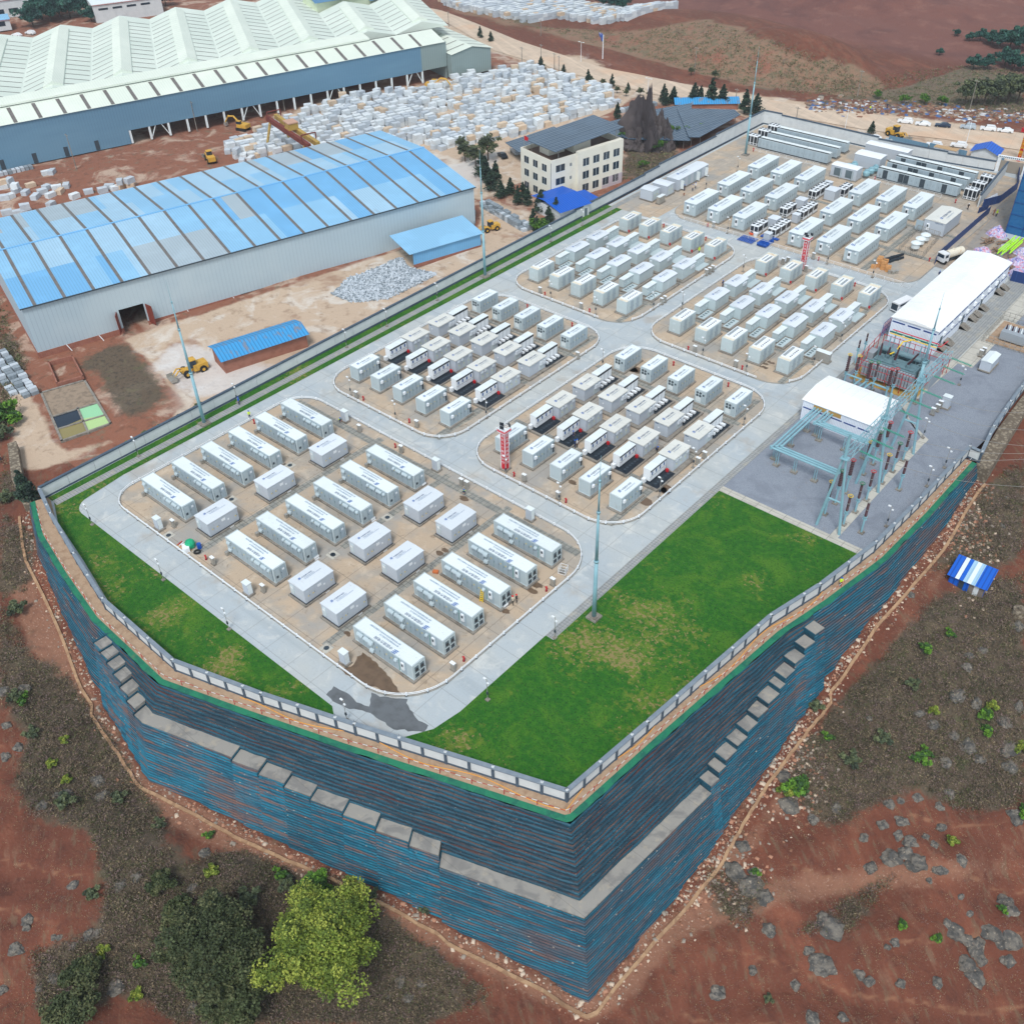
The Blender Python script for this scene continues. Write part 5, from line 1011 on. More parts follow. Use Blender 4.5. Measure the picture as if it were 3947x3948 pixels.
for c, x, y, l in (('e',815,1425,'at the foot of the third lawn side container'),('b',1298,905,'at the end of the highest middle container'),('b',825,1228,'at the end of the third middle container'),('b',298,1585,'at the end of the second middle container'),('a',1748,1585,'at the end of a middle container by the cabin')):
    mb = MB(); mb.add([(-.45,0,0),(.45,0,0),(.45,.12,.7),(-.45,.12,.7),(-.45,.3,0),(.45,.3,0)],[(0,1,2,3),(3,2,5,4),(0,3,4),(1,5,2)]); single('notice_board', 'white notice board leaning '+l, 'notice board', mb, M['white'], P0(c,x,y), PI/2, group='leaning white notice boards')
# wet patches: thin water sheets
M['wet'] = mat('wet_concrete', srgb(104,108,112), .25, [dict(s=.6, c=srgb(84,86,88), lo=.4, hi=.7, a=.7)], None, 'world'); M['wetpad'] = mat('wet_pad', srgb(112,92,74), .3, [dict(s=.8, c=srgb(84,68,54), lo=.4, hi=.7, a=.7)], None, 'world')
def puddle(poly, z, m, seed=1):
    r = random.Random(seed); out = []
    for i in range(len(poly)):
        a, b = Vector(poly[i]), Vector(poly[(i+1) % len(poly)]); n = max(2, int((b-a).length/.5)); d = (b-a); nn = Vector((-d.y, d.x)).normalized() if d.length else Vector((0,0))
        for k in range(n): q = a+d*(k/n)+nn*(mnoise.noise(Vector((a.x+k*.7, a.y*1.3, seed)))*.55 if k else 0); out.append((q.x, q.y))
    o = sheet('puddle', out, z, m); return o
puddle([at('c',*q) for q in [(380,1640),(450,1560),(600,1640),(700,1720),(780,1750),(800,1620),(880,1660),(1140,1680),(1160,1780),(1220,1860),(1330,1925),(1290,1990),(1000,1960),(820,1830),(680,1780),(560,1760),(440,1700)]], .008, M['wet'], 2)
puddle([at('c',*q) for q in [(520,1400),(610,1385),(720,1250),(800,1300),(900,1400),(1000,1530),(1090,1650),(900,1620),(840,1570),(780,1590),(730,1540),(600,1470)]], .135, M['wetpad'], 4)
for c, x, y, s in (('e',1180,1140,.8),('e',1130,1215,.7),('e',800,1465,.6),('h',560,1645,1.3),('h',750,1510,1.0),('h',740,1555,.8),('b',1660,1020,.7),('c',1485,292,.6),('c',1440,322,.6),('c',575,1070,.5),('h',480,420,1.6),('g',1700,1420,.9),('g',860,1350,.7),('g',1410,300,1.1),('j',1020,1200,.6),('j',960,1210,.6),('j',950,1245,.6),('i',1180,1010,.5)):
    p = at(c,x,y,.12); puddle([(p[0]+s*math.cos(k*PI/3)*1.5, p[1]+s*math.sin(k*PI/3)*.8) for k in range(6)], .137, M['wetpad'], int(x))
# manhole covers
mh = thing('manhole_cover', 'x', 'manhole cover') ; mb = MB(); mb.box(-.8,-.8,0,.8,.8,.03); mb.build('apron', M['strip'], mh); mb = MB(); mb.cyl((0,0,.03),(0,0,.05),.42,n=16); mb.build('lid', M['dark'], mh)
for c, x, y, l in (('a',948,1027,'between the left cabins'),('a',362,1362,'below the tall white cabinet'),('b',445,1545,'in the left gap, lower'),('b',950,1195,'in the middle gap'),('c',383,1205,'beside the lower rail'),('a',1890,1540,'below the middle cabins'),('a',1492,710,'in the left gap, upper')): p = P0(c,x,y,.118); put(mh, USED, p, 'round manhole cover in a pale square '+l, 'manhole covers')

# ================= substation on the gravel =================
M['sub'] = M['pole']; M['brown'] = mat('porcelain_brown', srgb(70,30,38), .35, [dict(t='stripe', ax='Z', per=.16, duty=.35, c=srgb(38,18,24), fix=True)])
M['corrw'] = mat('corrugated_white', srgb(226,232,242), .5, [dict(t='stripe', ax='X', per=.3, duty=.3, c=srgb(198,206,222), fix=True), dirt(srgb(190,190,196), .3, .3)]); M['corrwy'] = mat('corrugated_white_side', srgb(226,232,242), .5, [dict(t='stripe', ax='Y', per=.3, duty=.3, c=srgb(198,206,222), fix=True)])
M['wroof'] = mat('white_roof', srgb(240,241,240), .55, [dict(s=.5, c=srgb(214,200,184), lo=.62, hi=.78, a=.6), dict(s=.15, c=srgb(226,228,232), lo=.4, hi=.7, a=.7)]); M['navy'] = mat('navy_stripe', srgb(20,60,130), .5)
def hall(name, label, x, y, W, L, H, axis, pitch, seams):
    t = thing(name, label, 'building', (x, y, .02)); mb = MB(); mb.box(0,0,0,W,.02,H); mb.box(0,.02,0,W,L,H); mb.build('wall', [M['corrw']], t)
    mb = MB(); o = .25; n = 8; vs = []
    for s in (0, 1):
        for i in range(n+1):
            f = i/n; zz = H+pitch*(1-abs(2*f-1))**.8
            vs.append((-o+(W+2*o)*f, -o if s == 0 else L+o, zz) if axis == 'y' else (-o if s == 0 else W+o, -o+(L+2*o)*f, zz))
    k = n+1; fs = [((i, i+1, k+i+1, k+i) if axis == 'y' else (i, k+i, k+i+1, i+1)) for i in range(n)]; fs += [tuple(range(k)), tuple(reversed(range(k, 2*k)))]
    mb.add(vs, fs); mb.build('roof', M['wroof'], t); mb = MB()
    for q in seams:
        if axis == 'x': 
            for i in range(n): f0, f1 = i/n, (i+1)/n; z = lambda f: H+pitch*(1-abs(2*f-1))**.8+.03; a, b = -o+(L+2*o)*f0, -o+(L+2*o)*f1; mb.cyl((q, a, z(f0)), (q, b, z(f1)), .045, n=4)
        else:
            for i in range(n): f0, f1 = i/n, (i+1)/n; z = lambda f: H+pitch*(1-abs(2*f-1))**.8+.03; a, b = -o+(W+2*o)*f0, -o+(W+2*o)*f1; mb.cyl((a, q, z(f0)), (b, q, z(f1)), .045, n=4)
    mb.build('roof_seam', M['boxlt'], t); return t
g = hall('switchgear_hall', 'low white arched hall with pale blue pipes entering its front wall', -61.4, 149.4, 13.6, 10.2, 4.4, 'x', .7, [1.7*i for i in range(1, 8)])
mb = MB()
for i in range(5): mb.box(.2+i*2.7, -.03, 2.7, 2.5+i*2.7, 0, 2.95)
mb.build('blue_stripe', M['navy'], g)
for i in range(2): mb = MB(); mb.box(2.2+i*2.9, -.06, 3.3, 4.7+i*2.9, 0, 4.1); mb.build('pipe_entry_plate', mat('rust_plate', srgb(176,140,80), .6), g)
g = hall('equipment_hall', 'long white roofed hall with blue stripes and roadside steps', -61.6, 187.2, 9.8, 39.8, 5.3, 'y', .75, [4.0*i for i in range(1, 10)])
mb = MB()
for z in (1.9, 4.3): 
    for i in range(3): mb.box(.2+i*3.3,-.03,z,2.9+i*3.3,0,z+.3)
    for i in range(10): mb.box(9.8, .3+i*4, z, 9.83, 3.7+i*4, z+.3)
mb.build('blue_stripe', M['navy'], g)
for i in range(9): y = 3.2+i*4.1; mb = MB(); mb.box(9.8, y, 2.9, 10.2, y+.9, 3.6); mb.build('air_conditioner', M['white'], g)
for i, y in enumerate((2.0, 5.2, 13.5, 18.2, 20.6, 24.2, 33.5, 36.5)):
    mb = MB()
    for k in range(5): mb.box(9.8, y, 0, 10.4+k*.32, y+1.9, .85-k*.17)
    mb.build('steps', M['plinth'], g)
for y in (2.3, 13.8, 24.5, 33.8): mb = MB(); mb.box(9.8,y,.9,9.83,y+1.2,3.0); mb.build('door', M['gap'], g)
t = thing('cable_tray_frame', 'dark blue lattice frame beside the long white hall', 'steel frame', (-62.9, 187.0, .02)); mb = MB()
for i in range(9): mb.cyl((0,i*.8,0),(0,i*.8,3.4),.06,n=4); mb.cyl((0,i*.8,0),(0,i*.8+.8,3.4),.04,n=4,m=1)
for z in (1.1,2.2,3.4): mb.cyl((0,0,z),(0,7.2,z),.05,n=4)
mb.build('lattice', [M['navy'], M['redm']], t)
# bus pipes
pt = thing('bus_duct', 'three pale blue bus pipes looping out over the gravel from the low hall', 'bus pipe', (0,0,0))
for i in range(3):
    x = -58.9+i*.62; yb = 133.4+i*.62; mb = MB(); mb.path([(x,149.4,3.6),(x,yb,3.6),(-46.4+.2*i,yb,3.6)], .19, 10)
    for q in (146,142,138): mb.cyl((x,q-.06,3.6),(x,q+.06,3.6),.25,n=10)
    for q in (-56,-53,-50,-48): mb.cyl((q-.06,yb,3.6),(q+.06,yb,3.6),.25,n=10)
    mb.cyl((x,yb,3.3),(x,yb,3.9),.27,n=10); mb.build('pipe', M['sub'], pt, False)
for x, y in ((-58.5,146.6),(-58.5,140.6),(-58.9,135.2),(-57.6,133.8),(-54.2,133.9),(-50.3,133.9)):
    mb = MB(); mb.box(x-.55,y-.45,0,x+.55,y+.45,.35,1); mb.cyl((x-.2,y,.3),(x-.2,y,3.4),.07); mb.cyl((x+.2,y,.3),(x+.2,y,3.4),.07); mb.cyl((x-.2,y,1),(x+.2,y,2),.03); mb.build('support', [M['sub'], M['plinth']], pt)
pt = thing('bus_duct', 'three pale blue bus pipes running along the front of the low hall', 'bus pipe', (0,0,0))
for i in range(3):
    x = -56.7+i*.62; yb = 144.9+i*.55; mb = MB(); mb.path([(x,149.4,3.6),(x,yb,3.6),(-45.0,yb,3.6)], .19, 10); mb.cyl((x,yb,3.3),(x,yb,3.9),.27,n=10); mb.build('pipe', M['sub'], pt)
for x, y in ((-56.6,146.3),(-55.4,145.3),(-50.5,145.4),(-46.8,145.4)):
    mb = MB(); mb.box(x-.55,y-.45,0,x+.55,y+.45,.35,1); mb.cyl((x-.2,y,.3),(x-.2,y,3.4),.07); mb.cyl((x+.2,y,.3),(x+.2,y,3.4),.07); mb.build('support', [M['sub'], M['plinth']], pt)
RC = {'yellow': mat('ring_yellow', srgb(232,196,50), .4), 'green': mat('ring_green', srgb(30,130,90), .4), 'red': mat('ring_red', srgb(200,40,50), .4)}
def insulator(x, y, h, ring, label, group, base=2.9, r=.2, z0=0, tilt=None, seg=2):
    t = thing('post_insulator', label, 'insulator', (x, y, z0), 0, group); mb = MB(); mb.box(-.45,-.45,0,.45,.45,.25); mb.build('footing', M['plinth'], t)
    mb = MB(); mb.cyl((0,0,.2),(0,0,base),.17,.15,10); mb.cyl((0,0,base-.05),(0,0,base+.1),.34,n=10); mb.box(-.35,-.1,base-.6,.35,.1,base-.35); mb.build('support_column', M['sub'], t)
    d = (h-base-.1)/seg
    for i in range(seg):
        z = base+.1+i*d; mb = MB(); prof = []
        k = 9
        for j in range(k): prof += [(r*.62, z+d*j/k), (r*1.15, z+d*(j+.45)/k)]
        prof.append((r*.6, z+d-.12)); mb.lathe(prof, n=10); mb.build('porcelain', M['brown'], t); mb = MB(); mb.cyl((0,0,z+d-.12),(0,0,z+d),.2,n=8); mb.build('joint', M['steel'], t)
    if ring: mb = MB(); mb.ring((0,0,h-.05), .42, .05, 16); mb.cyl((-.42,0,h-.05),(.42,0,h-.05),.03,n=4); mb.cyl((0,0,h-.1),(0,0,h+.3),.06,n=5); mb.build('corona_ring', RC[ring], t)
    return t
cols3 = ['yellow','green','red']
for i, y in enumerate((126.4,130.6,134.7)): insulator(-41.1, y, 6.2, cols3[i], 'slim brown surge arrester with %s ring beside the concrete strip, left bay' % cols3[i], 'slim surge arresters')
for i, y in enumerate((140.7,144.9,149.1)): insulator(-41.1, y, 6.2, cols3[i], 'slim brown surge arrester with %s ring beside the concrete strip, right bay' % cols3[i], 'slim surge arresters')
insulator(-38.0, 126.4, 6.4, None, 'ringless brown arrester on the outer gravel, left', 'ringless arresters', base=3.4); insulator(-38.1, 140.8, 6.4, None, 'ringless brown arrester on the outer gravel, right', 'ringless arresters', base=3.4)
for i, y in enumerate((126.9,130.6,134.4)): insulator(-44.7, y, 7.0, cols3[i], 'thick brown bushing with %s ring under the gantry, left bay' % cols3[i], 'thick bushings', base=3.7, r=.3, seg=1)
for i, y in enumerate((141.0,144.8,148.6)): insulator(-44.7, y, 7.0, cols3[i], 'thick brown bushing with %s ring under the gantry, right bay' % cols3[i], 'thick bushings', base=3.7, r=.3, seg=1)
for i, x in enumerate((-59.2,-55.4,-51.6)): insulator(x, 167.0, 6.4, cols3[i], 'slim brown arrester with %s ring before the transformer' % cols3[i], 'transformer arresters')
for i, x in enumerate((-60.6,-56.3,-52.1)): insulator(x, 165.6, 6.8, cols3[i], 'thick brown bushing with %s ring rising behind the low hall' % cols3[i], 'transformer side bushings', base=2.9, r=.3, seg=1)
pt = thing('bus_duct', 'pale blue bus pipes behind the low hall feeding the transformer bushings', 'bus pipe', (0,0,0)); mb = MB(); mb.path([(-60.6,165.6,2.4),(-57.4,165.6,2.4),(-57.4,159,3.2)], .19, 8); mb.path([(-56.3,165.6,2.4),(-56.3,159,3.2)], .19, 8); mb.path([(-52.1,165.6,2.4),(-55.4,165.6,2.4),(-55.4,159,3.2)], .19, 8); mb.build('pipe', M['sub'], pt)
for i, y in enumerate((172.0, 175.4)): insulator(-62.3, y+2, 5.6, None, 'slim brown cable terminal left of the transformer, %s' % ('nearer','farther')[i], 'cable terminals', base=3.6, r=.16)
# gantry
gt = thing('gantry', 'pale blue lattice gantry on three A frame legs above the bushings', 'gantry', (0,0,0)); GZ = 14.6
for y in (123.7, 137.9, 152.1):
    mb = MB(); mb.cyl((-44.5,y,0),(-42.7,y,GZ),.24,.19,10); mb.build('leg', M['sub'], gt); mb = MB(); mb.cyl((-40.5,y,0),(-42.3,y,GZ),.24,.19,10); mb.build('leg', M['sub'], gt)
    mb = MB(); mb.cyl((-43.7,y,6.2),(-41.3,y,6.2),.16,n=8); mb.cyl((-42.5,y,GZ-.2),(-42.5,y,GZ+4.5 if y < 150 else GZ+1),.26,.2,10); mb.box(-43.1,y-.6,GZ-.1,-41.9,y+.6,GZ); mb.build('column_head', M['sub'], gt)
    mb = MB()
    for k in range(5): mb.ring((-42.9, y+.3, GZ+.7+k*.75), .42, .025, 10)
    mb.build('cage_ladder', M['sub'], gt)
mb = MB(); hw, hh = .55, .6; y0, y1 = 123.9, 163.5; n = 34
for sx in (-hw, hw):
    for sz in (-hh, hh): mb.cyl((-42.5+sx,y0,GZ+.1+sz),(-42.5+sx,y1,GZ+.1+sz),.07,n=5)
for i in range(n):
    a, b = y0+(y1-y0)*i/n, y0+(y1-y0)*(i+1)/n; s = 1 if i % 2 else -1
    for sx in (-hw, hw): mb.cyl((-42.5+sx,a,GZ+.1-s*hh),(-42.5+sx,b,GZ+.1+s*hh),.045,n=4)
    for sz in (-hh, hh): mb.cyl((-42.5-s*hw,a,GZ+.1+sz),(-42.5+s*hw,b,GZ+.1+sz),.045,n=4)
mb.build('lattice_beam', M['sub'], gt)
M['gins'] = mat('glass_green', srgb(70,160,140), .25)
ins = thing('insulator_string', 'x', 'insulator string'); mb = MB(); mb.cyl((0,0,0),(4.2,0,-.25),.05,n=5)
for i in range(16): mb.cyl((.5+i*.22,0,-.03-i*.013),(.58+i*.22,0,-.035-i*.013),.24,.12,8)
mb.build('glass_discs', M['gins'], ins); mb = MB(); mb.cyl((0,0,0),(.5,0,-.03),.06,n=5); mb.build('fitting', M['steel'], ins)
ENDS = []
for i, y in enumerate((126.6,130.6,134.6,141.0,145.0,149.0,154.5,158.5,162.0)):
    put(ins, USED, (-41.9, y, GZ+.2), 'green glass insulator string on the gantry beam, %s from the lawn end' % ordw(i), 'green glass insulator strings'); ENDS.append((-37.7, y, GZ-.05))
TG = [('s',1160,440),('s',1160,395),('s',1160,700),('s',1120,350),('s',1160,240),('s',1160,230)]
for i in range(6):
    a = Vector(ENDS[i]); q = at3('s', 1250, [720,470,430,380,240,80][i], 15.0); b = Vector(q); pts = [tuple(a.lerp(b, k/14)-Vector((0,0,1.2*math.sin(PI*k/14)))) for k in range(15)]; mb = MB(); mb.path(pts, .03, 4)
    tag(mb.build('power_line', M['steel']), 'thin overhead wire leaving the gantry, %s from the lawn end' % ordw(i), 'power line', 'overhead wires')
# transformer
sheet('oil_pit', [(-60.8,168.3),(-47.6,168.3),(-47.6,181.5),(-60.8,181.5)], .12, mat('yellow_pit', srgb(178,142,72), .9, [dict(s=.8, c=srgb(140,110,60), lo=.4, hi=.7, a=.7)], None, 'world'), -.1)
tf = thing('power_transformer', 'big grey green power transformer with finned radiators in a red pipe frame', 'transformer', (-59.2, 169.6, .1))
M['tfg'] = mat('transformer_grey', srgb(104,132,140), .5, [dict(s=1, c=srgb(84,108,118), lo=.4, hi=.7, a=.6)]); M['tfl'] = mat('radiator_grey', srgb(150,158,166), .5)
for bank, (y, h) in enumerate(((0,3.7),(6.6,3.7))):
    for i in range(17): mb = MB(); mb.box(i*.585,y,.8,i*.585+.45,y+1.9,h); mb.build('radiator_fin', M['tfl'] if bank == 0 else M['tfg'], tf)
    mb = MB(); mb.cyl((0,y+.4,h+.12),(9.9,y+.4,h+.12),.12,n=8); mb.cyl((0,y+1.5,h+.12),(9.9,y+1.5,h+.12),.12,n=8); mb.build('header_pipe', M['tfg'], tf)
mb = MB(); mb.box(.6,2.6,.5,9.2,6.0,3.2); mb.box(.9,2.9,3.2,8.9,5.7,3.45); mb.build('tank', M['tfg'], tf); mb = MB(); mb.cyl((1,6.2,4.4),(8.8,6.2,4.4),.55,n=14); mb.cyl((2,6,3.2),(2,6.2,4.1),.1); mb.cyl((8,6,3.2),(8,6.2,4.1),.1); mb.build('conservator', M['tfg'], tf)
mb = MB(); mb.box(-1.6,5.6,0,-.3,7.8,2.8); mb.build('control_box', M['tfl'], tf)
mb = MB(); mb.box(9.6,4.2,0,12.2,9.8,3.0); mb.build('control_box', M['tfl'], tf)
for x, y, dx, l in ((1.6,3.6,0,2.6),(2.7,4.8,.2,1.6),(4.7,3.6,.3,2.9),(7.4,3.6,1.4,2.9)):
    mb = MB(); mb.cyl((x,y,3.4),(x,y,4.2),.42,.36,12); mb.build('turret', M['tfg'], tf); mb = MB(); d = 12
    for k in range(d): a, b = k/d, (k+.9)/d; mb.cyl((x+dx*a,y,4.2+l*a),(x+dx*b,y,4.2+l*b),.27-.08*a,.17-.05*a,9)
    mb.build('bushing', M['brown'], tf)
mb = MB(); r2 = random.Random(4)
for i in range(16): a = Vector((r2.uniform(.8,9),r2.uniform(2.8,6),3.5)); b = a+Vector((r2.uniform(-1,1),r2.uniform(-1,1),r2.uniform(0,.7))); mb.cyl(a,b,.09,n=5)
mb.build('top_pipework', M['tfg'], tf)
rf = thing('fire_pipe_frame', 'red fire sprinkler pipe frame round the transformer', 'sprinkler frame', (-60.2,168.9,.1)); mb = MB()
for (x0,y0,x1,y1) in ((0,0,12.4,0),(0,0,-.8,11.8),(12.4,0,13.4,13),(0,12,13,12)):
    for z in (1.6,3.2,4.4): mb.cyl((x0,y0,z),(x1,y1,z),.06,n=5)
    for k in range(5): f = k/4; mb.cyl((x0+(x1-x0)*f,y0+(y1-y0)*f,0),(x0+(x1-x0)*f,y0+(y1-y0)*f,4.6),.07,n=5)
mb.build('pipes', M['redm'], rf)
bb = thing('bus_bar_bridge', 'coloured bus bar bridge with yellow green and red bars before the long hall', 'bus bar', (-58.8,180.8,.1)); mb = MB()
for x in (0,3.2,6.4): 
    for y in (0,2.6): mb.cyl((x,y,0),(x,y,4.6),.13,n=8,m=3)
for i in range(3): mb.cyl((-.6,.5+i*.8,4.9),(9,.5+i*.8,4.9),.11,n=6,m=i)
mb.path([(4.5,.5,5.1),(3.2,-2.0,5.3),(3.3,-5.2,4.6),(2.6,-6.2,4.2)], .13, 6, 0); mb.path([(9,1.3,4.9),(9.6,1.3,5.0),(9.6,5,4.6)], .11, 6, 2); mb.build('bars', [RC['yellow'], RC['green'], RC['red'], M['sub']], bb)
house_box('grey_kiosk', 'pale grey kiosk with pitched roof on feet in the outer gravel', 'kiosk', -42.3, 186.9, 2.1, 4.6, 2.2, M['pcs'], M['boxlt'], z=.2, axis='y', pitch=.3)
house_box('grey_kiosk', 'tall grey cabinet at the gravel edge beside three steel pillars', 'cabinet', at('6',1455,375,0)[0], at('6',1455,375,0)[1], 1.4, 1.1, 2.6, M['pcs'], M['boxlt'], z=.05, pitch=.05)
# far right transformer group
mb = MB(); q = at('n', 1010, 690, 0); t = thing('small_transformer', 'small fenced transformer with white bushings at the right edge', 'transformer', (q[0]-2, q[1]-2, 0)); mb.box(0,0,.4,5,3.4,2.2); mb.build('tank', M['tfl'], t)
for i in range(7): mb = MB(); mb.cyl((.5+i*.6,1.6,2.2),(.5+i*.6,1.6,3.3),.18,.1,8); mb.build('bushing', M['white'] if i % 2 else M['brown'], t)
t = thing('wire_fence', 'pale steel fence round the small transformer at the right edge', 'fence', (q[0]-4.5, q[1]-4.5, 0)); mb = MB()
P_ = [(0,0),(11,0),(11,12),(0,12),(0,0)]
for a, b in zip(P_[:-1], P_[1:]):
    for z in (.1,1,1.9): mb.cyl((*a,z),(*b,z),.05,n=4)
    n = 10
    for i in range(n): x_, y_ = a[0]+(b[0]-a[0])*i/n, a[1]+(b[1]-a[1])*i/n; mb.cyl((x_,y_,0),(x_,y_,2),.05,n=4)
mb.build('panel', M['steel'], t); sheet('small_pit', [(q[0]-4,q[1]-4),(q[0]+6,q[1]-4),(q[0]+6,q[1]+7),(q[0]-4,q[1]+7)], .075, M['walkdirt'])
# right hand end: blue wrapped tower, hoarding, gate, wall
M['scaf'] = mat('blue_scaffold_net', srgb(24,116,176), .7, [dict(t='grid', p=(2.0,2.0,1.9), wd=.10, c=srgb(16,84,132), a=.8, fix=True), dict(s=1.2, c=srgb(16,96,150), lo=.4, hi=.7, a=.6)], (1.2,.5,.15))
mb = MB(); mb.box(0,0,0,16,14,27); t = thing('scaffold_tower', 'tall building wrapped in bright blue scaffold netting at the right edge', 'building under construction', (-61.8,254.8,0)); mb.build('netting', M['scaf'], t); mb = MB()
for x in (0.1,4,8,12,15.9):
    for z in (0,): mb.cyl((x,-.15,0),(x,-.15,27.6),.07,n=4)
for z in range(2, 27, 3): mb.cyl((0,-.16,z),(16,-.16,z),.05,n=4)
mb.build('scaffold_pole', M['navy'], t)
M['hoard'] = mat('blue_hoarding', srgb(24,56,112), .6, [dict(t='grid', p=(1.8,1.8,0), wd=.1, c=srgb(40,80,140), a=.8)], None, 'world')
for pl, l, h in (([(-68.0,226.7),(-68.8,230.4),(-69.2,264.0)],'along the muddy track beside the large containers',1.9),([(-72.0,266.6),(-69.6,272),(-69.3,284.0),(-73.4,296.3)],'curving toward the gate',2.2),([(-71.4,262.2),(-70.4,266.4)],'in a short run by the white wall',1.5),([(-51.4,229.5),(-36,231)],'behind the long white hall',2.6)):
    mb = MB()
    for a, b in zip(pl[:-1], pl[1:]):
        L = math.hypot(b[0]-a[0], b[1]-a[1]); mb.cbox(((a[0]+b[0])/2,(a[1]+b[1])/2,h/2),(L,.08,h),math.atan2(b[1]-a[1],b[0]-a[0]))
        n = int(L/3)+1
        for i in range(n+1): mb.cyl((a[0]+(b[0]-a[0])*i/n,a[1]+(b[1]-a[1])*i/n,0),(a[0]+(b[0]-a[0])*i/n,a[1]+(b[1]-a[1])*i/n,h+.15),.06,n=4)
    tag(mb.build('hoarding', M['hoard']), 'dark blue sheet hoarding '+l, 'hoarding', 'dark blue hoardings')
sheet('dirt_track', [(-68.6,226),(-69.0,264),(-69.0,284),(-60,284),(-62.2,254),(-57.5,240),(-60,226)], .018, mat('track_mud', srgb(146,140,134), .9, [dict(s=(.6,.06,1), c=srgb(178,156,132), lo=.45, hi=.65, a=.7), dict(s=.5, c=srgb(112,104,98), lo=.5, hi=.7, a=.6)], (3,.4), 'world'))
sheet('site_ground', [(-57.4,232.5),(-57.4,254),(-30,262),(-30,232.5)], .02, mat('site_mud', srgb(140,118,108), .9, [dict(s=.6, c=srgb(106,88,84), lo=.45, hi=.65, a=.7), dict(s=1.5, c=srgb(170,156,160), lo=.58, hi=.7, a=.6)], (2,.6), 'world'))
ew = thing('end_wall', 'short white wall with dark cap leading to the site gate', 'wall', (0,0,0)); a, b = (-73.0,266.2), (-75.9,293.3); L = math.hypot(b[0]-a[0], b[1]-a[1]); an = math.atan2(b[1]-a[1], b[0]-a[0])
mb = MB(); mb.cbox(((a[0]+b[0])/2,(a[1]+b[1])/2,1.6),(L,.3,3.2),an); mb.build('panel', M['wallw'], ew); mb = MB(); mb.cbox(((a[0]+b[0])/2,(a[1]+b[1])/2,3.3),(L+.2,.5,.3),an); mb.build('cap', M['walld'], ew)
mb = MB(); mb.cbox((0,0,.9),(6.4,.1,1.7),0,0,-.5); mb.cbox((-3,0,.4),(.1,.8,.8)); mb.cbox((3,0,.4),(.1,.8,.8)); o = single('notice_board', 'long white notice board leaning behind the short end wall', 'notice board', mb, M['white'], (-71.4,271.0,0), 1.42)
gt2 = thing('site_gate', 'white gate frame with slatted header and grey gate leaf', 'gate', (-78.9,293.6,0), .16); mb = MB(); mb.box(0,0,0,.9,.5,4.3); mb.box(7,0,0,7.4,.4,4.3); mb.build('pillar', M['white'], gt2); mb = MB(); mb.box(-.1,-.1,3.9,7.6,.5,4.5)
mb.build('header', M['white'], gt2); mb = MB()
for i in range(14): mb.box(.3+i*.5,-.13,4.05,.6+i*.5,-.1,4.4)
mb.build('header_slot', M['gap'], gt2); mb = MB(); mb.box(.9,.2,.1,7,.3,3.2); mb.build('gate_leaf', mat('gate_brown', srgb(150,140,128), .6), gt2)
bm_ = thing('banner_mast', 'red mast with gold lettering and crossarm above the gate', 'mast', (-76.2,304.5,0)); mb = MB(); mb.box(-.45,-.2,0,.45,.2,11); mb.box(-1.6,-.25,8.2,1.6,.25,9.3); mb.build('mast', M['red'], bm_)
for i, c in enumerate('安全生产施工'): text(c, 1.15, bm_, (-.55,-.23,6.9-i*1.15), (RX,0,0), M['yellow'], name='gold_character')
# fenced tanks, pallets, rolls
tk = thing('storage_tank', 'x', 'tank'); mb = MB(); mb.lathe([(1.0,.9),(1.0,2.0),(1.25,2.05),(1.2,2.2),(.6,2.5),(.1,2.6)], n=16); mb.build('vessel', M['boxlt'], tk, False); mb = MB()
for k in range(4): mb.cyl((.8*math.cos(k*PI/2),.8*math.sin(k*PI/2),0),(.8*math.cos(k*PI/2),.8*math.sin(k*PI/2),1.0),.07)
mb.build('leg', M['steel'], tk)
for i, (x, y) in enumerate(((318,945),(350,915),(386,888))): p = P0('m',x,y,.115); put(tk, USED, p, 'domed grey tank inside the mesh enclosure, %s' % ('nearest','middle','farthest')[i], 'domed tanks')
F4 = [at('m',*q,.115) for q in ((203,955),(370,1002),(490,862),(335,812))]; t = thing('wire_fence', 'mesh enclosure round three domed tanks', 'fence', (0,0,.115)); 
for a, b in zip(F4, F4[1:]+F4[:1]):
    mb = MB()
    for z in (.1,.9,1.8): mb.cyl((*a,z),(*b,z),.04,n=4)
    for i in range(12): x_, y_ = a[0]+(b[0]-a[0])*i/12, a[1]+(b[1]-a[1])*i/12; mb.cyl((x_,y_,0),(x_,y_,1.9),.05 if i % 3 == 0 else .02,n=4)
    mb.build('panel', M['plinth'], t)
M['pal'] = mat('orange_timber', srgb(200,146,92), .8, [dict(s=3, c=srgb(160,110,66), lo=.4, hi=.7, a=.6)])
for i, (x, y, n) in enumerate(((112,222,1),(142,215,3),(150,205,3),(172,232,3),(182,225,3),(205,245,2))):
    p = P0('n',x,y,.115); t = thing('crate_stack', 'stack of pale timber crates beside the black rolls, %s from the left' % ordw(i), 'crates', p, .3, 'timber crate stacks')
    for k in range(n): mb = MB(); mb.box(-.6,-.5,k*.75,.6,.5,k*.75+.68); mb.build('crate', M['pal'], t)
for i in range(12): 
    p = P0('n',198+(i%6)*17,192-(i%6)*5-(i//6)*20,.115); mb = MB(); mb.cyl((-1,0,.3),(1,0,.3),.3,n=8); mb.cyl((-1.05,0,.3),(-1,0,.3),.12,n=6); single('membrane_roll', 'black wrapped roll lying beside timber crates', 'roll', mb, M['black'], (p[0],p[1],.115), .9+.1*(i%3), group='black rolls by the crates')
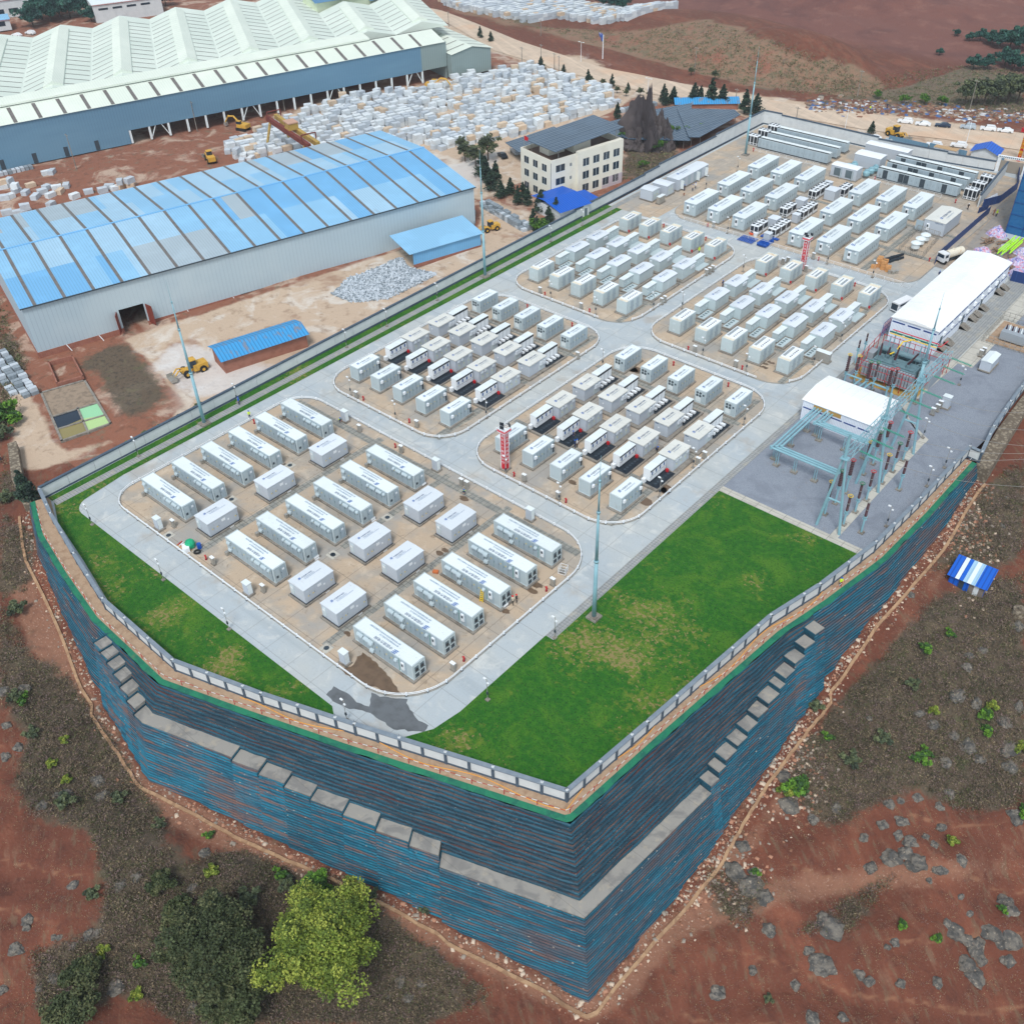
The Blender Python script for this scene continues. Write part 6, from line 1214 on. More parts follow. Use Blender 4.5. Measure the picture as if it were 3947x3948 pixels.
for i, (x, y) in enumerate(((215,258),(240,262),(262,258))): p = P0('n',x,y,.115); mb = MB(); mb.cyl((0,0,0),(0,0,.7),.4,n=10); mb.cyl((0,0,.7),(0,0,.74),.42,n=10); single('steel_drum', 'short grey drum by the crates, %s from the left' % ordw(i), 'drum', mb, M['steel'], p, group='short grey drums')
for i, (x, y, w, l) in enumerate(((1335,1170,4.2,3.6),(1520,1215,2.6,4.2),(1505,1135,1.4,1.6),(1612,1165,2.4,1.0),)):
    p = P0('k',x,y,.12); mb = MB()
    for a in range(8): mb.box(-w/2+a*w/8,-l/2,.1,-w/2+a*w/8+.14,l/2,.5 if i == 1 else .2)
    for a in range(6): mb.box(-w/2,-l/2+a*l/6,.2,w/2,-l/2+a*l/6+.16,.9 if i == 1 else .32)
    single('blue_pallet', 'bright blue plastic pallets lying before the large containers, %s from the left' % ('first','third','second','fourth')[i], 'pallets', mb, M['bluep'], p, 0, group='blue pallets')
mb = MB(); mb.lathe([(.5,0),(.62,.9),(.66,.95),(.6,.95)], n=14); single('white_tub', 'round white tub beside blue pallets', 'tub', mb, M['white'], P0('k',1412,1130,.12)); mb = MB(); mb.lathe([(.7,0),(.8,.35),(.7,.35)], n=14); single('orange_tub', 'round orange tub beside blue pallets', 'tub', mb, mat('orange_plastic', srgb(226,92,50), .5), P0('k',1378,1108,.12))
# crowd-control barriers before the large containers
br = thing('crowd_barrier', 'x', 'barrier'); mb = MB()
for z in (.2,1.1): mb.cyl((0,0,z),(2.0,0,z),.03,n=4)
for i in range(11): mb.cyl((i*.2,0,.2),(i*.2,0,1.1),.014 if 0 < i < 10 else .03,n=4)
for x in (.2,1.8): mb.box(x-.03,-.3,0,x+.03,.3,.05)
mb.build('frame', M['white'], br)
for i in range(31): put(br, USED, (-132.5+i*2.1, 211.9, .0), 'thin white crowd barrier in the line before the large containers', 'crowd barriers')
for i in range(10): put(br, USED, (-140+i*2.15, 266.9, .01), 'thin white crowd barrier before the far left cabinet rows', 'crowd barriers by far left rows')
for i in range(9): put(br, USED, (-102+i*2.15, 266.2, .01), 'thin white crowd barrier before the gate end cabinet rows', 'crowd barriers by gate end rows')
# lime crane booms and wrapped materials at the right edge
for i, (x0,y0,x1,y1) in enumerate(((930,135,1045,40),(985,125,1072,48))):
    a, b = Vector(at3('n',x0,y0,1.2)), Vector(at3('n',x1,y1,3.0)); mb = MB(); d = (b-a); n = 9; sd_ = Vector((-d.y,d.x,0)).normalized()*.5
    for s in (-1,1):
        for z in (0,.9): mb.cyl(a+sd_*s+Vector((0,0,z)), b+sd_*s+Vector((0,0,z)), .12, n=5)
        for k in range(n): mb.cyl(a+d*(k/n)+sd_*s, a+d*((k+1)/n)+sd_*s+Vector((0,0,.9)), .06, n=4)
    tag(mb.build('crane_boom', mat('lime_paint', srgb(176,240,20), .4)), 'lime green lattice boom lying beside the blue tower, the %s' % ('nearer','farther')[i], 'crane boom', 'lime green booms')
M['stripe'] = mat('striped_sheeting', srgb(176,160,196), .6, [dict(t='cell', s=2.2, c=srgb(206,90,110), lo=.7, hi=.72, a=.7), dict(t='cell', s=1.7, c=srgb(60,100,180), lo=.7, hi=.72, a=.7), dict(s=3, c=srgb(214,210,224), lo=.45, hi=.6, a=.7)], (3,.8,.1))
def heap(x, y, z, rx, ry, h, m, name, label, cat, seed=1, group=None, n=14):
    mb = MB(); vs = [(0,0,h*(.9+.1*mnoise.noise(Vector((seed,1,1)))))]; fs = []; rings = 5
    for k in range(1, rings+1):
        for i in range(n):
            t = 2*PI*i/n; f = k/rings; q = 1+.35*mnoise.noise(Vector((math.cos(t)*1.7+seed, math.sin(t)*1.7, f*2))); zz = h*(1-f**1.6)*(1+.5*mnoise.noise(Vector((math.cos(t)*3*f+seed*3, math.sin(t)*3*f, 5)))); vs.append((rx*f*q*math.cos(t), ry*f*q*math.sin(t), zz if k < rings else -.25))
    for i in range(n): fs.append((0, 1+i, 1+(i+1) % n))
    for k in range(rings-1):
        for i in range(n): a = 1+k*n; b = 1+(k+1)*n; fs.append((a+i, b+i, b+(i+1) % n, a+(i+1) % n))
    mb.add(vs, fs); o = mb.build(name, m); o.location = (x, y, z); return tag(o, label, cat, group)
for i, (c, x, y, rx, ry, h, l) in enumerate((('m',900,825,2.6,2.2,2.2,'at the foot of the blue tower'),('m',800,945,2.4,1.4,1.0,'near the white hall roof'),('n',1060,195,3.5,2.6,1.8,'beyond the lime booms'),('n',1070,270,3.2,3.0,1.6,'behind the dark hoarding'),('n',830,110,2.2,1.8,1.2,'beside the hall end'),('n',1085,120,2.4,2,1.5,'at the right frame edge'))):
    p = at(c,x,y,.3); heap(p[0],p[1],.02,rx,ry,h,M['stripe'],'sheeted_heap','heap under striped lilac sheeting '+l,'sheeted heap',i*3+1,'striped sheeted heaps')
for i, (x, y, s) in enumerate(((845,62,1.6),(920,115,1.2),(1020,180,1.8),(1010,235,1.4),(970,60,1.5),(1040,275,1.5),(870,40,1.2))):
    p = at('n',x,y,.2); mb = MB(); rr = random.Random(i)
    for k in range(6): mb.cbox((rr.uniform(-1,1),rr.uniform(-1,1),.15+.12*k),(2.6,.25,.12),rr.uniform(0,3))
    single('timber_pile', 'untidy pile of rusty boards on the muddy site, %s' % ordw(i), 'board pile', mb, M['rust'], (p[0],p[1],.03), 0, group='rusty board piles')
# ================= factory yard behind the straight wall =================
def frame_local(name, label, cat, o, deg): return thing(name, label, cat, (o[0], o[1], 0), math.radians(deg))
SH = [srgb(134,184,218), srgb(110,170,214), srgb(156,192,216), srgb(160,176,186)]
BL = [mat('roof_blue_%s' % n, c, .6, [dict(t='stripe', ax='X', per=.62, duty=.3, c=tuple(x*.85 for x in c), fix=True), dict(s=.15, c=tuple(min(1, x*1.15) for x in c), lo=.45, hi=.7, a=.5), dict(s=(.8,.12,1), c=srgb(120,120,120), lo=.66, hi=.8, a=.4)]) for n, c in zip(('mid','deep','pale','grey'), SH)]
M['sky'] = mat('skylight_brown', srgb(112,108,106), .7, [dict(s=1, c=srgb(88,82,78), lo=.4, hi=.7, a=.6)])
M['siding'] = mat('siding_pale', srgb(172,190,200), .6, [dict(t='stripe', ax='X', per=.9, duty=.12, c=srgb(156,174,186), fix=True), dict(s=.08, c=srgb(186,200,206), lo=.4, hi=.7, a=.6)])
M['sidingy'] = mat('siding_pale_end', srgb(172,190,200), .6, [dict(t='stripe', ax='Y', per=.9, duty=.12, c=srgb(156,174,186), fix=True)])
M['brick'] = mat('red_brick', srgb(146,92,76), .9, [dict(t='brick', bw=.5, bh=.16, ms=.03, c2=.5, s=(1,1,1), c=srgb(166,120,102), a=.5, fix=True), dict(s=.8, c=srgb(120,76,62), lo=.4, hi=.7, a=.5)])
wh = frame_local('warehouse', 'long warehouse with patched blue sheet roof and pale grey walls above brick', 'warehouse', (-199.9,70.7), 74.1); WL, WW = 110.5, 52.4
mb = MB(); d0, d1 = 18.5, 24.0
for x0, x1 in ((0, d0), (d1, WL)): mb.box(x0,0,-.7,x1,.3,9.9)
mb.box(d0,0,3.7,d1,.3,9.9); mb.build('front_wall', M['siding'], wh)
mb = MB(); mb.box(-.02,.3,-.9,.28,WW,9.9); mb.box(WL-.3,.3,-.5,WL,WW,9.9); mb.box(0,WW,-.5,WL,WW+.3,9.9); mb.add([(0,0,9.9),(0,WW,9.9),(0,WW/2,12.4)],[(0,2,1)]); mb.add([(WL,0,9.9),(WL,WW,9.9),(WL,WW/2,12.4)],[(0,1,2)]); mb.build('end_wall', M['sidingy'], wh)
mb = MB()
for x0, x1 in ((-.05, d0), (d1, 46), (52, WL+.05)): mb.box(x0,-.12,-3,x1,.28,-.7)
mb.box(-.12,.28,-3,.2,WW,-.9); mb.build('brick_base', M['brick'], wh)
mb = MB(); mb.cbox((d0-.9,-.9,1.2),(2.4,.12,4.6),1.2); mb.cbox((d1+.7,-1.0,1.2),(2.4,.12,4.6),1.9); mb.build('sliding_door', mat('rusty_door', srgb(120,52,40), .7), wh)
mb = MB(); mb.box(d0,.3,-2.4,d1,22,-2.3); mb.build('floor', M['plinth'], wh)
rr = random.Random(11); nb = 18
for side in (0, 1):
    mb = MB()
    for b in range(-1, nb):
        x0 = max(-.4, 2.7+6.1*b+.3); x1 = min(WL+.4, 2.7+6.1*(b+1)-.3)
        if x1 <= x0: continue
        for h in (0, 1):
            f0, f1 = h*.5, h*.5+.5
            if side == 0: ci = ((2 if b in (1,3,4,5) else 0 if b < 8 else 1) if h else (3 if b in (4,5,6) else 1 if b < 2 else 2 if b in (12,13) and rr.random() < .5 else 1 if b > 9 else 0)); ci = 0 if (ci == 1 and b > 6 and h == 0) else ci
            else: ci = (3 if b in (0,1,2,3,11,12,13,14,15) else 2 if b in (6,7,8,9,10) else 0) if h == 0 else (2 if b % 3 else 0)
            def yz(f): return (f*WW/2, 9.95+2.5*f) if side == 0 else (WW-f*WW/2, 9.95+2.5*f)
            subs = [(x0, x1, ci)]
            if rr.random() < .28: xm = x0+(x1-x0)*rr.choice((.3,.7)); subs = [(x0, xm, ci), (xm, x1, (ci+2) % 4 if rr.random() < .4 else 1 if side == 0 else 0)]
            for a, c, k in subs:
                (ya, za), (yb, zb) = yz(f0), yz(f1)
                if side == 0: ya -= .35 if h == 0 else 0
                mb.add([(a,ya,za),(c,ya,za),(c,yb,zb),(a,yb,zb)],[(0,1,2,3) if side == 0 else (3,2,1,0)],k)
    for b in range(nb):
        x = 2.7+6.1*b; (ya, za), (yb, zb) = ((-.35,9.93),(WW/2,12.43)) if side == 0 else ((WW+.3,9.93),(WW/2,12.43))
        mb.add([(x-.36,ya,za+.03),(x+.36,ya,za+.03),(x+.36,yb,zb+.03),(x-.36,yb,zb+.03)],[(0,1,2,3) if side == 0 else (3,2,1,0)],4)
    mb.build('roof_slope', BL+[M['sky']], wh)
mb = MB(); mb.cyl((-.4,WW/2,12.5),(WL+.4,WW/2,12.5),.22,n=6); mb.build('ridge_cap', BL[1], wh)
mb = MB(); mb.box(-.4,-.55,9.72,WL+.4,-.33,9.95); mb.build('gutter', M['dark'], wh)
mb = MB()
for x in (6,13,33,44,60): mb.cyl((x,-.1,-.7),(x+.6,-1.0,-2.0),.08,n=5)
mb.build('drain_spout', M['white'], wh)
# lean-to
lt = frame_local('lean_to', 'blue sheet lean-to shed against the warehouse wall', 'shed', (-164.3,149.3), 74.1); mb = MB(); mb.box(0,0,.6,19,.12,3.6); mb.box(18.9,.1,.6,19,8,3.9); mb.build('blue_wall', BL[1], lt); mb = MB(); mb.box(0,-.05,-.3,19,.15,.6); mb.build('brick_base', M['brick'], lt)
mb = MB(); mb.add([(-1.2,-.5,3.65),(19.6,-.5,3.65),(19.6,9.6,4.8),(-1.2,9.6,4.8),(-1.2,-.5,3.75),(19.6,-.5,3.75),(19.6,9.6,4.9),(-1.2,9.6,4.9)],[(0,3,2,1),(4,5,6,7),(0,1,5,4),(1,2,6,5),(2,3,7,6),(3,0,4,7)]); mb.build('roof', BL[0], lt)
# brick shed
bs = frame_local('brick_shed', 'small red brick shed with rusty blue sheet roof', 'shed', (-160.9,91.3), 74.5); mb = MB(); mb.box(0,0,-2,18.5,.2,2.6); mb.box(0,.2,-2,18.5,6.6,2.6); mb.add([(0,0,2.6),(0,6.6,2.6),(0,3.3,3.6)],[(0,2,1)]); mb.build('brick_wall', M['brick'], bs)
M['rblue'] = mat('rusty_blue_roof', srgb(60,150,206), .6, [dict(t='stripe', ax='X', per=.75, duty=.25, c=srgb(40,116,170), fix=True), dict(s=(.9,.2,1), c=srgb(128,120,120), lo=.54, hi=.66, a=.8)]); mb = MB()
mb.add([(-.7,-.7,2.5),(19,-.7,2.5),(19,3.3,3.75),(-.7,3.3,3.75),(19,7.3,2.5),(-.7,7.3,2.5)],[(0,1,2,3),(3,2,4,5)]); mb.build('roof', M['rblue'], bs)
# office
of = frame_local('office_building', 'cream three storey office with open roof terrace under solar panels', 'office', (-162.5,199.4), 77.6); OL, OW, OH = 24.3, 13.4, 11.4
M['creamw'] = mat('cream_render', srgb(226,222,208), .8, [dict(s=.3, c=srgb(206,198,182), lo=.5, hi=.75, a=.5), dict(s=(1.2,1.2,.15), c=srgb(170,160,150), lo=.64, hi=.8, a=.35)])
mb = MB(); mb.box(0,0,-.6,OL,OW,OH-.9); mb.box(0,0,OH-.9,8.5,.25,OH+.2); mb.box(0,.25,OH-.9,.25,OW,OH+.2); mb.box(.25,OW-.25,OH-.9,OL,OW,OH+.2); mb.box(8.5,-1.1,-.6,OL,0,OH+.8); mb.box(OL-.25,0,OH-.9,OL,OW-.25,OH+.8); mb.box(8.5,0,OH-.9,OL-.25,.25,OH+.8); mb.build('wall', M['creamw'], of)
mb = MB(); mb.box(.3,.3,OH-.85,OL-.3,OW-.3,OH-.8); mb.build('terrace_floor', mat('terrace_brown', srgb(120,96,84), .9), of)
mb = MB(); mb.box(3.5,5.5,OH-.8,9,9.5,OH+2.0); mb.box(10,3,OH-.8,16,9,OH+1.6); mb.build('roof_room', M['creamw'], of)
def window(parent, x, y, z, w, h, face):
    mb = MB()
    if face == 'y': mb.box(x,y-.03,z,x+w,y+.02,z+h); mb.box(x+w/2-.04,y-.06,z,x+w/2+.04,y-.03,z+h,1); mb.box(x-.06,y-.05,z-.1,x+w+.06,y-.03,z,1)
    else: mb.box(x-.03,y,z,x+.02,y+w,z+h); mb.box(x-.06,y+w/2-.04,z,x-.03,y+w/2+.04,z+h,1); mb.box(x-.05,y-.06,z-.1,x-.03,y+w+.06,z,1)
    return mb.build('window', [M['glass'], M['boxlt']], parent)
for f in range(3):
    z = 1.1+f*3.5
    for k in range(3): window(of, 0, 2.0+k*3.9, z, 1.9, 1.8, 'x')
    window(of, 1.6, 0, z, 3.0, 1.8, 'y'); window(of, 6.4, 0, z+.6, .6, .8, 'y')
    for k in range(4): window(of, 10.0+k*3.6, -1.1, z, 2.1, 2.0, 'y')
mb = MB(); mb.box(-.06,.02,-.3,-.0,.14,OH-.5); mb.build('drain_pipe', M['dark'], of)
mb = MB(); mb.box(17,-1.13,-.3,OL+.02,-1.09,3.1); mb.build('plinth_band', mat('pinkish_grey', srgb(190,180,186), .8), of)
M['pv'] = mat('solar_panel', srgb(52,72,92), .25, [dict(t='grid', p=(1.05,1.75,0), wd=.12, c=srgb(128,142,152), a=.8, fix=True), dict(s=.2, c=srgb(80,100,120), lo=.4, hi=.7, a=.5)])
def pv(name_label, pts, posts, deg, o):
    t = frame_local('solar_array', name_label, 'solar panels', o, deg); a = math.radians(-deg); L_ = []
    for x, y, z in pts: dx, dy = x-o[0], y-o[1]; L_.append((dx*math.cos(a)-dy*math.sin(a), dx*math.sin(a)+dy*math.cos(a), z))
    mb = MB(); mb.add(L_+[(x,y,z-.12) for x,y,z in L_], [tuple(range(len(L_))), tuple(reversed(range(len(L_), 2*len(L_))))]+[(i, (i+1) % len(L_)+0, len(L_)+(i+1) % len(L_), len(L_)+i) for i in range(len(L_))]); mb.build('panels', M['pv'], t)
    mb = MB(); z0 = posts
    cx_ = sum(p[0] for p in L_)/len(L_); cy_ = sum(p[1] for p in L_)/len(L_); cz_ = sum(p[2] for p in L_)/len(L_)
    for x, y, z in L_: q = (cx_+(x-cx_)*.85, cy_+(y-cy_)*.85); mb.cyl((*q,z0),(*q,z-.3),.09,n=5)
    mb.build('support', M['steel'], t); return t
pv('dark solar panel canopy over the office roof terrace', [(-174.5,202.4,14.0),(-161.5,199.9,14.0),(-156.7,223.4,15.2),(-169.4,226.4,15.2)], OH-.8, 77.6, (-162.5,199.4))
pv('solar panel carport roof between the office and the marble blocks', [(-196.5,219.5,3.7),(-188,215.8,3.7),(-184,235,4.2),(-193,238,4.2)], 0, 77, (-192,224))
pv('long solar array behind the dark rock outcrop', [(-184,242,4.4),(-168.5,243.5,4.0),(-153.6,253.0,4.0),(-170,279,5.2),(-176,268,5)], .2, 70, (-170,255))
pv('solar array nearest the far corner of the straight wall', [(-171,272,5.2),(-155,254.4,4.4),(-152.4,256,4.4),(-152.4,279,5),(-156,281.4,5.3)], .2, 70, (-160,270))
t = frame_local('long_shed', 'long shed with rusted blue ribbed roof beyond the solar arrays', 'shed', (-177,281), 40); mb = MB(); mb.box(0,0,0,20,6,3); mb.build('wall', M['brick'], t); mb = MB(); mb.add([(-.5,-.5,3.0),(20.5,-.5,3.0),(20.5,3,4.2),(-.5,3,4.2),(20.5,6.5,3),(-.5,6.5,3)],[(0,1,2,3),(3,2,4,5)]); mb.build('roof', M['rblue'], t)
mb = MB(); mb.cyl((0,0,0),(0,0,4.2),.05,n=5); mb.add([(0,0,4.1),(1.3,.2,3.7),(1.2,.2,2.6),(0,0,2.9)],[(0,1,2,3)],1); fl = mb.build('flag', [M['steel'], M['red']]); fl.location = (-174.0,202.0,OH-.3); tag(fl, 'red flag on a pole at the office roof corner', 'flag')
hb_ = frame_local('blue_roof_hut', 'low white hut with bright blue roof in front of the office', 'hut', (-151.8,190.0), 77); M['brightblue'] = mat('bright_blue_roof', srgb(10,92,196), .5, [dict(t='stripe', ax='X', per=.7, duty=.25, c=srgb(6,70,160), fix=True)]); mb = MB(); mb.box(.4,.5,-.3,10,11,3.2); mb.build('wall', M['wallw'], hb_)
mb = MB(); mb.add([(0,0,3.2),(10.6,0,3.2),(10.6,7,4.4),(0,7,4.4),(0,12.5,4.0),(10.6,12.5,4.0)],[(0,1,2,3),(3,2,5,4)]); mb.add([(10.6,2,3.0),(15,2,2.8),(15,8.5,3.1),(10.6,8.5,3.4)],[(0,1,2,3)]); mb.build('roof', M['brightblue'], hb_)
for x in (2,5.5,8.5): mb = MB(); mb.box(x,.44,0,x+.9,.5,2.1); mb.build('door', M['gap'], hb_)
# big factory
fc = frame_local('factory_hall', 'huge multi bay factory hall with cream roofs and blue grey walls', 'factory', (-263.9,264.5), 73.2)
M['fwall'] = mat('factory_blue', srgb(96,134,160), .6, [dict(t='stripe', ax='X', per=.9, duty=.12, c=srgb(84,120,146), fix=True), dict(s=(.02,.02,.12), c=srgb(108,146,170), lo=.4, hi=.7, a=.6)]); M['fgreen'] = mat('factory_green_grey', srgb(134,150,150), .6, [dict(t='stripe', ax='X', per=.9, duty=.15, c=srgb(118,134,134), fix=True)]); M['fgreeny'] = mat('factory_green_side', srgb(134,150,150), .6)
M['froof'] = mat('factory_cream_roof', srgb(214,222,210), .6, [dict(t='stripe', ax='X', per=.8, duty=.2, c=srgb(204,212,202), fix=True), dict(s=.06, c=srgb(224,230,218), lo=.4, hi=.7, a=.7)]); M['froofy'] = mat('factory_cream_bay', srgb(208,218,208), .6, [dict(s=.05, c=srgb(220,228,218), lo=.4, hi=.7, a=.8), dict(s=.4, c=srgb(186,196,182), lo=.6, hi=.75, a=.4)])
X0 = -200
mb = MB(); mb.box(X0,0,0,-114,.3,12.4); mb.box(-114,0,4.0,-10,.3,12.4); mb.build('front_wall', M['fwall'], fc); mb = MB(); mb.box(-10,0,4.2,.2,.3,12.4); mb.box(-.1,.3,0,.2,92,12.4); mb.build('end_wall', [M['fgreen']], fc)
mb = MB()
for i in range(18): x = -113.6+i*6.1; mb.box(x-.3,.05,0,x+.3,.55,4.1); 
for i in range(0, 18, 5): x = -113.6+i*6.1; mb.cyl((x+6.1,.3,0),(x+8.2,.3,3.9),.15,n=5); mb.cyl((x+12.2,.3,0),(x+10.1,.3,3.9),.15,n=5)
mb.build('column', M['boxlt'], fc)
mb = MB()
for i in range(8): x = -190+i*9.3; mb.box(x,-.04,.1,x+1.3,0,3.0)
mb.build('dark_vent', M['dark'], fc)
mb = MB(); mb.add([(X0,-.4,12.4),(-.3,-.4,12.4),(-.3,9.2,14.8),(X0,9.2,14.8)],[(0,1,2,3)]); mb.build('lower_roof', M['froof'], fc)
mb = MB()
for i in range(27):
    x = -195+i*7.1
    if x < -2: mb.add([(x,-.2,12.5),(x+1.1,-.2,12.5),(x+1.1,8.2,14.62),(x,8.2,14.62)],[(0,1,2,3)])
mb.build('skylight', M['sky'], fc)
mb = MB(); mb.add([(X0,8.6,15.0),(-25,8.6,15.0),(-25,8.6,15.5),(X0,8.6,15.5),(X0,14,16.3),(-25,14,16.3)],[(0,1,2,3),(3,2,5,4)]); mb.build('eaves_band', M['froof'], fc)
mb = MB(); mb.box(X0,9.2,12,-25,9.5,15.2); mb.build('clerestory', M['gap'], fc)
sk = .255; pit = 21.4; YB, YF = 92, 13.5
for i in range(9):
    xv = -183.6+i*pit+0.0; xr = xv+pit/2; x2 = xv+pit
    def Q(x, y, z): return (x+(y-YF)*sk-0, y, z)
    yb = YB if i < 7 else 60
    mb = MB(); mb.add([Q(xv,YF,13.8),Q(xr,YF,16.6),Q(x2,YF,13.8),Q(xv,yb,13.8),Q(xr,yb,16.6),Q(x2,yb,13.8)],[(0,1,4,3),(1,2,5,4),(3,4,5),(0,2,1)]); mb.build('bay_roof', M['froofy'], fc)
    mb = MB(); w = 3.0; mb.add([Q(xr-w,YF+3,16.3),Q(xr,YF+3,17.7),Q(xr+w,YF+3,16.3),Q(xr-w,yb-6,16.3),Q(xr,yb-6,17.7),Q(xr+w,yb-6,16.3),Q(xr-w,YF+3,15.8),Q(xr+w,YF+3,15.8),Q(xr-w,yb-6,15.8),Q(xr+w,yb-6,15.8)],[(0,1,4,3),(1,2,5,4),(6,7,2,1,0),(0,3,8,6),(2,7,9,5)]); mb.build('ridge_monitor', M['froof'], fc)
    mb = MB()
    for k in range(13):
        y = YF+5+k*5.4
        if y > yb-4: break
        for s in (-1, 1):
            a, b = pit/2-.4, w+.1; mb.add([Q(xr+s*a,y,16.6-2.8*a/(pit/2)+.05),Q(xr+s*a,y+.45,16.6-2.8*a/(pit/2)+.05),Q(xr+s*b,y+.45,16.6-2.8*b/(pit/2)+.05),Q(xr+s*b,y,16.6-2.8*b/(pit/2)+.05)],[(0,1,2,3) if s > 0 else (3,2,1,0)])
    mb.build('skylight', M['sky'], fc)
fw = frame_local('factory_wing', 'low gabled grey green wing at the right end of the factory', 'factory wing', (-263.9,264.5), 73.2); mb = MB(); mb.box(.3,-3.2,.8,16.6,-2.9,8.4); mb.add([(.3,-3.2,8.4),(16.6,-3.2,8.4),(8.8,-3.2,10)],[(0,1,2)]); mb.box(16.3,-2.9,.5,16.6,62,8.4); mb.box(.3,-2.9,.5,.6,0,8.4); mb.build('wall', M['fgreen'], fw)
mb = MB(); mb.add([(.2,-3.6,8.6),(8.8,-3.6,10.2),(17.6,-3.6,8.3),(.2,62,8.6),(8.8,62,10.2),(17.6,62,8.3)],[(0,1,4,3),(1,2,5,4)]); mb.build('roof', M['froof'], fw); mb = MB()
for k in range(11): y = 1+k*5.6; mb.add([(9.6,y,10.1),(17,y,8.5),(17,y+.4,8.5),(9.6,y+.4,10.1)],[(0,1,2,3)]); mb.add([(.8,y,8.8),(8.2,y,10.2),(8.2,y+.4,10.2),(.8,y+.4,8.8)],[(0,1,2,3)])
mb.build('skylight', M['sky'], fw)
q = at('x', 200, 110, 9); tb = frame_local('blue_roof_block', 'pale green block with blue roofs rising behind the factory bays', 'building', (q[0]-8, q[1]+0), 73.2); mb = MB(); mb.box(-18,0,0,4,14,17); mb.box(4,0,0,14,12,15); mb.build('wall', mat('pale_green_wall', srgb(208,218,190), .7), tb); mb = MB(); mb.add([(-19,-1,17),(4.5,-1,17),(4.5,7,19.5),(-19,7,19.5),(4.5,15,17),(-19,15,17)],[(0,1,2,3),(3,2,4,5)]); mb.add([(3.6,-2,15.1),(16,-2,15.1),(16,6,16.8),(3.6,6,16.8),(16,13,15.1),(3.6,13,15.1)],[(0,1,2,3),(3,2,4,5)])
mb.build('roof', mat('slate_blue_roof', srgb(84,126,160), .6), tb)
for nm, o, L_, W_, H_, lab in (('workshop', (-489,206), 34, 16, 7, 'white workshop with dark windows at the far left corner'), ('workshop', (-443.5,231), 29, 22, 7, 'flat grey roofed workshop with red trim behind the trees'), ('workshop', (-470,190), 14, 10, 4, 'small pale blue roofed shed at the left edge by white cars')):
    t = frame_local(nm, lab, 'workshop', o, 68); mb = MB(); mb.box(0,0,0,L_,W_,H_); mb.build('wall', M['wallw'], t); mb = MB(); mb.box(-.4,-.4,H_,L_+.4,W_+.4,H_+.35); mb.build('roof', M['boxlt'] if W_ > 10 else BL[0], t)
    mb = MB(); mb.box(-.42,-.42,H_-.05,L_+.42,-.38,H_+.1); mb.build('red_trim', M['redm'], t)
    for i in range(int(L_/6)): mb = MB(); mb.box(2+i*6,-.06,1.8 if W_ < 20 else H_-2.2,6+i*6,-.0,3.6 if W_ < 20 else H_-1.4); mb.build('window', M['glass'], t)
# gantry crane in the stone yard
M['cy'] = mat('crane_yellow', srgb(176,146,74), .7, [dict(s=1, c=srgb(120,72,50), lo=.5, hi=.7, a=.8)]); M['crust'] = mat('crane_rust', srgb(112,50,40), .8)
a, b = Vector(at3('y',385,235,8.0)), Vector(at3('y',640,405,8.0)); d = (b-a).normalized(); n_ = Vector((-d.y,d.x,0)); gc = thing('gantry_crane', 'yellow and rusty gantry crane standing over the marble blocks', 'gantry crane', (0,0,0))
for s in (-1.4,1.4): mb = MB(); mb.cbox(tuple((a+b)/2+n_*s),((b-a).length,1.1,1.4),math.atan2(d.y,d.x)); mb.build('girder', M['cy'] if s > 0 else M['crust'], gc)
for p in (a+d*2.5, a+d*((b-a).length-3)):
    for s in (-1,1): mb = MB(); mb.cyl(tuple(p+n_*s*1.4), tuple(p+n_*s*4.2-Vector((0,0,8))), .45, .32, 6); mb.build('leg', M['cy'], gc)
    mb = MB(); q0, q1 = p+n_*2.2+Vector((0,0,.7)), p-n_*2.2+Vector((0,0,.7)); mb.path([tuple(q0), tuple(q0+Vector((0,0,1.8))), tuple(q1+Vector((0,0,1.8))), tuple(q1)], .2, 5); mb.build('end_portal', M['crust'], gc)
mb = MB(); c_ = (a+b)/2+Vector((0,0,1.6)); mb.cbox(tuple(c_),(3.6,3.0,1.8),math.atan2(d.y,d.x)); mb.build('winch_house', M['cy'], gc); mb = MB(); mb.cbox(tuple(c_+Vector((0,0,1.1))),(4,3.2,.3),math.atan2(d.y,d.x)); mb.build('winch_roof', mat('winch_roof_pink', srgb(190,150,130), .8), gc)
# marble blocks
STN = [mat('marble_%s' % n, c, .8, [dict(s=.9, c=tuple(x*.78 for x in c), lo=.45, hi=.7, a=.6), dict(s=2.5, c=srgb(190,150,120), lo=.64, hi=.76, a=.6)], rnd=.07) for n, c in (('white', srgb(214,220,224)), ('grey', srgb(188,196,204)), ('tan', srgb(208,186,162)))]
protoS = []
for k in range(6):
    mb = MB(); r = random.Random(k+40); w, l, h = r.uniform(1.5,2.0), r.uniform(2.2,3.0), r.uniform(1.35,1.65)
    vs = [(sx*w/2*(1+r.uniform(-.06,.06)), sy*l/2*(1+r.uniform(-.05,.05)), z*h*(1+r.uniform(-.05,.04))) for z in (0,1) for sx, sy in ((-1,-1),(1,-1),(1,1),(-1,1))]
    mb.add(vs, [(0,3,2,1),(4,5,6,7),(0,1,5,4),(1,2,6,5),(2,3,7,6),(3,0,4,7)]); protoS.append((mb, h))
meshS = {}
def stone_mesh(k, m):
    if (k, m) not in meshS:
        o = protoS[k][0].build('stone_block', STN[m]); meshS[(k, m)] = o.data; bpy.data.objects.remove(o)
    return meshS[(k, m)]
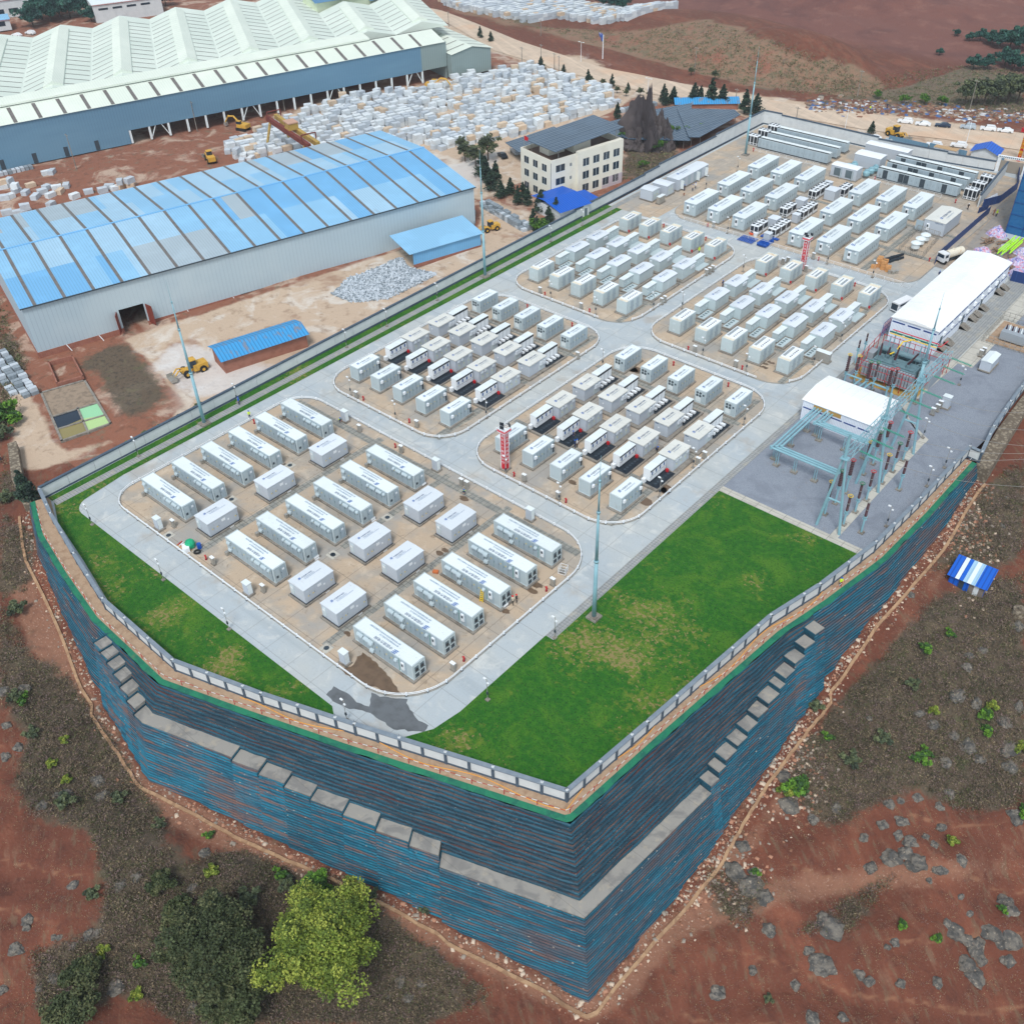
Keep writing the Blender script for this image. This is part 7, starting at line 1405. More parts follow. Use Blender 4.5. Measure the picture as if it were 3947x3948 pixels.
Ymain = [(-276.9,225.2),(-259.5,249.1),(-259.8,262),(-255.5,277),(-252,285),(-248.9,292),(-224.5,291.5),(-204.7,283.8),(-195,273.2),(-194.5,264.8),(-202,236),(-206,229.3),(-215.2,211.5),(-230.5,209.9),(-232,196),(-251.5,178.5),(-262,167.6),(-271.5,172.9),(-273,190)]
cand = []; rs = random.Random(21); th = math.radians(76); ux, uy = math.cos(th), math.sin(th)
for i in range(-40, 60):
    for j in range(-50, 60):
        orderly = True; gx_ = i*2.25; gy_ = j*3.25+(i % 2)*.6; x = -235+gx_*(-uy)+gy_*ux; y = 240+gx_*ux+gy_*uy
        ord_ = (x-y) > -488+rs.uniform(-6,6)
        if not ord_: x += rs.uniform(-.7,.7); y += rs.uniform(-.7,.7)
        if not pin(x, y, Ymain): continue
        if rs.random() < (.05 if ord_ else .14): continue
        if mnoise.noise(Vector((x*.07,y*.07,2))) > .42: continue
        rot = th-PI/2+(rs.gauss(0,.03) if ord_ else rs.uniform(-.5,.5)); n = rs.choice((1,2,2) if ord_ else (1,1,2,2)); n = min(n, 3); z = gz(x, y)-.1
        for k in range(n):
            kk = rs.randrange(6); mm = rs.choices((0,1,2),(7,4,1.1))[0]; cand.append((x+rs.uniform(-.15,.15), y+rs.uniform(-.15,.15), z, rot+rs.gauss(0,.04), kk, mm)); z += protoS[kk][1]
LFT = [('1',20,1060),('1',60,1050),('1',95,1080),('1',145,1090),('1',175,1050),('1',200,1110),('1',240,1085),('1',265,1060),('1',285,1100),('1',320,1060),('1',340,1080),('1',375,1050),('1',25,1120),('1',60,1110),('1',35,1190),('1',95,1190),('1',145,1185),('1',285,1145),('1',420,1105),('1',500,1080),('1',580,1075),('1',620,1055),('1',650,1065),('1',685,1055),('1',740,1050),('1',265,980),('1',295,975),
       ('1',1290,860),('1',1300,835),('1',1340,825),('1',1345,885),('1',1380,880),('1',1410,860),('1',1440,850),('1',1465,830),('1',1490,850),('1',1420,895),('1',1370,910),('1',1500,820),('1',1530,860),('1',1465,875),('1',1560,800),('1',1590,815),('1',1600,850),('1',1395,830)]
for c, x, y in LFT:
    p = at(c, x, y, 0); z = gz(*p)-.15
    for k in range(rs.choice((1,1,2))): kk = rs.randrange(6); cand.append((p[0], p[1], z, rs.uniform(-1,1), kk, rs.choice((0,1,1,2)))); z += protoS[kk][1]
q = np.array([(c[0], c[1], c[2]) for c in cand]); dist = np.sqrt((q[:, 0]**2+q[:, 1]**2)); order = list(np.argsort(dist)); nearest = set(order[:290])
uvs = proj_np(q); mbs = MB()
place_name = lambda u, v: 'by the warehouse end' if u < 260 else 'under the yellow crane' if u < 620 and v > 230 else 'beside the yard trees' if u < 900 else 'near the office carport'
for i, c in enumerate(cand):
    if i in nearest:
        o = bpy.data.objects.new('stone_block', stone_mesh(c[4], c[5])); C.objects.link(o); o.location = c[:3]; o.rotation_euler = (0,0,c[3]); g = place_name(*uvs[i]); cn_ = ('white','grey','tan')[c[5]]
        tag(o, 'rough %s marble block %s' % (cn_, g), 'stone block', '%s marble blocks %s' % (cn_, g))
    else:
        b0, cs, sn = protoS[c[4]][0], math.cos(c[3]), math.sin(c[3]); mbs.add([(c[0]+x*cs-y*sn, c[1]+x*sn+y*cs, c[2]+z) for x, y, z in b0.v], b0.f, c[5])
A_ = np.array([at('2',*p_)[:2] for p_ in ((550,0),(700,60),(1060,135),(1230,110),(1660,165),(1895,95),(1850,72),(1550,60),(1380,40),(1150,-20),(600,-40))])
for i in range(-60, 60):
    for j in range(-40, 40):
        x = -290+i*2.2*.28+j*2.9*.96; y = 360+i*2.2*.96-j*2.9*.28
        if not pin(x, y, [tuple(a) for a in A_]) or rs.random() < .06: continue
        z = gz(x, y)-.1
        for k in range(2): kk = rs.randrange(6); cs, sn = math.cos(-.28), math.sin(-.28); mbs.add([(x+a*cs-b*sn, y+a*sn+b*cs, z+c2) for a, b, c2 in protoS[kk][0].v], protoS[kk][0].f, rs.choices((0,1,2),(6,5,1))[0]); z += protoS[kk][1]
stuff(mbs.build('stone_blocks', STN), 'hundreds of farther marble blocks stacked in rows across the yard and beyond the road', 'stone blocks')
# small dressed stone stacks
def stacks(path, n0, wdt, label, size=(.95,1.4,.9), tiers=(1,2,2,3), group=None, seed=1, zz=None):
    r = random.Random(seed); (x0,y0),(x1,y1) = path; L = math.hypot(x1-x0,y1-y0); a = math.atan2(y1-y0,x1-x0); n = int(L/(size[0]+.12)); m = int(wdt/(size[1]+.15)); base = None
    for i in range(n):
        for j in range(m):
            if r.random() < n0: continue
            u, v = (i+.5)*(size[0]+.12), (j+.5)*(size[1]+.15); x, y = x0+u*math.cos(a)-v*math.sin(a), y0+u*math.sin(a)+v*math.cos(a); t_ = r.choice(tiers)
            mb = MB()
            for k in range(t_): mb.cbox((r.uniform(-.05,.05),r.uniform(-.05,.05),size[2]*(k+.5)+.02*k),(size[0]*r.uniform(.85,1),size[1]*r.uniform(.85,1),size[2]),r.uniform(-.06,.06),r.choice((0,1,1)))
            o = mb.build('slab_stack', [STN[1], mat_dk]); o.location = (x,y,gz(x,y)-.05); o.rotation_euler = (0,0,a); tag(o, label, 'stone stack', group or label)
mat_dk = mat('grey_stone', srgb(140,150,158), .85, [dict(s=2, c=srgb(106,116,124), lo=.4, hi=.7, a=.6)], rnd=.1)
stacks([(-155.4,184.2),(-154.0,181.2)], .0, .5, 'grey cut stone stack at the end of the pallet row', seed=2) if False else None
a_ = at('2',1085,1300); b_ = at('2',830,1150); stacks([a_, b_], .04, 3.3, 'grey cut stone stack in the row beside the yard conifers', (1.1,1.5,.8), (1,2,2), seed=3)
stacks([at('4',225,285,-2), at('4',40,60,-2.4)], .2, 6.4, 'small grey stone stack left of the warehouse corner', (1.2,1.6,.8), (1,1,2), seed=5)
stacks([at('1',0,1880,-2.2), at('1',-40,1700,-2.2)], .1, 5, 'small grey stone stack along the warehouse end wall', (1.2,1.6,.8), (1,1,2), seed=6)
stacks([at('1',0,995), at('1',195,950)], .05, 2.4, 'grey slab stack before the factory wall', (1.1,2.0,1.1), (1,), seed=8)
stacks([at('2',755,1310,0), at('2',765,1215,0)], .1, 3.6, 'grey stone stack at the warehouse right end', (1.1,1.6,.8), (1,2), seed=9)
p_ = at('2', 1570, 668); stacks([p_, (p_[0]+6, p_[1]+14)], .0, 2.2, 'grey slab stack behind the solar arrays', (1.1,2,1.2), (1,), seed=10)
# offcut heap
M['off'] = STN[1]; mb = MB(); r = random.Random(8); hp = [at('2',x,y,.3) for x, y in ((-50,1650),(40,1560),(200,1500),(330,1440),(390,1500),(540,1530),(420,1600),(260,1680),(60,1700))]
xs_, ys_ = [p[0] for p in hp], [p[1] for p in hp]; cnt = 0
while cnt < 3800:
    x, y = r.uniform(min(xs_),max(xs_)), r.uniform(min(ys_),max(ys_))
    if not pin(x, y, hp): continue
    e = .15+.7*mnoise.noise(Vector((x*.15,y*.15,1))); mb.cbox((x,y,gz(x,y)+r.uniform(0,max(.1,e))),(r.uniform(.15,.5),r.uniform(.5,1.5),r.uniform(.08,.3)),r.uniform(0,3.1),r.choice((0,0,1)),r.uniform(-.7,.7)); cnt += 1
stuff(mb.build('stone_offcuts', [STN[1], mat_dk]), 'loose heap of pale stone offcuts before the warehouse', 'stone offcuts')
# settling ponds and brick pit
def wallbox(t, pts, z0, z1, th, m, name='pond_wall'):
    for a, b in zip(pts, pts[1:]):
        L = math.hypot(b[0]-a[0], b[1]-a[1]); mb = MB(); mb.cbox(((a[0]+b[0])/2,(a[1]+b[1])/2,(z0+z1)/2),(L+th,th,z1-z0),math.atan2(b[1]-a[1],b[0]-a[0])); mb.build(name, m, t)
t = thing('settling_pond', 'concrete settling ponds with green and dark water compartments', 'pond', (0,0,0)); pz = -1.9; pc = {k: at('4',x,y,pz) for k, (x,y) in dict(a=(235,295),b=(480,225),c=(628,470),d=(352,568),e=(300,430),f=(440,380),g=(560,350),h=(330,500),i=(470,440),j=(600,420),k2=(500,520)).items()}
wallbox(t, [pc['a'],pc['b'],pc['c'],pc['d'],pc['a']], pz-1.5, pz+.35, .45, M['plinth']); wallbox(t, [pc['e'],pc['g']], pz-1.5, pz+.3, .4, M['plinth']); wallbox(t, [pc['f'],pc['k2']], pz-1.5, pz+.3, .4, M['plinth']); wallbox(t, [pc['h'],pc['j']], pz-1.5, pz+.3, .4, M['plinth'])
for pl, m, nm in (([pc['a'],pc['b'],pc['g'],pc['e']], mat('dry_mud', srgb(150,132,114), .95, [dict(s=1, c=srgb(110,96,82), lo=.4, hi=.7, a=.7)], (3,.6), 'world'), 'mud'), ([pc['e'],pc['f'],pc['i'],pc['h']], mat('dark_water', srgb(30,44,60), .08), 'dark_water'), ([pc['f'],pc['g'],pc['j'],pc['i']], mat('green_water', srgb(150,206,160), .15), 'green_water'), ([pc['i'],pc['j'],pc['c'],pc['k2']], mat('pale_green_water', srgb(176,206,140), .15), 'green_water'), ([pc['h'],pc['i'],pc['k2'],pc['d']], mat('olive_water', srgb(140,128,80), .2), 'olive_water')):
    mb = MB(); mb.add([(x,y,pz+.14) for x, y in pl],[(0,1,2,3)]); mb.build(nm, m, t)
t = thing('brick_pit', 'open square pit of low red brick walls beside the warehouse corner', 'brick pit', (0,0,0)); wallbox(t, [at('4',x,y,-1.9) for x, y in ((280,135),(415,100),(475,215),(330,255),(280,135))], -3, -1.0, .3, M['brick'], 'brick_wall')
# road signs, poles, tanks along the road
def pole(x, y, h, label, r=.14, m=None, arms=1, name='utility_pole', cat='utility pole', group='utility poles'):
    z = gz(x, y); t = thing(name, label, cat, (x, y, z), 0, group); mb = MB(); mb.cyl((0,0,-.3),(0,0,h),r*1.2,r*.7,8); mb.build('shaft', m or M['plinth'], t); mb = MB()
    for k in range(arms): mb.box(-.8,-.06,h-.5-k*.9,.8,.06,h-.36-k*.9)
    mb.build('crossarm', M['steel'], t); return t
for c, x, y, h, l in (('3',985,555,8.6,'at the foot of the brown mound'),('3',1620,630,9.4,'among the roadside trees'),('1',432,950,10.5,'before the factory wall, left'),('1',1115,735,9.5,'before the factory wall, middle'),('1',1612,625,9.5,'before the factory wall, right'),('2',290,500,9,'behind the marble blocks'),('3',65,420,9,'on the brown mound slope'),('2',1130,395,9,'on the near road verge, left'),('2',1022,395,8,'beside the factory gate'),('2',1205,395,6,'on the near road verge, middle'),('2',1230,430,7,'on the near road verge, right'),('2',608,150,6,'at the far road edge'),('2',1128,205,6,'on the far verge'),('3',300,560,3,'on the road edge, short'),('3',640,685,4,'behind the far boundary wall')):
    p = at(c,x,y,0); pole(p[0],p[1],h,'grey utility pole '+l)
for c, x, y, l in (('3',1600,820,'before the parked cars, right'),('3',915,740,'beside the far boundary wall'),('2',1730,590,'on the near verge'),('2',1355,350,'on the median')):
    p = at(c,x,y,0); z = gz(*p); t = thing('street_lamp', 'tall slim street lamp '+l, 'street lamp', (p[0],p[1],z), 0, 'street lamps'); mb = MB(); mb.cyl((0,0,0),(0,0,7),.1,.06,6); mb.cyl((-1,0,7),(1,0,7),.04,n=4); mb.build('pole', M['white'], t); mb = MB(); mb.box(-1.3,-.12,6.9,-.7,.12,7.05); mb.box(.7,-.12,6.9,1.3,.12,7.05); mb.build('lamp_head', M['white'], t)
p = at('2',1478,332,0); t = thing('road_sign', 'blue overhead road sign on a cantilever pole beside the main road', 'road sign', (p[0],p[1],gz(*p)), -.75); mb = MB(); mb.cyl((0,0,0),(0,0,8.4),.2,.14,8); mb.cyl((0,0,7.2),(-8.4,0,7.2),.1,n=6); mb.cyl((0,0,6.4),(-8.4,0,6.4),.1,n=6); mb.build('pole', M['white'], t)
mb = MB(); mb.box(-4.0,-.12,5.8,-.2,-.02,8.2); mb.build('sign_board', M['brightblue'], t)
for i in range(3): mb = MB(); mb.cyl((-5.0-i*1.35,-.12,6.8),(-5.0-i*1.35,-.02,6.8),.6,n=12); mb.build('round_sign', M['brightblue'], t)
# stone wall, hut on the slope
M['rubble'] = mat('rubble_stone', srgb(150,138,120), .9, [dict(t='cell', s=1.6, c=srgb(110,100,88), a=.6), dict(t='vor', s=1.6, c=srgb(84,72,60), lo=.35, hi=.55, a=.7)], (4,.6,.1), 'world')
mb = MB(); mb.prism([(-151.5,43.4),(-152.2,42.2),(-161,44.6),(-172,49.5),(-171.5,51),(-160.5,46.4)], -7, -.2); tag(mb.build('rubble_wall', M['rubble']), 'rubble stone retaining wall running left from the platform corner', 'stone wall')
mb = MB(); mb.prism([(-30.9,156.6),(-28.4,156.2),(-29.8,176),(-30.5,200),(-32.8,200),(-31.9,170)], -4.5, -.04); tag(mb.build('rubble_wall', M['rubble']), 'rubble stone wall under the boundary wall at the right corner', 'stone wall')
q0 = atg('6',1500,1360); q1 = atg('6',1690,1455); an = math.atan2(q1[1]-q0[1], q1[0]-q0[0]); t = thing('tin_hut', 'small hut of patched blue and white sheets on the red slope', 'hut', (q0[0],q0[1],min(q0[2],q1[2])-.1), an); Lh = math.hypot(q1[0]-q0[0],q1[1]-q0[1])
mb = MB(); 
for i in range(7): mb.box(i*Lh/7,0,0,(i+1)*Lh/7-.02,.08,2.4,(0,0,2,0,3,1,3)[i])
mb.box(Lh-.1,.1,0,Lh,4.3,2.4,0); mb.box(0,.1,0,.1,4.3,2.4,0); mb.box(0,4.2,0,Lh,4.3,2.9,0); mb.build('sheet_wall', [M['brightblue'], M['wallw'], M['dark'], mat('rust_sheet', srgb(120,110,104), .8)], t); mb = MB()
for i in range(10): mb.add([(-.4+i*(Lh+.8)/10,-.5,2.35),(-.4+(i+1)*(Lh+.8)/10,-.5,2.35),(-.4+(i+1)*(Lh+.8)/10,4.6,3.1),(-.4+i*(Lh+.8)/10,4.6,3.1)],[(0,1,2,3)],(0,0,1,0,2,1,2,0,0,0)[i])
mb.build('roof_sheet', [M['brightblue'], M['boxlt'], BL[2]], t)
q = atg('6',1900,1540); mb = MB(); mb.cyl((0,0,-.5),(0,0,.9),1.0,n=16); mb.cyl((0,0,.9),(0,0,1.3),.4,n=10); o = mb.build('concrete_ring', M['rubble']); o.location = q; tag(o, 'round concrete well head at the right edge of the slope', 'well')
# gate-side huts outside the wall
t = thing('gable_hut', 'white hut with bright blue gable roof beyond the far boundary wall', 'hut', (-87.5,297.6,.1), .12); mb = MB(); mb.box(0,0,0,7,5.5,2.6); mb.add([(0,0,2.6),(7,0,2.6),(3.5,0,3.9)],[(0,1,2)]); mb.build('wall', M['wallw'], t); mb = MB(); mb.add([(-.5,-.6,2.5),(3.5,-.6,4.1),(3.5,6.1,4.1),(-.5,6.1,2.5),(7.5,-.6,2.5),(7.5,6.1,2.5)],[(0,1,2,3),(1,4,5,2)]); mb.build('roof', M['brightblue'], t)
house_box('portable_cabin', 'timber topped portable cabin with blue water packs beyond the far wall', 'cabin', -97.6, 295.4, 6.5, 2.4, 2.2, M['wallw'], M['wood'], z=.1, pitch=.05, axis='x')
for x0, x1, y, l in ((-112,-100,297.5,'left'),(-100,-89,298.6,'middle'),(-81,-79,300.5,'right')): mb = MB(); mb.box(x0,y,0,x1,y+.1,2.0); tag(mb.build('site_fence', M['fwall']), 'grey blue sheet fence beyond the far wall, %s run' % l, 'fence', 'site fences beyond the wall')
# ================= vehicles =================
def carpaint(n, c): return mat('paint_'+n, c, .3, rnd=.02)
CP = {'white': carpaint('white', srgb(226,228,230)), 'navy': carpaint('navy', srgb(26,46,72)), 'silver': carpaint('silver', srgb(168,180,190)), 'black': carpaint('black', srgb(20,26,34)), 'yellow': mat('plant_yellow', srgb(206,160,62), .6, [dict(s=1.5, c=srgb(150,112,60), lo=.5, hi=.7, a=.6)])}
def make_car(col, suv):
    t = thing('parked_car', 'x', 'car'); L, W = 4.6, 1.8; h1, h2 = (.95, 1.68) if suv else (.86, 1.42)
    side = [(0,.35),(0,.75),(.15,h1),(1.25,h1+.02),(2.0 if not suv else 1.8,h2-.02),(3.3 if not suv else 4.0,h2),(4.1 if not suv else 4.45,h1+.08),(4.55,h1),(4.6,.5),(4.6,.35)]
    def ext(prof, w0, w1, hb): 
        vs = []; 
        for s in (-1, 1):
            for x, z in prof: vs.append((x-L/2, s*(w0 if z <= hb else w1), z))
        n = len(prof); return vs, [tuple(reversed(range(n))), tuple(range(n, 2*n))]+[(i, (i+1) % n, n+(i+1) % n, n+i) for i in range(n)]
    mb = MB(); mb.add(*ext(side, W/2, W/2-.16, h1+.1)); mb.build('body', CP[col], t)
    mb = MB(); gl = [(1.42,h1+.06),(2.0 if not suv else 1.86,h2-.1),(3.25 if not suv else 3.95,h2-.08),(4.0 if not suv else 4.3,h1+.12)]; vs, fs = ext(gl, W/2-.10, W/2-.13, h1+.2); mb.add(vs, fs)
    a = [(1.3,h1+.06),(1.95 if not suv else 1.78,h2-.06)]; mb.add([(a[0][0]-L/2-.02,-.7,a[0][1]),(a[0][0]-L/2-.02,.7,a[0][1]),(a[1][0]-L/2-.02,.62,a[1][1]),(a[1][0]-L/2-.02,-.62,a[1][1])],[(0,1,2,3)]); mb.build('window', M['glass'], t)
    for x in (-1.45,1.35):
        for s in (-1,1): mb = MB(); mb.cyl((x,s*.72,.34),(x,s*.92,.34),.34,n=14); mb.cyl((x,s*.92,.34),(x,s*.93,.34),.19,n=10,m=1); mb.build('wheel', [M['tyre'], M['steel']], t)
    for s in (-.6,.6): mb = MB(); mb.box(-L/2-.02,s-.18,.66,-L/2+.05,s+.18,.82); mb.build('headlight', M['boxlt'], t)
    return t
cars = {}
def put_car(c, x, y, col, suv, label, rz, z=None):
    k = (col, suv)
    p = at(c,x,y,.4 if z is None else z); zz = gz(*p)
    if k not in cars: cars[k] = make_car(col, suv)
    return put(cars[k], USED, (p[0],p[1],zz), label, 'parked cars', rz)
for x, y, col, suv, l in ((1258,692,'white',1,'white SUV at the left end of the far roadside row'),(1358,707,'white',0,'white saloon second in the far roadside row'),(1470,717,'navy',0,'dark blue saloon in the far roadside row'),(1612,728,'silver',1,'silver hatchback fourth in the far roadside row'),(1725,738,'white',1,'white SUV fifth in the far roadside row'),(1822,748,'white',0,'white car at the right end of the far roadside row')): put_car('3',x,y,col,suv,l,.3)
for x, y, col, suv, l in ((1080,780,'white',0,'white car parked left of the wheel loader'),(1190,795,'silver',0,'silver car parked before the wheel loader'),(1420,825,'white',1,'white van like car behind the sheet fence'),(1560,828,'white',1,'white SUV beside the blue roofed hut')): put_car('3',x,y,col,suv,l,.2)
put_car('2',912,885,'black',0,'black saloon parked beside the office',-.5,0); put_car('2',985,868,'silver',1,'silver car half hidden under the carport',-.5,0); put_car('1',172,185,'white',1,'white car behind the factory by the trees',.3,0); put_car('1',95,195,'white',0,'white car half hidden behind the left shed',.3,0)
t = thing('van', 'white van with open tail beside the long white hall', 'van', (*at('n',288,492,0),.02), 1.35); mb = MB(); mb.box(-2.6,-.95,.45,2.6,.95,1.5); mb.box(-2.3,-.9,1.5,2.6,.9,2.25); mb.build('body', CP['white'], t); mb = MB(); mb.box(-2.62,-.8,.7,-2.58,.8,2.1); mb.box(-1.9,-.96,1.55,2.2,.96,2.0); mb.build('window', M['glass'], t)
for x in (-1.7,1.7):
    for s in (-1,1): mb = MB(); mb.cyl((x,s*.75,.38),(x,s*1.0,.38),.38,n=12); mb.build('wheel', M['tyre'], t)
t = thing('tanker_truck', 'white cabbed water tanker truck beside the blue hoarding', 'truck', (*at('n',610,175,0),.02), 1.2); mb = MB(); mb.box(-3.6,-1.1,.7,-1.9,1.1,2.7); mb.build('cab', CP['white'], t); mb = MB(); mb.box(-3.63,-.95,1.7,-3.58,.95,2.5); mb.box(-3.2,-1.12,1.7,-2.3,1.12,2.4); mb.build('window', M['glass'], t)
mb = MB(); mb.cyl((-1.6,0,1.9),(3.2,0,1.9),.95,n=16); mb.cyl((.2,0,2.8),(.2,0,3.05),.3,n=8); mb.build('tank', M['cream'], t); mb = MB(); mb.box(-3.4,-.5,.55,3.3,.5,.9); mb.build('chassis', M['dark'], t)
for x in (-2.8,1.4,2.5):
    for s in (-1,1): mb = MB(); mb.cyl((x,s*.75,.5),(x,s*1.1,.5),.5,n=12); mb.build('wheel', M['tyre'], t)
def loader(loc, rz, label, sc=1.0):
    t = thing('wheel_loader', label, 'wheel loader', loc, rz, 'yellow construction machines'); t.scale = (sc,)*3; mb = MB(); mb.box(.3,-1.1,.8,3.4,1.1,2.1); mb.box(-2.0,-.8,.8,-.1,.8,1.5); mb.cyl((-.2,0,1.1),(.4,0,1.1),.5,n=8); mb.build('body', CP['yellow'], t)
    mb = MB(); mb.box(-.3,-.75,1.6,1.1,.75,3.2,0); mb.box(-.4,-.85,3.2,1.2,.85,3.35,1); mb.build('cab', [M['glass'], CP['yellow']], t)
    for s in (-.6,.6): mb = MB(); mb.path([(-1.2,s,1.5),(-2.8,s,1.9),(-3.8,s,.9)], .16, 6); mb.build('lift_arm', CP['yellow'], t)
    mb = MB(); mb.prism([(-4.9,-1.5),(-3.7,-1.5),(-3.7,1.5),(-4.9,1.5)], .1, .25); mb.box(-3.8,-1.5,.15,-3.65,1.5,1.2); mb.box(-4.9,-1.5,.15,-3.7,-1.4,1.0); mb.box(-4.9,1.4,.15,-3.7,1.5,1.0); mb.build('bucket', M['steel'], t)
    for x in (-1.3,2.2):
        for s in (-1,1): mb = MB(); mb.cyl((x,s*.8,.8),(x,s*1.35,.8),.8,n=14); mb.cyl((x,s*1.36,.8),(x,s*1.37,.8),.35,n=10,m=1); mb.build('wheel', [M['tyre'], CP['yellow']], t)
    return t
def G(c,x,y): p = at(c,x,y,0); return (p[0],p[1],gz(*p))
loader(G('1',1190,905), 2.75+PI*.0+PI, 'yellow wheel loader working on the red yard'); loader(G('4',1080,150), PI/2-.2, 'yellow wheel loader parked beside the brick shed'); loader(G('3',1205,775), PI-.3, 'muddy yellow wheel loader parked on the main road'); loader(G('2',838,1310), 1.2, 'yellow forklift like loader by the warehouse right end', .8)
def excavator(loc, rz, label):
    t = thing('excavator', label, 'excavator', loc, rz, 'yellow construction machines'); 
    for s in (-1.1,1.1): mb = MB(); mb.box(-1.9,s-.3,0,1.9,s+.3,.85); mb.build('track', M['tyre'], t)
    mb = MB(); mb.box(-1.4,-1.3,1.0,2.3,1.3,2.1); mb.build('house', CP['yellow'], t); mb = MB(); mb.box(-1.4,-1.25,1.9,.1,-.3,3.0,0); mb.box(-1.45,-1.3,3.0,.15,-.25,3.1,1); mb.build('cab', [M['glass'], CP['yellow']], t)
    mb = MB(); mb.path([(-1.0,.3,1.8),(-3.4,.3,3.9),(-5.6,.3,3.6)], .28, 6); mb.build('boom', CP['yellow'], t); mb = MB(); mb.path([(-5.3,.3,3.9),(-7.2,.3,1.6)], .22, 6); mb.build('stick', CP['yellow'], t); mb = MB(); mb.box(-7.5,-.3,.5,-6.6,.9,1.5); mb.build('bucket', M['steel'], t); return t
excavator(G('1',1375,725), -.15+1.0-.6, 'yellow excavator with raised boom before the factory'); excavator(G('x',500,465), 3.6, 'yellow excavator beside the marble blocks at the factory corner')
# ================= people =================
SKIN = mat('skin', srgb(196,150,122), .6)
CLM = {n: mat('cloth_'+n, c, .8) for n, c in dict(navy=srgb(24,44,84), black=srgb(28,28,34), beige=srgb(196,184,164), green=srgb(30,90,60), hivis=srgb(200,232,40), white=srgb(216,220,224), blue=srgb(20,96,190), red=srgb(206,24,36), brown=srgb(150,96,66)).items()}
def person_mesh(pose):
    J = {'stand': dict(pel=(0,0,.95), ch=(0,.02,1.35), nk=(0,.02,1.5), hd=(0,0,1.66), lk=(-.1,-.02,.5), lf=(-.11,.02,.06), lt=(-.12,-.14,.03), rk=(.1,-.02,.5), rf=(.11,.02,.06), rt=(.12,-.14,.03), ls=(-.19,0,1.42), le=(-.27,-.02,1.14), lh=(-.25,-.14,.93), rs=(.19,0,1.42), re=(.27,-.02,1.14), rh=(.22,-.2,1.0)),
         'walk': dict(pel=(0,0,.93), ch=(0,-.03,1.34), nk=(0,-.04,1.49), hd=(0,-.07,1.65), lk=(-.1,-.2,.52), lf=(-.1,-.3,.1), lt=(-.1,-.45,.05), rk=(.1,.08,.5), rf=(.1,.36,.12), rt=(.1,.24,.03), ls=(-.19,-.02,1.41), le=(-.26,.12,1.16), lh=(-.24,.05,.94), rs=(.19,-.02,1.41), re=(.25,-.16,1.16), rh=(.2,-.34,1.02)),
         'crouch': dict(pel=(0,.12,.35), ch=(0,-.1,.72), nk=(0,-.17,.84), hd=(0,-.26,.96), lk=(-.14,-.28,.5), lf=(-.13,-.08,.07), lt=(-.13,-.26,.03), rk=(.14,-.28,.5), rf=(.13,-.08,.07), rt=(.13,-.26,.03), ls=(-.19,-.12,.78), le=(-.22,-.34,.6), lh=(-.1,-.5,.46), rs=(.19,-.12,.78), re=(.22,-.34,.6), rh=(.1,-.5,.5))}[pose]
    names = ['pel','ch','nk','hd','lk','lf','lt','rk','rf','rt','ls','le','lh','rs','re','rh']; R = dict(pel=.15,ch=.17,nk=.065,hd=.115,lk=.075,lf=.05,lt=.045,rk=.075,rf=.05,rt=.045,ls=.075,le=.05,lh=.04,rs=.075,re=.05,rh=.04)
    V = [J[n] for n in names]; E = [(0,1),(1,2),(2,3),(0,4),(4,5),(5,6),(0,7),(7,8),(8,9),(1,10),(10,11),(11,12),(1,13),(13,14),(14,15)]; rad = [R[n] for n in names]
    for hi in (12, 15):   # palm with five unequal fingers
        h = Vector(V[hi]); e = Vector(V[hi-1]); d = (h-e).normalized(); sd = d.cross(Vector((0,0,1))); sd = sd.normalized() if sd.length > .1 else Vector((1,0,0))
        for k, (o, l) in enumerate(((-.03,.075),(-.012,.085),(.008,.08),(.026,.065),(.042,.05))): a = h+d*(.05 if k < 4 else .0)+sd*o; V += [tuple(a), tuple(a+d*l*.7+Vector((0,-.02,-.01)))]; i0 = len(V)-2; E += [(hi, i0), (i0, i0+1)]; rad += [.012, .009]
    me = bpy.data.meshes.new('p'); me.from_pydata(V, E, []); o = bpy.data.objects.new('p', me); C.objects.link(o); sk_ = o.modifiers.new('s', 'SKIN'); ss = o.modifiers.new('u', 'SUBSURF'); ss.levels = 1
    for i, r in enumerate(rad): me.skin_vertices[0].data[i].radius = (r, r)
    me.skin_vertices[0].data[0].use_root = True; dg = bpy.context.evaluated_depsgraph_get(); out = bpy.data.meshes.new_from_object(o.evaluated_get(dg)); out.name = 'person'; bpy.data.objects.remove(o)
    hz = J['hd'][2]; wz = J['pel'][2]; mi = []
    for p_ in out.polygons:
        c = p_.center
        if (Vector(c)-Vector(J['hd'])).length < .14 or min((Vector(c)-Vector(J[k])).length for k in ('lh','rh')) < .12: mi.append(2)
        elif min((Vector(c)-Vector(J[k])).length for k in ('lk','rk','lf','rf','lt','rt')) < .28 or c.z < wz-.05: mi.append(1)
        else: mi.append(0)
    return out, mi, J
PM = {k: person_mesh(k) for k in ('stand','walk','crouch')}; PC = {}
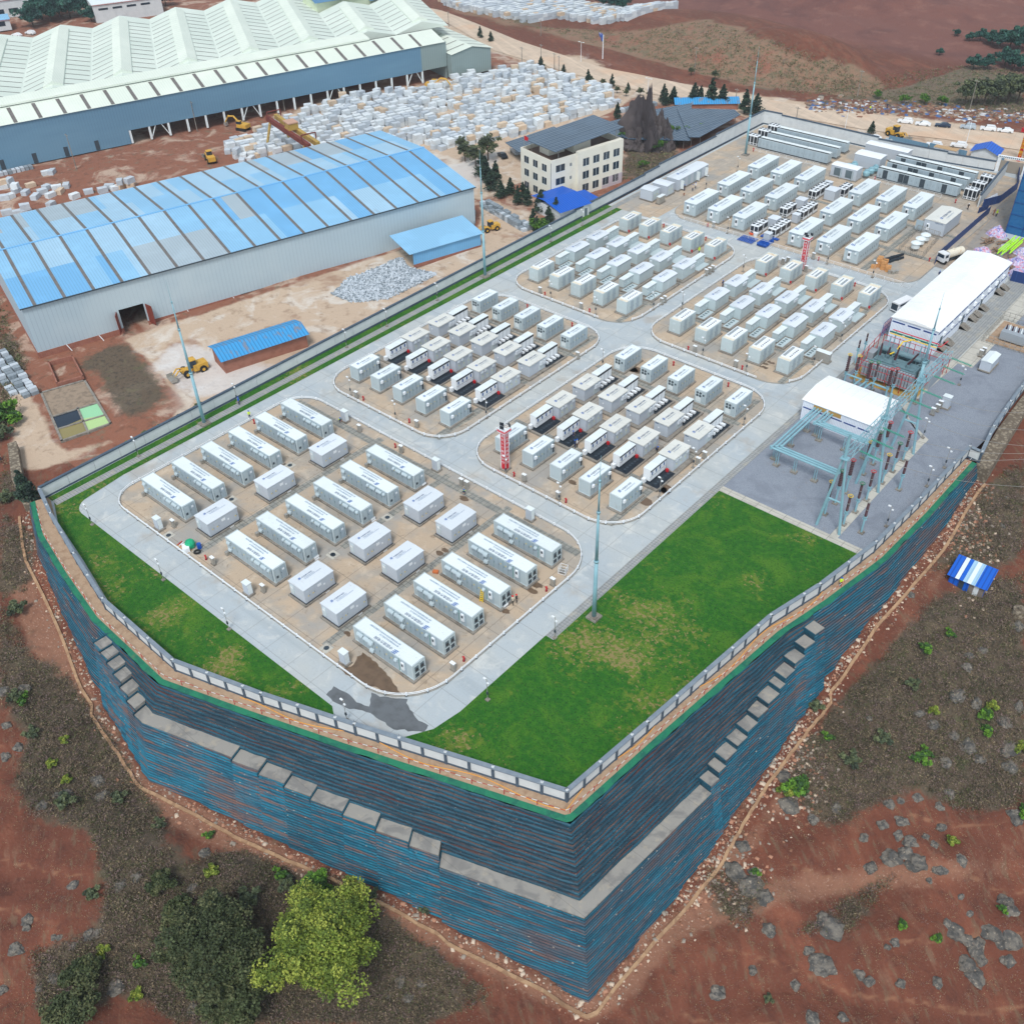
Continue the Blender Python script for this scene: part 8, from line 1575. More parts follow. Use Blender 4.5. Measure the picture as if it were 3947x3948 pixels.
def person(c, x, y, pose, top, leg, hat, label, rz, z=.115, ground=False):
    p = atg(c,x,y) if ground else (*at(c,x,y,z), z); key = (pose, top, leg)
    if key not in PC:
        src, mi, J = PM[pose]; me = src.copy(); me.materials.clear()
        for m in (CLM[top], CLM[leg], SKIN): me.materials.append(m)
        me.polygons.foreach_set('material_index', mi); me.polygons.foreach_set('use_smooth', [True]*len(mi)); PC[key] = me
    o = bpy.data.objects.new('person', PC[key]); C.objects.link(o); o.location = p; o.rotation_euler = (0,0,rz); tag(o, label, 'person'); J = PM[pose][2]; hx, hy, hz = J['hd']
    if hat:
        mb = MB(); mb.lathe([(.16,.03),(.17,.05),(.13,.06),(.125,.11),(.08,.17),(.02,.185)], (hx,hy,hz), 12); mb.build('helmet', CLM[hat], o)
    mb = MB(); mb.box(hx-.02,hy-.14,hz-.03,hx+.02,hy-.11,hz+.01); mb.build('nose', SKIN, o)
    return o
PPL = [('a',1120,272,'stand','hivis','navy','blue','worker in yellow vest and blue helmet standing on the road by the rail',1,0),('4',1355,358,'stand','blue','navy','blue','worker in blue overalls on the grass strip by the wall',2,.05),('b',508,305,'crouch','hivis','navy','blue','worker in yellow vest crouching beside the tall white cabinet',1.5,.115),('b',1668,972,'crouch','hivis','navy','blue','worker in yellow vest crouching on the trench covers',.5,.12),
 ('e',938,1365,'stand','black','black','red','worker in black with red helmet beside a fan door',2,.115),('e',893,1385,'walk','beige','black','red','worker in beige jacket and red helmet bending by a fan door',-2,.115),('g',868,945,'stand','navy','navy','blue','worker in navy at the open blue windowed module',2,.5),('g',883,1030,'stand','navy','navy','blue','worker in navy and blue helmet seen from behind the modules',2.5,.115),('g',903,1022,'stand','white','black','blue','worker in white shirt and blue helmet beside two colleagues',2,.115),
 ('g',1640,1060,'crouch','navy','black','blue','worker crouching at the open cabin door of the near right block',2,.4),('a',845,1018,'stand','black','black','white','worker in white helmet inside an open container doorway',-.5,.35),('i',1675,550,'walk','hivis','green','hivis','worker in yellow green bending behind the far left block',1,.115),('j',567,500,'stand','navy','navy','blue','worker in dark blue beside an arched cabin',1,.115),
 ('k',742,648,'stand','beige','navy','blue','worker in pale shirt walking past the long switch cabin',1,.0),('k',772,625,'walk','white','navy','blue','worker in white shirt walking past the long switch cabin, farther',1.2,.0),('k',640,640,'stand','navy','navy','blue','worker in navy at the open switch cabin door',1,.0),('k',655,650,'stand','black','navy','blue','worker in black at the open switch cabin door',1,.0),('k',648,697,'crouch','beige','brown','beige','worker crouching on the road edge by the switch cabin',1,.0),
 ('m',693,655,'walk','black','black','white','worker in black and white helmet near the end chillers',1,.0),('m',875,695,'walk','brown','brown','brown','worker in brown on the muddy track',1,.02),('m',895,702,'stand','hivis','black','hivis','worker in yellow green vest on the muddy track',1,.02),('n',533,288,'walk','navy','navy','blue','worker in navy on the road beside the long white hall',1,.0),
 ('6',890,1385,'stand','hivis','navy','blue','worker in yellow vest on the ledge outside the boundary wall',1,.03),('m',73,440,'stand','navy','navy','red','worker at the left end of the gate side cabinet rows',1,.0)]
for c,x,y,po,tp,lg,ht_,lb,rz,z in PPL: person(c,x,y,po,tp,lg,ht_,lb,rz,z)
for c,x,y,tp,lb in (('3',1058,628,'hivis','worker in yellow among the roadside rubbish, left'),('3',1155,615,'navy','worker in navy among the roadside rubbish, right'),('4',5,672,'green','figure in green at the left frame edge')): person(c,x,y,'stand',tp,'navy',None,lb,1,0,True)
# hose and barrier tape on the ledge
hs = []
for s in np.arange(66, 175, 1.0): x, y = wpos(s, -1.9+.5*math.sin(s*.35)+.3*math.sin(s*.13)); hs.append((x, y, .1))
mb = MB(); mb.path(hs, .05, 5); tag(mb.build('hose', mat('hose_orange', srgb(232,160,60), .5)), 'long yellow orange hose lying along the ledge outside the wall', 'hose')
t = thing('barrier_line', 'red and white warning rope on short posts along the green netting edge', 'warning rope', (0,0,0)); mb = MB(); pb_ = MB(); S0 = np.arange(3, 218, .75)
for i, s in enumerate(S0[:-1]):
    z = .85+.12*math.sin(i*.8); mb.cyl((*wpos(s,-.9),z),(*wpos(S0[i+1],-.9),z+.02),.032,n=4,m=i % 2)
    if i % 6 == 0: pb_.cyl((*wpos(s,-.9),0),(*wpos(s,-.9),1.0),.05,n=5)
mb.build('rope', [M['red'], M['white']], t); pb_.build('stake', M['redm'], t)
# ================= vegetation, rocks, rubble =================
def np_mesh(name, V, F4, mats, mi=None, parent=None, smooth=False):
    me = bpy.data.meshes.new(name); n = len(V); me.vertices.add(n); me.vertices.foreach_set('co', V.ravel()); k = F4.shape[1]
    me.loops.add(F4.size); me.loops.foreach_set('vertex_index', F4.ravel()); me.polygons.add(len(F4)); me.polygons.foreach_set('loop_start', np.arange(len(F4))*k); me.polygons.foreach_set('loop_total', np.full(len(F4), k))
    for m in mats: me.materials.append(m)
    if mi is not None: me.polygons.foreach_set('material_index', mi.astype(np.int32))
    me.update(calc_edges=True); o = bpy.data.objects.new(name, me); C.objects.link(o)
    if parent: o.parent = parent
    return o
def rotm(n, g, up=1.0):
    a = g.normal(size=(n, 3)); a[:, 2] *= up; a /= np.linalg.norm(a, axis=1)[:, None]; b = np.cross(a, g.normal(size=(n, 3))); b /= np.linalg.norm(b, axis=1)[:, None]; return a, b, np.cross(a, b)
def leaves(P, size, g, asp=.6, up=1.6):
    n = len(P); nrm, b, c = rotm(n, g, up); s = size*(.6+.8*g.random(n))[:, None]; q = np.stack([P-b*s, P-c*s*asp+nrm*s*.15, P+b*s, P+c*s*asp+nrm*s*.15], 1).reshape(-1, 3)
    return q, np.arange(4*n).reshape(n, 4)
def leafm(n, c1, c2): return mat(n, c1, .75, [dict(s=.6, c=c2, lo=.4, hi=.65, a=.8), dict(s=2.5, c=tuple(x*.55 for x in c1), lo=.5, hi=.75, a=.5)], rnd=.08)
LM = dict(dark=[leafm('leaf_dark1', srgb(52,64,36), srgb(66,76,42)), leafm('leaf_dark2', srgb(74,86,48), srgb(50,62,36)), leafm('leaf_olive', srgb(94,98,62), srgb(70,78,46))],
 lime=[leafm('leaf_lime1', srgb(92,112,36), srgb(66,84,28)), leafm('leaf_lime2', srgb(122,140,46), srgb(92,112,36)), leafm('leaf_lime3', srgb(160,168,70), srgb(118,136,48))],
 green=[leafm('leaf_green1', srgb(70,110,36), srgb(54,88,32)), leafm('leaf_green2', srgb(104,148,42), srgb(76,116,38)), leafm('leaf_green3', srgb(52,84,40), srgb(40,70,32))],
 pine=[leafm('needle1', srgb(44,66,54), srgb(34,54,44)), leafm('needle2', srgb(62,84,62), srgb(46,68,52)), leafm('needle3', srgb(34,52,46), srgb(50,72,58))],
 mute=[leafm('leaf_mute1', srgb(84,96,68), srgb(66,78,56)), leafm('leaf_mute2', srgb(104,112,76), srgb(80,90,62)), leafm('leaf_mute3', srgb(60,72,54), srgb(50,60,46))],
 blue=[leafm('leaf_bluegreen1', srgb(38,86,78), srgb(30,70,64)), leafm('leaf_bluegreen2', srgb(56,104,86), srgb(40,84,72)), leafm('leaf_bluegreen3', srgb(28,62,60), srgb(40,80,70))])
M['bark'] = mat('bark', srgb(92,78,66), .9, [dict(s=3, c=srgb(60,50,42), lo=.4, hi=.7, a=.7)])
def make_tree(name, kind, H, R, seed, clumps=40, per=120, leaf=.3, cone=False, crown_z=.55, flat=.8):
    g = np.random.default_rng(seed); t = thing(name, 'x', 'tree' if H > 2.2 else 'bush'); r = random.Random(seed); mb = MB(); top = H*(.95 if cone else .72)
    mb.cyl((0,0,-.4),(0,0,top),.035*H+.03,.012*H,7); cents = []
    if cone:
        for i in range(clumps):
            f = i/clumps; z = H*(.12+.86*f); rr_ = R*(1-f)**.85*(.75+.4*r.random())+.08; a = r.random()*6.28; cents.append((rr_*.62*math.cos(a), rr_*.62*math.sin(a), z, rr_*.55, .35))
            if i % 3 == 0: mb.cyl((0,0,z),(rr_*math.cos(a),rr_*math.sin(a),z-.1),.03,.01,4)
    else:
        for i in range(clumps):
            a = r.random()*6.28; e = math.asin(r.uniform(-.45,1)); q = R*(.5+.5*r.random())*(.82+.75*mnoise.noise(Vector((math.cos(a)*1.5+seed*1.7, math.sin(a)*1.5, e*1.3)))); x, y, z = q*math.cos(a)*math.cos(e), q*math.sin(a)*math.cos(e), H*crown_z+q*math.sin(e)*flat*(H*.5/R if H*.5 < R else 1)
            cents.append((x,y,z,R*r.uniform(.10,.24) if clumps > 60 else R*r.uniform(.2,.34),.7))
            if i % 3 == 0: mb.cyl((0,0,H*crown_z*.6),(x*.85,y*.85,z-.1),.012*H+.015,.01,4)
    mb.build('trunk', M['bark'], t); P = []; mi = []
    for k, (x,y,z,rr_,fl) in enumerate(cents):
        d = g.normal(size=(per,3)); d /= np.linalg.norm(d,axis=1)[:,None]; d *= (rr_*(.55+.5*g.random(per)))[:,None]; d[:,2] *= fl; P.append(d+np.array([x,y,z])); c = k % 3; mi.append(np.where(g.random(per) < .75, c, (c+1) % 3))
    P = np.vstack(P); V, F = leaves(P, leaf, g); np_mesh('crown', V, F, LM[kind], np.concatenate(mi), t); return t
def plant(proto, p, sc, label, group, rz=None, z=None):
    n = 'tree' if 0 else None; o = put(proto, USED, (p[0],p[1],p[2] if z is None else z), label, group, random.uniform(0,6.28) if rz is None else rz, scale=sc) if USED.get(proto.name) else put(proto, USED, (p[0],p[1],p[2]), label, group)
    o.scale = (sc,)*3; return o
def base_under(px_, py_, zc):   # ground point under a crown centre seen at height zc
    x, y = at('d', px_, py_, zc); return (x, y, gz(x, y))
b = base_under(612,1775,-11.5); t = make_tree('broadleaf_tree','lime',b[2]*-1-11.5+5.4,7.0,5,300,170,.17,crown_z=.62,flat=.75); t.location = b; t['label'] = 'big yellow green tree below the retaining wall'
b = base_under(400,1790,-11.0); t = make_tree('broadleaf_tree','dark',b[2]*-1-11+5.0,6.6,8,300,160,.18,crown_z=.6,flat=.75); t.location = b; t['label'] = 'big dark green tree left of the yellow green tree'
b = base_under(445,1885,-13.5); t = make_tree('broadleaf_tree','dark',b[2]*-1-13.5+4.2,4.8,12,180,150,.17,crown_z=.6); t.location = b; t['label'] = 'dark olive tree in front of the big dark tree at the bottom edge'
for i, (x, y, R_, H_, l) in enumerate(((165,1845,2.6,3.6,'dark round bush tree at the lower left'),(140,1915,3.0,3.6,'dark bush tree cut by the bottom edge'),(310,1665,1.9,2.8,'grey green small tree beside the scrub'),(600,1670,2.2,3.0,'green small tree behind the yellow green tree'),(340,1730,2.3,3.0,'dark shrub tree above the big dark tree'))):
    g_ = atg('d',x,y+8); t = make_tree('shrub_tree','dark' if i != 3 else 'green',H_,R_,30+i,36,110,.2,crown_z=.6); t.location = g_; t['label'] = l
bush = {k: make_tree('green_bush', k, 1.5, 1.05, 50+i, 14, 60, .16, crown_z=.5) for i, k in enumerate(('green','lime','mute'))}
BS = [(45,1325,'green',1.1),(32,1318,'mute',1.2),(1500,1495,'green',2.0),(1480,1500,'lime',1.3),(1560,1395,'green',.9),(1735,1440,'green',1.3),(1745,1425,'green',1.0),(1745,1230,'green',1.1),(1855,1355,'green',1.3),(1870,1340,'lime',1.0),(1858,1385,'green',1.1),(1760,1348,'lime',.9),(1720,1300,'mute',1.2),(1790,1200,'green',.9),(1925,1420,'lime',1.2),(1930,1540,'green',1.2),(1793,1592,'lime',.9),(1600,1440,'mute',1.5),(1660,1400,'mute',1.3),(1540,1340,'mute',1.2),
 (10,795,'green',3.0),(30,800,'green',2.0),(2,830,'mute',2.2),(15,945,'mute',1.6),(35,1155,'mute',1.6),(180,1690,'mute',1.1),(200,1800,'lime',1.0),(265,1820,'green',1.0),(260,1885,'lime',1.0),(395,1580,'green',.8),(400,1650,'lime',1.1),(530,1655,'green',1.1),(545,1680,'mute',1.3),(100,1445,'lime',.9),(125,1400,'lime',.8),(128,1475,'lime',.8),(470,1700,'mute',1.6),(700,1690,'mute',1.0),(800,1720,'mute',.8),(1425,1650,'green',.7),(1700,1750,'green',.8),(1765,1775,'green',.8),(1890,1720,'green',.7),(160,1900,'mute',1.2),(300,1560,'mute',1.0),(230,1510,'mute',1.2),(130,1520,'mute',1.5),(60,1390,'mute',1.2),(1450,1890,'mute',.7)]
for i, (x, y, k, s) in enumerate(BS):
    side = 'left slope' if x < 750 else 'right slope'; sz = 'large' if s > 1.7 else 'small' if s < 1 else 'middling'; kn = dict(green='bright green', lime='yellow green', mute='grey green')[k]
    plant(bush[k], atg('d',x,y), s, '%s %s bush on the %s below the platform' % (sz, kn, side), '%s %s bushes, %s' % (sz, kn, side))
for i, (x, y, s) in enumerate([(130,915,1.5),(150,905,1.7),(170,895,1.6),(190,885,1.4),(205,870,1.7),(225,858,1.8),(245,845,1.7),(262,840,1.4),(282,828,1.6),(300,820,1.5),(320,808,1.2),(340,800,1.3),(355,788,1.0),(375,775,1.1),(395,765,.9),(410,758,.9),(90,920,1.3),(110,925,1.2)]):
    plant(bush['mute' if i % 3 else 'green'], (*at('d',x,y-12,0),gz(*at('d',x,y-12,0))), s, '%s roadside bush outside the straight wall, counting from the left corner' % ordw(i), 'bushes outside the straight wall')
con = make_tree('conifer','pine',6.5,1.7,70,60,45,.22,True); con2 = make_tree('conifer','pine',5.5,2.0,71,52,45,.22,True)
CN = [('u',320,640,1.15),('u',200,600,.85),('u',110,560,.9),('u',280,720,.8),('u',360,690,.8),('u',400,670,.9),('u',160,545,.9),('u',250,600,.8),('u',60,520,1.1),('u',30,470,1.15),('u',10,440,1.2),('u',300,745,.7),('u',225,560,.8),('u',85,480,1.0),('u',825,140,.8),('u',720,170,.8),('u',1015,90,1.0),('u',975,100,.8),('3',60,620,1.3),('3',155,620,1.35),('3',220,625,1.3),('3',345,660,1.2),('3',410,670,1.3),('3',95,610,.9),('3',1065,755,.7),('4',150,870,1.15),('2',1130,395,.9),('2',1530,500,.7),('2',1620,520,.5),('2',1395,470,.7),('2',845,235,.7),('2',785,215,.7),('2',1258,405,.5),('2',1820,600,.9),('2',1875,600,.9)]
for i, (c, x, y, s) in enumerate(CN):
    p = at(c,x,y,0); p = (p[0],p[1],gz(*p)); w_ = 'in the yard beside the office' if c == 'u' and x < 500 else 'near the solar arrays' if c == 'u' else 'behind the far corner of the straight wall' if c == '3' else 'on the ledge left of the platform corner' if c == '4' else 'on the main road verge'
    plant(con if i % 2 else con2, p, s, 'dark conifer %s, %s' % (w_, ordw(i % 20)), 'conifers')
rt = make_tree('roadside_tree','mute',4.5,2.2,80,30,60,.2,crown_z=.65); rg = make_tree('leafy_tree','green',4.5,2.6,81,34,70,.22,crown_z=.6); rb = make_tree('dense_tree','blue',6,3.6,82,50,80,.34,crown_z=.55)
for i, (c, x, y, s) in enumerate([('2',830,900,1.6),('2',760,930,1.3),('2',700,900,1.2),('2',680,840,.9),('2',1410,470,.5),('2',1560,540,.5),('2',1690,560,.6),('2',1610,560,.5),('2',1740,570,.5),('2',1480,490,.5),('u',760,260,1.0),('3',1590,600,1.7),('3',1650,600,1.8),('3',1700,600,1.7),('3',1760,600,1.8),('3',1830,590,1.8),('3',1890,590,1.9),('3',1780,560,1.6),('3',1850,550,1.6),('3',180,455,.7),('3',45,430,.6)]):
    p = at(c,x,y,0); plant(rt, (p[0],p[1],gz(*p)), s, ('thin grey green tree on the main road verge, %s' if c == '2' else 'thin grey green tree beyond the parked cars, %s') % ordw(i), 'thin grey green trees')
for i, (c, x, y, s, l) in enumerate([('u',770,290,1.0,'left of the dark rock outcrop'),('u',990,270,.9,'right of the dark rock outcrop'),('u',935,330,.8,'below the dark rock outcrop'),('u',1080,270,.8,'by the straight wall and solar arrays'),('u',860,410,.5,'on the terraced bank'),('3',1250,590,.7,'beyond the parked cars, left'),('3',1365,590,.7,'beyond the parked cars, middle'),('3',1460,600,.7,'beyond the parked cars, right'),('3',1100,560,.6,'below the brown mound'),('3',100,790,.8,'beside the far solar array'),('u',310,745,.8,'beside the pallet row'),('u',340,735,.7,'beside the pallet row, farther')]):
    p = at(c,x,y,0); plant(rg, (p[0],p[1],gz(*p)), s, 'bright leafy tree '+l, 'bright leafy trees')
for i, (c, x, y, s) in enumerate([('1',190,150,1.5),('1',240,110,1.7),('1',290,120,1.6),('1',340,90,1.7),('1',400,100,1.5),('1',450,80,1.6),('1',490,70,1.6),('1',520,120,1.0),('1',160,60,1.2),('1',330,30,1.5),('1',940,30,1.2),('3',1680,230,.7),('3',1740,250,.8),('3',1790,270,1.0),('3',1850,270,1.2),('3',1900,280,1.2),('3',1930,240,1.1),('3',1820,370,1.0),('3',1870,395,1.0),('3',1910,400,.9),('3',1640,390,.8),('3',1720,390,.8),('3',1620,230,.5),('3',1550,200,.4),('3',1450,310,.4),('2',1560,60,1.4),('2',1480,40,1.4)]):
    g_ = atg(c,x,y); plant(rb, g_, s, ('dense dark tree behind the factory, %s' if c == '1' else 'dense dark tree on the far red hill, %s') % ordw(i), 'distant dense trees')
# rocks
M['lime'] = mat('limestone', srgb(112,106,98), .9, [dict(s=1.4, c=srgb(66,66,66), lo=.4, hi=.6, a=.85), dict(s=4, c=srgb(184,168,148), lo=.58, hi=.72, a=.7), dict(s=.5, c=srgb(150,106,80), lo=.62, hi=.75, a=.5)], (3,.8,.15), rnd=.1)
M['drock'] = mat('dark_karst', srgb(84,76,76), .9, [dict(s=(.6,.6,.15), c=srgb(54,48,52), lo=.4, hi=.6, a=.8), dict(s=1, c=srgb(120,108,98), lo=.6, hi=.7, a=.6)], (1.5,.9,.3))
def rock_mesh(seed, m, pk=.55, tall=.7, spiky=False):
    bm = bmesh.new(); bmesh.ops.create_icosphere(bm, subdivisions=5 if spiky else 3, radius=1)
    for v in bm.verts:
        c = v.co.copy(); q = 1+pk*mnoise.noise(c*1.1+Vector((seed*3.1,0,0)))+.35*abs(mnoise.noise(c*2.6+Vector((0,seed,0))))-.12*mnoise.noise(c*6); v.co = Vector((c.x*q, c.y*q*.75, max(-.35, c.z*q*tall)))
        if spiky: k = 1+.55*max(-.5, mnoise.noise(Vector((c.x*2.6+seed, c.y*2.6, 1))))+.35*abs(mnoise.noise(Vector((c.x*7, c.y*7, seed)))); w_ = 1-.3*max(0, c.z); v.co = Vector((v.co.x*w_*(1+.25*mnoise.noise(c*5)), v.co.y*w_*(1+.25*mnoise.noise(c*5+Vector((3,3,3)))), v.co.z*k if v.co.z > 0 else v.co.z))
    me = bpy.data.meshes.new('limestone_rock'); bm.to_mesh(me); bm.free(); me.materials.append(m); return me
RM = [rock_mesh(s, M['lime'], tall=.75) for s in range(6)]
RK = [('7',550,560,2.2,1),('7',570,640,1.7,2),('7',370,640,1.9,2),('7',320,630,1.2,2),('7',225,690,1.7,2),('7',105,355,1.3,2),('7',35,410,1.5,3),('7',130,25,1.6,0),('7',20,45,1.5,0),('7',30,240,1.2,0),('7',410,1150,1.4,0),('7',160,1330,1.5,3),('7',150,1385,1.2,1),('7',90,1500,1.7,2),('7',685,1140,1.7,0),('7',775,1095,1.4,2),('7',925,1125,1.4,0),('7',1085,1160,1.4,0),('7',1230,1215,1.8,2),('7',500,1420,1.5,1),('7',550,1410,1.2,0),('7',300,1440,.8,0),('7',340,1440,.8,1),('7',420,1480,1.0,2),('7',390,1740,1.0,0),('7',310,1660,1.3,0),('7',230,1720,1.0,2),('7',15,1730,1.3,2),('7',650,1720,2.0,0),('7',1405,1200,1.3,0),('7',1160,960,1.6,3),('7',1095,1840,1.4,2),
 ('8',330,1680,1.3,1),('8',455,1690,1.1,0),('8',375,1770,1.3,1),('8',265,1770,.7,0),
 ('9',600,680,2.6,0),('9',735,770,1.8,0),('9',870,700,1.4,1),('9',570,530,1.9,1),('9',1135,795,1.3,0),('9',1245,775,1.7,2),('9',1170,680,1.2,1),('9',1230,660,1.1,2),('9',1325,645,1.2,0),('9',1025,870,1.1,0),('9',1290,890,2.0,2),('9',1225,860,1.2,0),('9',1060,1035,1.7,1),('9',1190,985,2.3,2),('9',1320,1010,2.4,3),('9',1265,960,1.7,0),('9',1455,1050,1.8,1),('9',1570,1000,1.4,1),('9',1375,865,.9,0),('9',1425,915,1.2,2),('9',1460,810,1.2,1),('9',1395,1110,.9,0),('9',1570,1205,.9,0),('9',345,920,1.8,2),('9',300,1060,2.6,2),('9',390,1140,2.6,0),('9',410,1070,1.8,1),('9',460,1210,1.9,1),('9',345,1265,1.3,3),('9',830,1380,3.4,2),('9',790,1330,2.0,0),('9',490,1390,1.8,0),('9',635,1700,1.5,1),('9',800,1590,3.0,1),('9',750,1570,2.2,2),('9',710,1510,1.2,0),('9',395,1620,1.2,3),('9',195,1745,1.8,1),('9',1005,1640,1.4,2),('9',1055,1685,1.3,3),('9',1235,1695,1.3,1),('9',1435,1690,1.2,3),('9',1650,1650,2.8,2),('9',1600,1580,2.2,0),('9',1680,1560,1.7,1),('9',1660,1480,2.4,1),('9',1540,1400,2.4,0),('9',1490,1360,1.4,2),('9',1600,1440,1.8,0),('9',1740,1400,2.4,0),('9',1840,1440,2.6,2),('9',1840,1280,2.6,1),('9',1830,1240,2.0,0),('9',1840,1560,1.5,1),('9',1890,750,2.2,2),('9',1200,1460,1.2,2),('9',1160,1490,.9,0),('9',740,1905,1.8,1),('9',905,1895,1.3,0),('9',1620,1300,.9,0),
 ('9',1420,230,1.6,0),('9',1340,165,1.4,2),('9',1550,60,2.3,0),('9',1660,110,1.6,2),('9',1820,210,1.8,0),('9',1610,350,2.4,1),('9',1680,420,2.0,0),('9',1850,360,2.2,0),('9',1480,440,1.7,2),('9',1850,470,1.7,0),('9',1530,290,1.3,1),('9',1900,130,1.5,0),('9',1510,620,1.6,0),('9',1450,700,1.4,0),('9',1060,200,.9,0),('6',1620,1770,1.5,0),('6',1610,1840,1.6,1),('6',1700,1740,1.3,0),('6',1370,1740,1.2,2),('6',1890,1600,1.6,0),('6',1810,1040,.9,0),('6',1830,880,.8,1),('6',1290,1430,1.1,0)]
for c, x, y, s, k in RK:
    p = atg(c,x,y+6); o = bpy.data.objects.new('limestone_rock', RM[(k*2+int(x)) % 6]); C.objects.link(o); s *= .54; o.location = (p[0],p[1],p[2]-.15*s); o.scale = (s*random.uniform(.8,1.1), s*random.uniform(1,1.5), s*random.uniform(.7,1.0)); o.rotation_euler = (random.uniform(-.2,.2), random.uniform(-.2,.2), random.uniform(0,6.28)); reg = 'left slope' if c == '7' else 'bottom edge' if c == '8' else 'right scrub slope' if (c == '6' or y < 480) else 'right red field'; sz = 'large' if s > 1.25 else 'small' if s < .75 else 'middling'
    tag(o, '%s grey limestone rock jutting from the %s' % (sz, reg), 'rock', '%s limestone rocks, %s' % (sz, reg))
for i, (c, x, y, sx, sz) in enumerate((('u',865,300,6.5,9.5),('u',940,300,5.0,6.5),('u',990,320,2.2,4.0),('u',830,310,4.5,4.5))):
    o = bpy.data.objects.new('karst_rock', rock_mesh(20+i, M['drock'], .8, 1.0, True)); C.objects.link(o); p = at(c,x,y,0); o.location = (p[0],p[1],gz(*p)); o.scale = (sx*.8, sx, sz); o.rotation_euler = (0,0,.7+i); tag(o, 'dark jagged rock outcrop behind the straight wall, %s' % ('tallest pinnacle','right shoulder','small right spur','left shoulder')[i], 'rock', 'dark karst outcrop')
# scatter helpers
def in_px(polys, n, g, pad=0):
    out = []; 
    for pl in polys:
        a = np.array(pl, float); x0, y0 = a.min(0); x1, y1 = a.max(0); area = (x1-x0)*(y1-y0); m = int(n*area/4e5)
        Q = np.column_stack([g.uniform(x0,x1,m), g.uniform(y0,y1,m)]); out.append(Q[inpoly(Q, pl)])
    return np.vstack(out)
g = np.random.default_rng(5)
def tufts(Q, name, label, cat, mats, per, hgt, spread, leaf, asp=.25, dens=None):
    P = []
    for x, y in Q:
        if dens and mnoise.noise(Vector((x*.02,y*.02,dens))) < -.12: continue
        q = atg('d',x,y)
        if pin(q[0], q[1], poly_in): continue
        P.append(q)
    P = np.array(P); n = len(P); sc = (.5+g.random(n))[:, None, None]; d = g.normal(size=(n,per,3)); d[:,:,2] = np.abs(d[:,:,2])*hgt; d[:,:,:2] *= spread; pts = (P[:,None,:]+d*sc).reshape(-1,3); V, F = leaves(pts, leaf, g, asp, .7)
    mi = np.repeat(g.integers(0, len(mats), n), per); mi = np.where(g.random(len(mi)) < .25, g.integers(0, len(mats), len(mi)), mi); stuff(np_mesh(name, V, F, mats, mi), label, cat)
SM = [mat('scrub_%d' % i, c, .9, [dict(s=1.5, c=tuple(x*.6 for x in c), lo=.4, hi=.7, a=.6)]) for i, c in enumerate((srgb(128,112,98), srgb(104,92,78), srgb(146,130,102), srgb(94,98,62), srgb(134,112,108), srgb(78,76,58)))]
tufts(in_px(POLY['scrub'][:8], 8500, g), 'dry_scrub', 'dry grey brown scrub and bracken covering the slopes below the platform', 'scrub', SM, 26, .30, .42, .16, .3)
LF_ = [[(0,1130),(330,1640),(560,1660),(760,1760),(930,1931),(0,1931)],[(1180,1931),(1300,1640),(1480,1500),(1931,1500),(1931,1931)],[(1700,1100),(1931,1000),(1931,1200),(1760,1200)]]
tufts(in_px(LF_, 3500, g), 'field_stubble', 'sparse dry stubble scattered over the red soil fields', 'stubble', [SM[2], mat('straw', srgb(168,146,112), .9), SM[4]], 8, .10, .30, .09, .3, 3.0)
tufts(in_px([[(860,15),(1180,95),(1400,160),(1640,180),(1600,125),(1420,65),(1330,38),(1200,60),(1000,50),(900,0)],[(1180,215),(1290,225),(1260,330),(1180,340)],[(1450,170),(1931,215),(1931,140),(1840,120)],[(0,560),(45,690),(30,760),(0,840)]], 14000, g), 'hill_grass', 'tufted brown grass and weeds over the far mound and verges', 'grass', [SM[2], SM[3], SM[0], mat('weed', srgb(96,106,70), .9)], 7, .3, .7, .35, .3)
# rubble along the wall foot, roadside rubbish
PR = []; 
for i in range(3600):
    s = g.uniform(0, 218); H = hbot(s); o_ = woff(s, H)+abs(g.normal(0, 1.3))+.3; x, y = wpos(s, o_); PR.append((x, y, g.choice([.05,.09,.15,.26], p=[.5,.3,.16,.04])*(1.0 if s > 60 else .8)))
for i in range(1500): q = atg('d', *[(1330+g.normal(0,60), 1650+g.normal(0,45)), (1830+g.normal(0,25), 1010+g.normal(0,60)), (1500+g.normal(0,35), 1440+g.normal(0,60))][i % 3]); PR.append((q[0],q[1],g.uniform(.05,.22)))
def chunks(PR, name, label, cat, mats, flat=.6, el=1.4):
    vs = []; fs = []; mi = []; base = np.array([(-1,-1,0),(1,-1,0),(1,1,0),(-1,1,0),(-.8,-.7,1),(.7,-.8,1),(.8,.8,1),(-.7,.7,1)], float); bf = np.array([(4,5,6,7),(0,1,5,4),(1,2,6,5),(2,3,7,6),(3,0,4,7)]); k = 0
    for x, y, s in PR:
        z = gz(x, y)
        if pin(x, y, poly_in): continue
        a = g.uniform(0,6.28); c, sn = math.cos(a), math.sin(a); b = base*(1+g.uniform(-.25,.25,(8,3))); b = b*np.array([s*el, s, s*flat*1.6]); q = np.column_stack([b[:,0]*c-b[:,1]*sn+x, b[:,0]*sn+b[:,1]*c+y, b[:,2]+z-s*.2]); vs.append(q); fs.append(bf+8*k); mi += [g.integers(0,len(mats))]*5; k += 1
    stuff(np_mesh(name, np.vstack(vs), np.vstack(fs), mats, np.array(mi)), label, cat)
CHM = [mat('rubble_pink', srgb(170,124,100), .9), mat('rubble_grey', srgb(150,138,126), .9), mat('rubble_brown', srgb(128,88,68), .9), mat('rubble_pale', srgb(200,180,160), .9)]
chunks(PR, 'rubble', 'broken pinkish stones scattered along the foot of the retaining wall', 'rubble', CHM)
PR = []
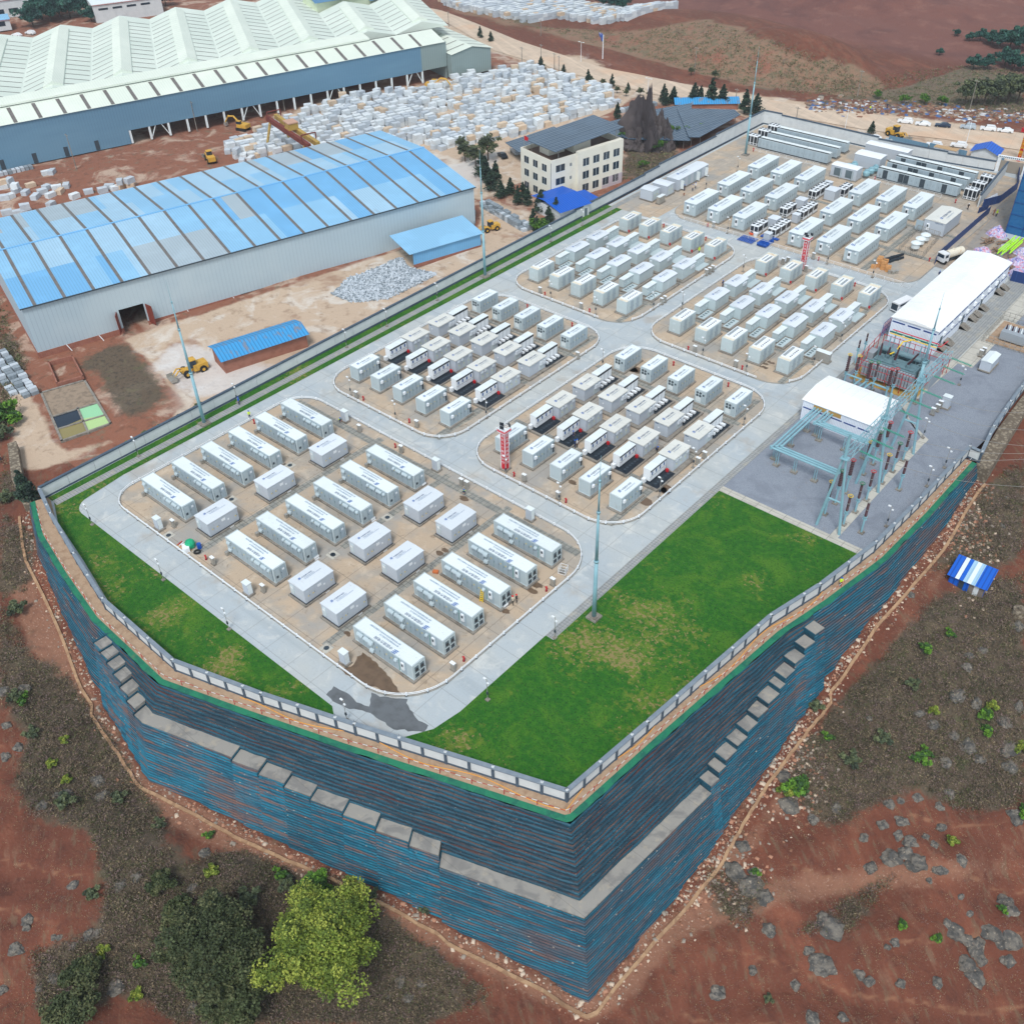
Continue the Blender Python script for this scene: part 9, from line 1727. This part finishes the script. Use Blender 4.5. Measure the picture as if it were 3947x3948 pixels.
for i in range(1500):
    f = g.random(); x = 700+1230*f; q = at('3', x, 585+95*(x-700)/1230*.9+g.normal(0,18)+ (10 if x < 1000 else 0), 0); PR.append((q[0], q[1], g.uniform(.15,.6)))
chunks(PR, 'roadside_rubbish', 'dumped rubbish and building waste along the far road edge', 'rubbish', [mat('waste_white', srgb(190,190,192), .8), M['rust'], CHM[2], CHM[1], mat('waste_brown', srgb(104,70,56), .9), CHM[2], mat('waste_dark', srgb(88,80,72), .9), M['rust'], mat('waste_blue', srgb(70,100,150), .8)], .5, 1.6)
# stone kerb following the wall foot
kb = MB(); pr = None
for s in np.arange(0.5, 218, 1.2):
    o_ = woff(s, hbot(s))+1.7+.3*math.sin(s*.2); a, b2 = wpos(s, o_), wpos(s, o_+.45); z = gz(*a)
    c = ((*a, z+.28), (*b2, z+.24), (*b2, z-.6))
    if pr: kb.quad(pr[0], pr[1], c[1], c[0]); kb.quad(pr[1], pr[2], c[2], c[1])
    pr = c
tag(kb.build('drain_kerb', mat('kerb_stone', srgb(176,142,110), .9, [dict(t='cell', s=1.6, c=srgb(132,98,74), a=.7)], None, 'world')), 'low stone drain kerb following the foot of the retaining wall', 'kerb')
# main road as its own surface
RNn = [at('2',300,-40),at('2',500,70),at('2',860,285),at('2',1350,430),at('2',1932,592),at('3',430,640),at('3',1000,732),at('3',1500,795),at('3',1980,865)]
RFf = [at('2',180,-40),at('2',560,50),at('2',1000,232),at('2',1500,390),at('2',1932,478),at('3',600,592),at('3',1000,642),at('3',1500,705),at('3',1980,770)]
def lerp_path(P, n):
    P = [Vector(p) for p in P]; L = [0]
    for a, b in zip(P[:-1], P[1:]): L.append(L[-1]+(b-a).length)
    out = []
    for i in range(n): d = L[-1]*i/(n-1); k = min(len(P)-2, max(j for j in range(len(L)) if L[j] <= d+1e-6)); out.append(P[k].lerp(P[k+1], (d-L[k])/(L[k+1]-L[k])))
    return out
n = 90; A, B = lerp_path(RNn, n), lerp_path(RFf, n); mb = MB(); vs = []; K = 8
for i in range(n):
    for j in range(K+1): q = A[i].lerp(B[i], j/K); vs.append((q.x, q.y, gz(q.x, q.y)+.14))
mb.add(vs, [(i*(K+1)+j, (i+1)*(K+1)+j, (i+1)*(K+1)+j+1, i*(K+1)+j+1) for i in range(n-1) for j in range(K)])
o = mb.build('main_road', mat('dusty_road', srgb(196,176,156), .9, [dict(s=.25, c=srgb(178,160,142), lo=.4, hi=.7, a=.7), dict(s=(.03,.5,1), c=srgb(214,192,170), lo=.45, hi=.65, a=.7, rot=.45), dict(t='grid', p=(4.5,4.5,0), wd=.14, c=srgb(160,146,132), a=.5, rot=-.2), dict(s=.05, c=srgb(206,170,140), lo=.5, hi=.65, a=.6)], None, 'world')); struct(o)
# ================= air =================
mb = MB(); mb.box(-3300,-2600,-60,3100,4300,180); hz_ = mb.build('haze', mat('haze_air', (0,0,0))); hm = hz_.data.materials[0]; hn = hm.node_tree; [hn.nodes.remove(n) for n in list(hn.nodes) if n.type not in ('OUTPUT_MATERIAL',)]
pv_ = hn.nodes.new('ShaderNodeVolumePrincipled'); pv_.inputs['Color'].default_value = (.78,.84,.92,1); pv_.inputs['Density'].default_value = .00018; pv_.inputs['Anisotropy'].default_value = .2; hn.links.new(pv_.outputs[0], hn.nodes['Material Output'].inputs['Volume'] if 'Material Output' in hn.nodes else [n for n in hn.nodes if n.type == 'OUTPUT_MATERIAL'][0].inputs['Volume'])
hz_['kind'] = 'stuff'; hz_['label'] = 'thin pale haze in the air'; hz_['category'] = 'haze'
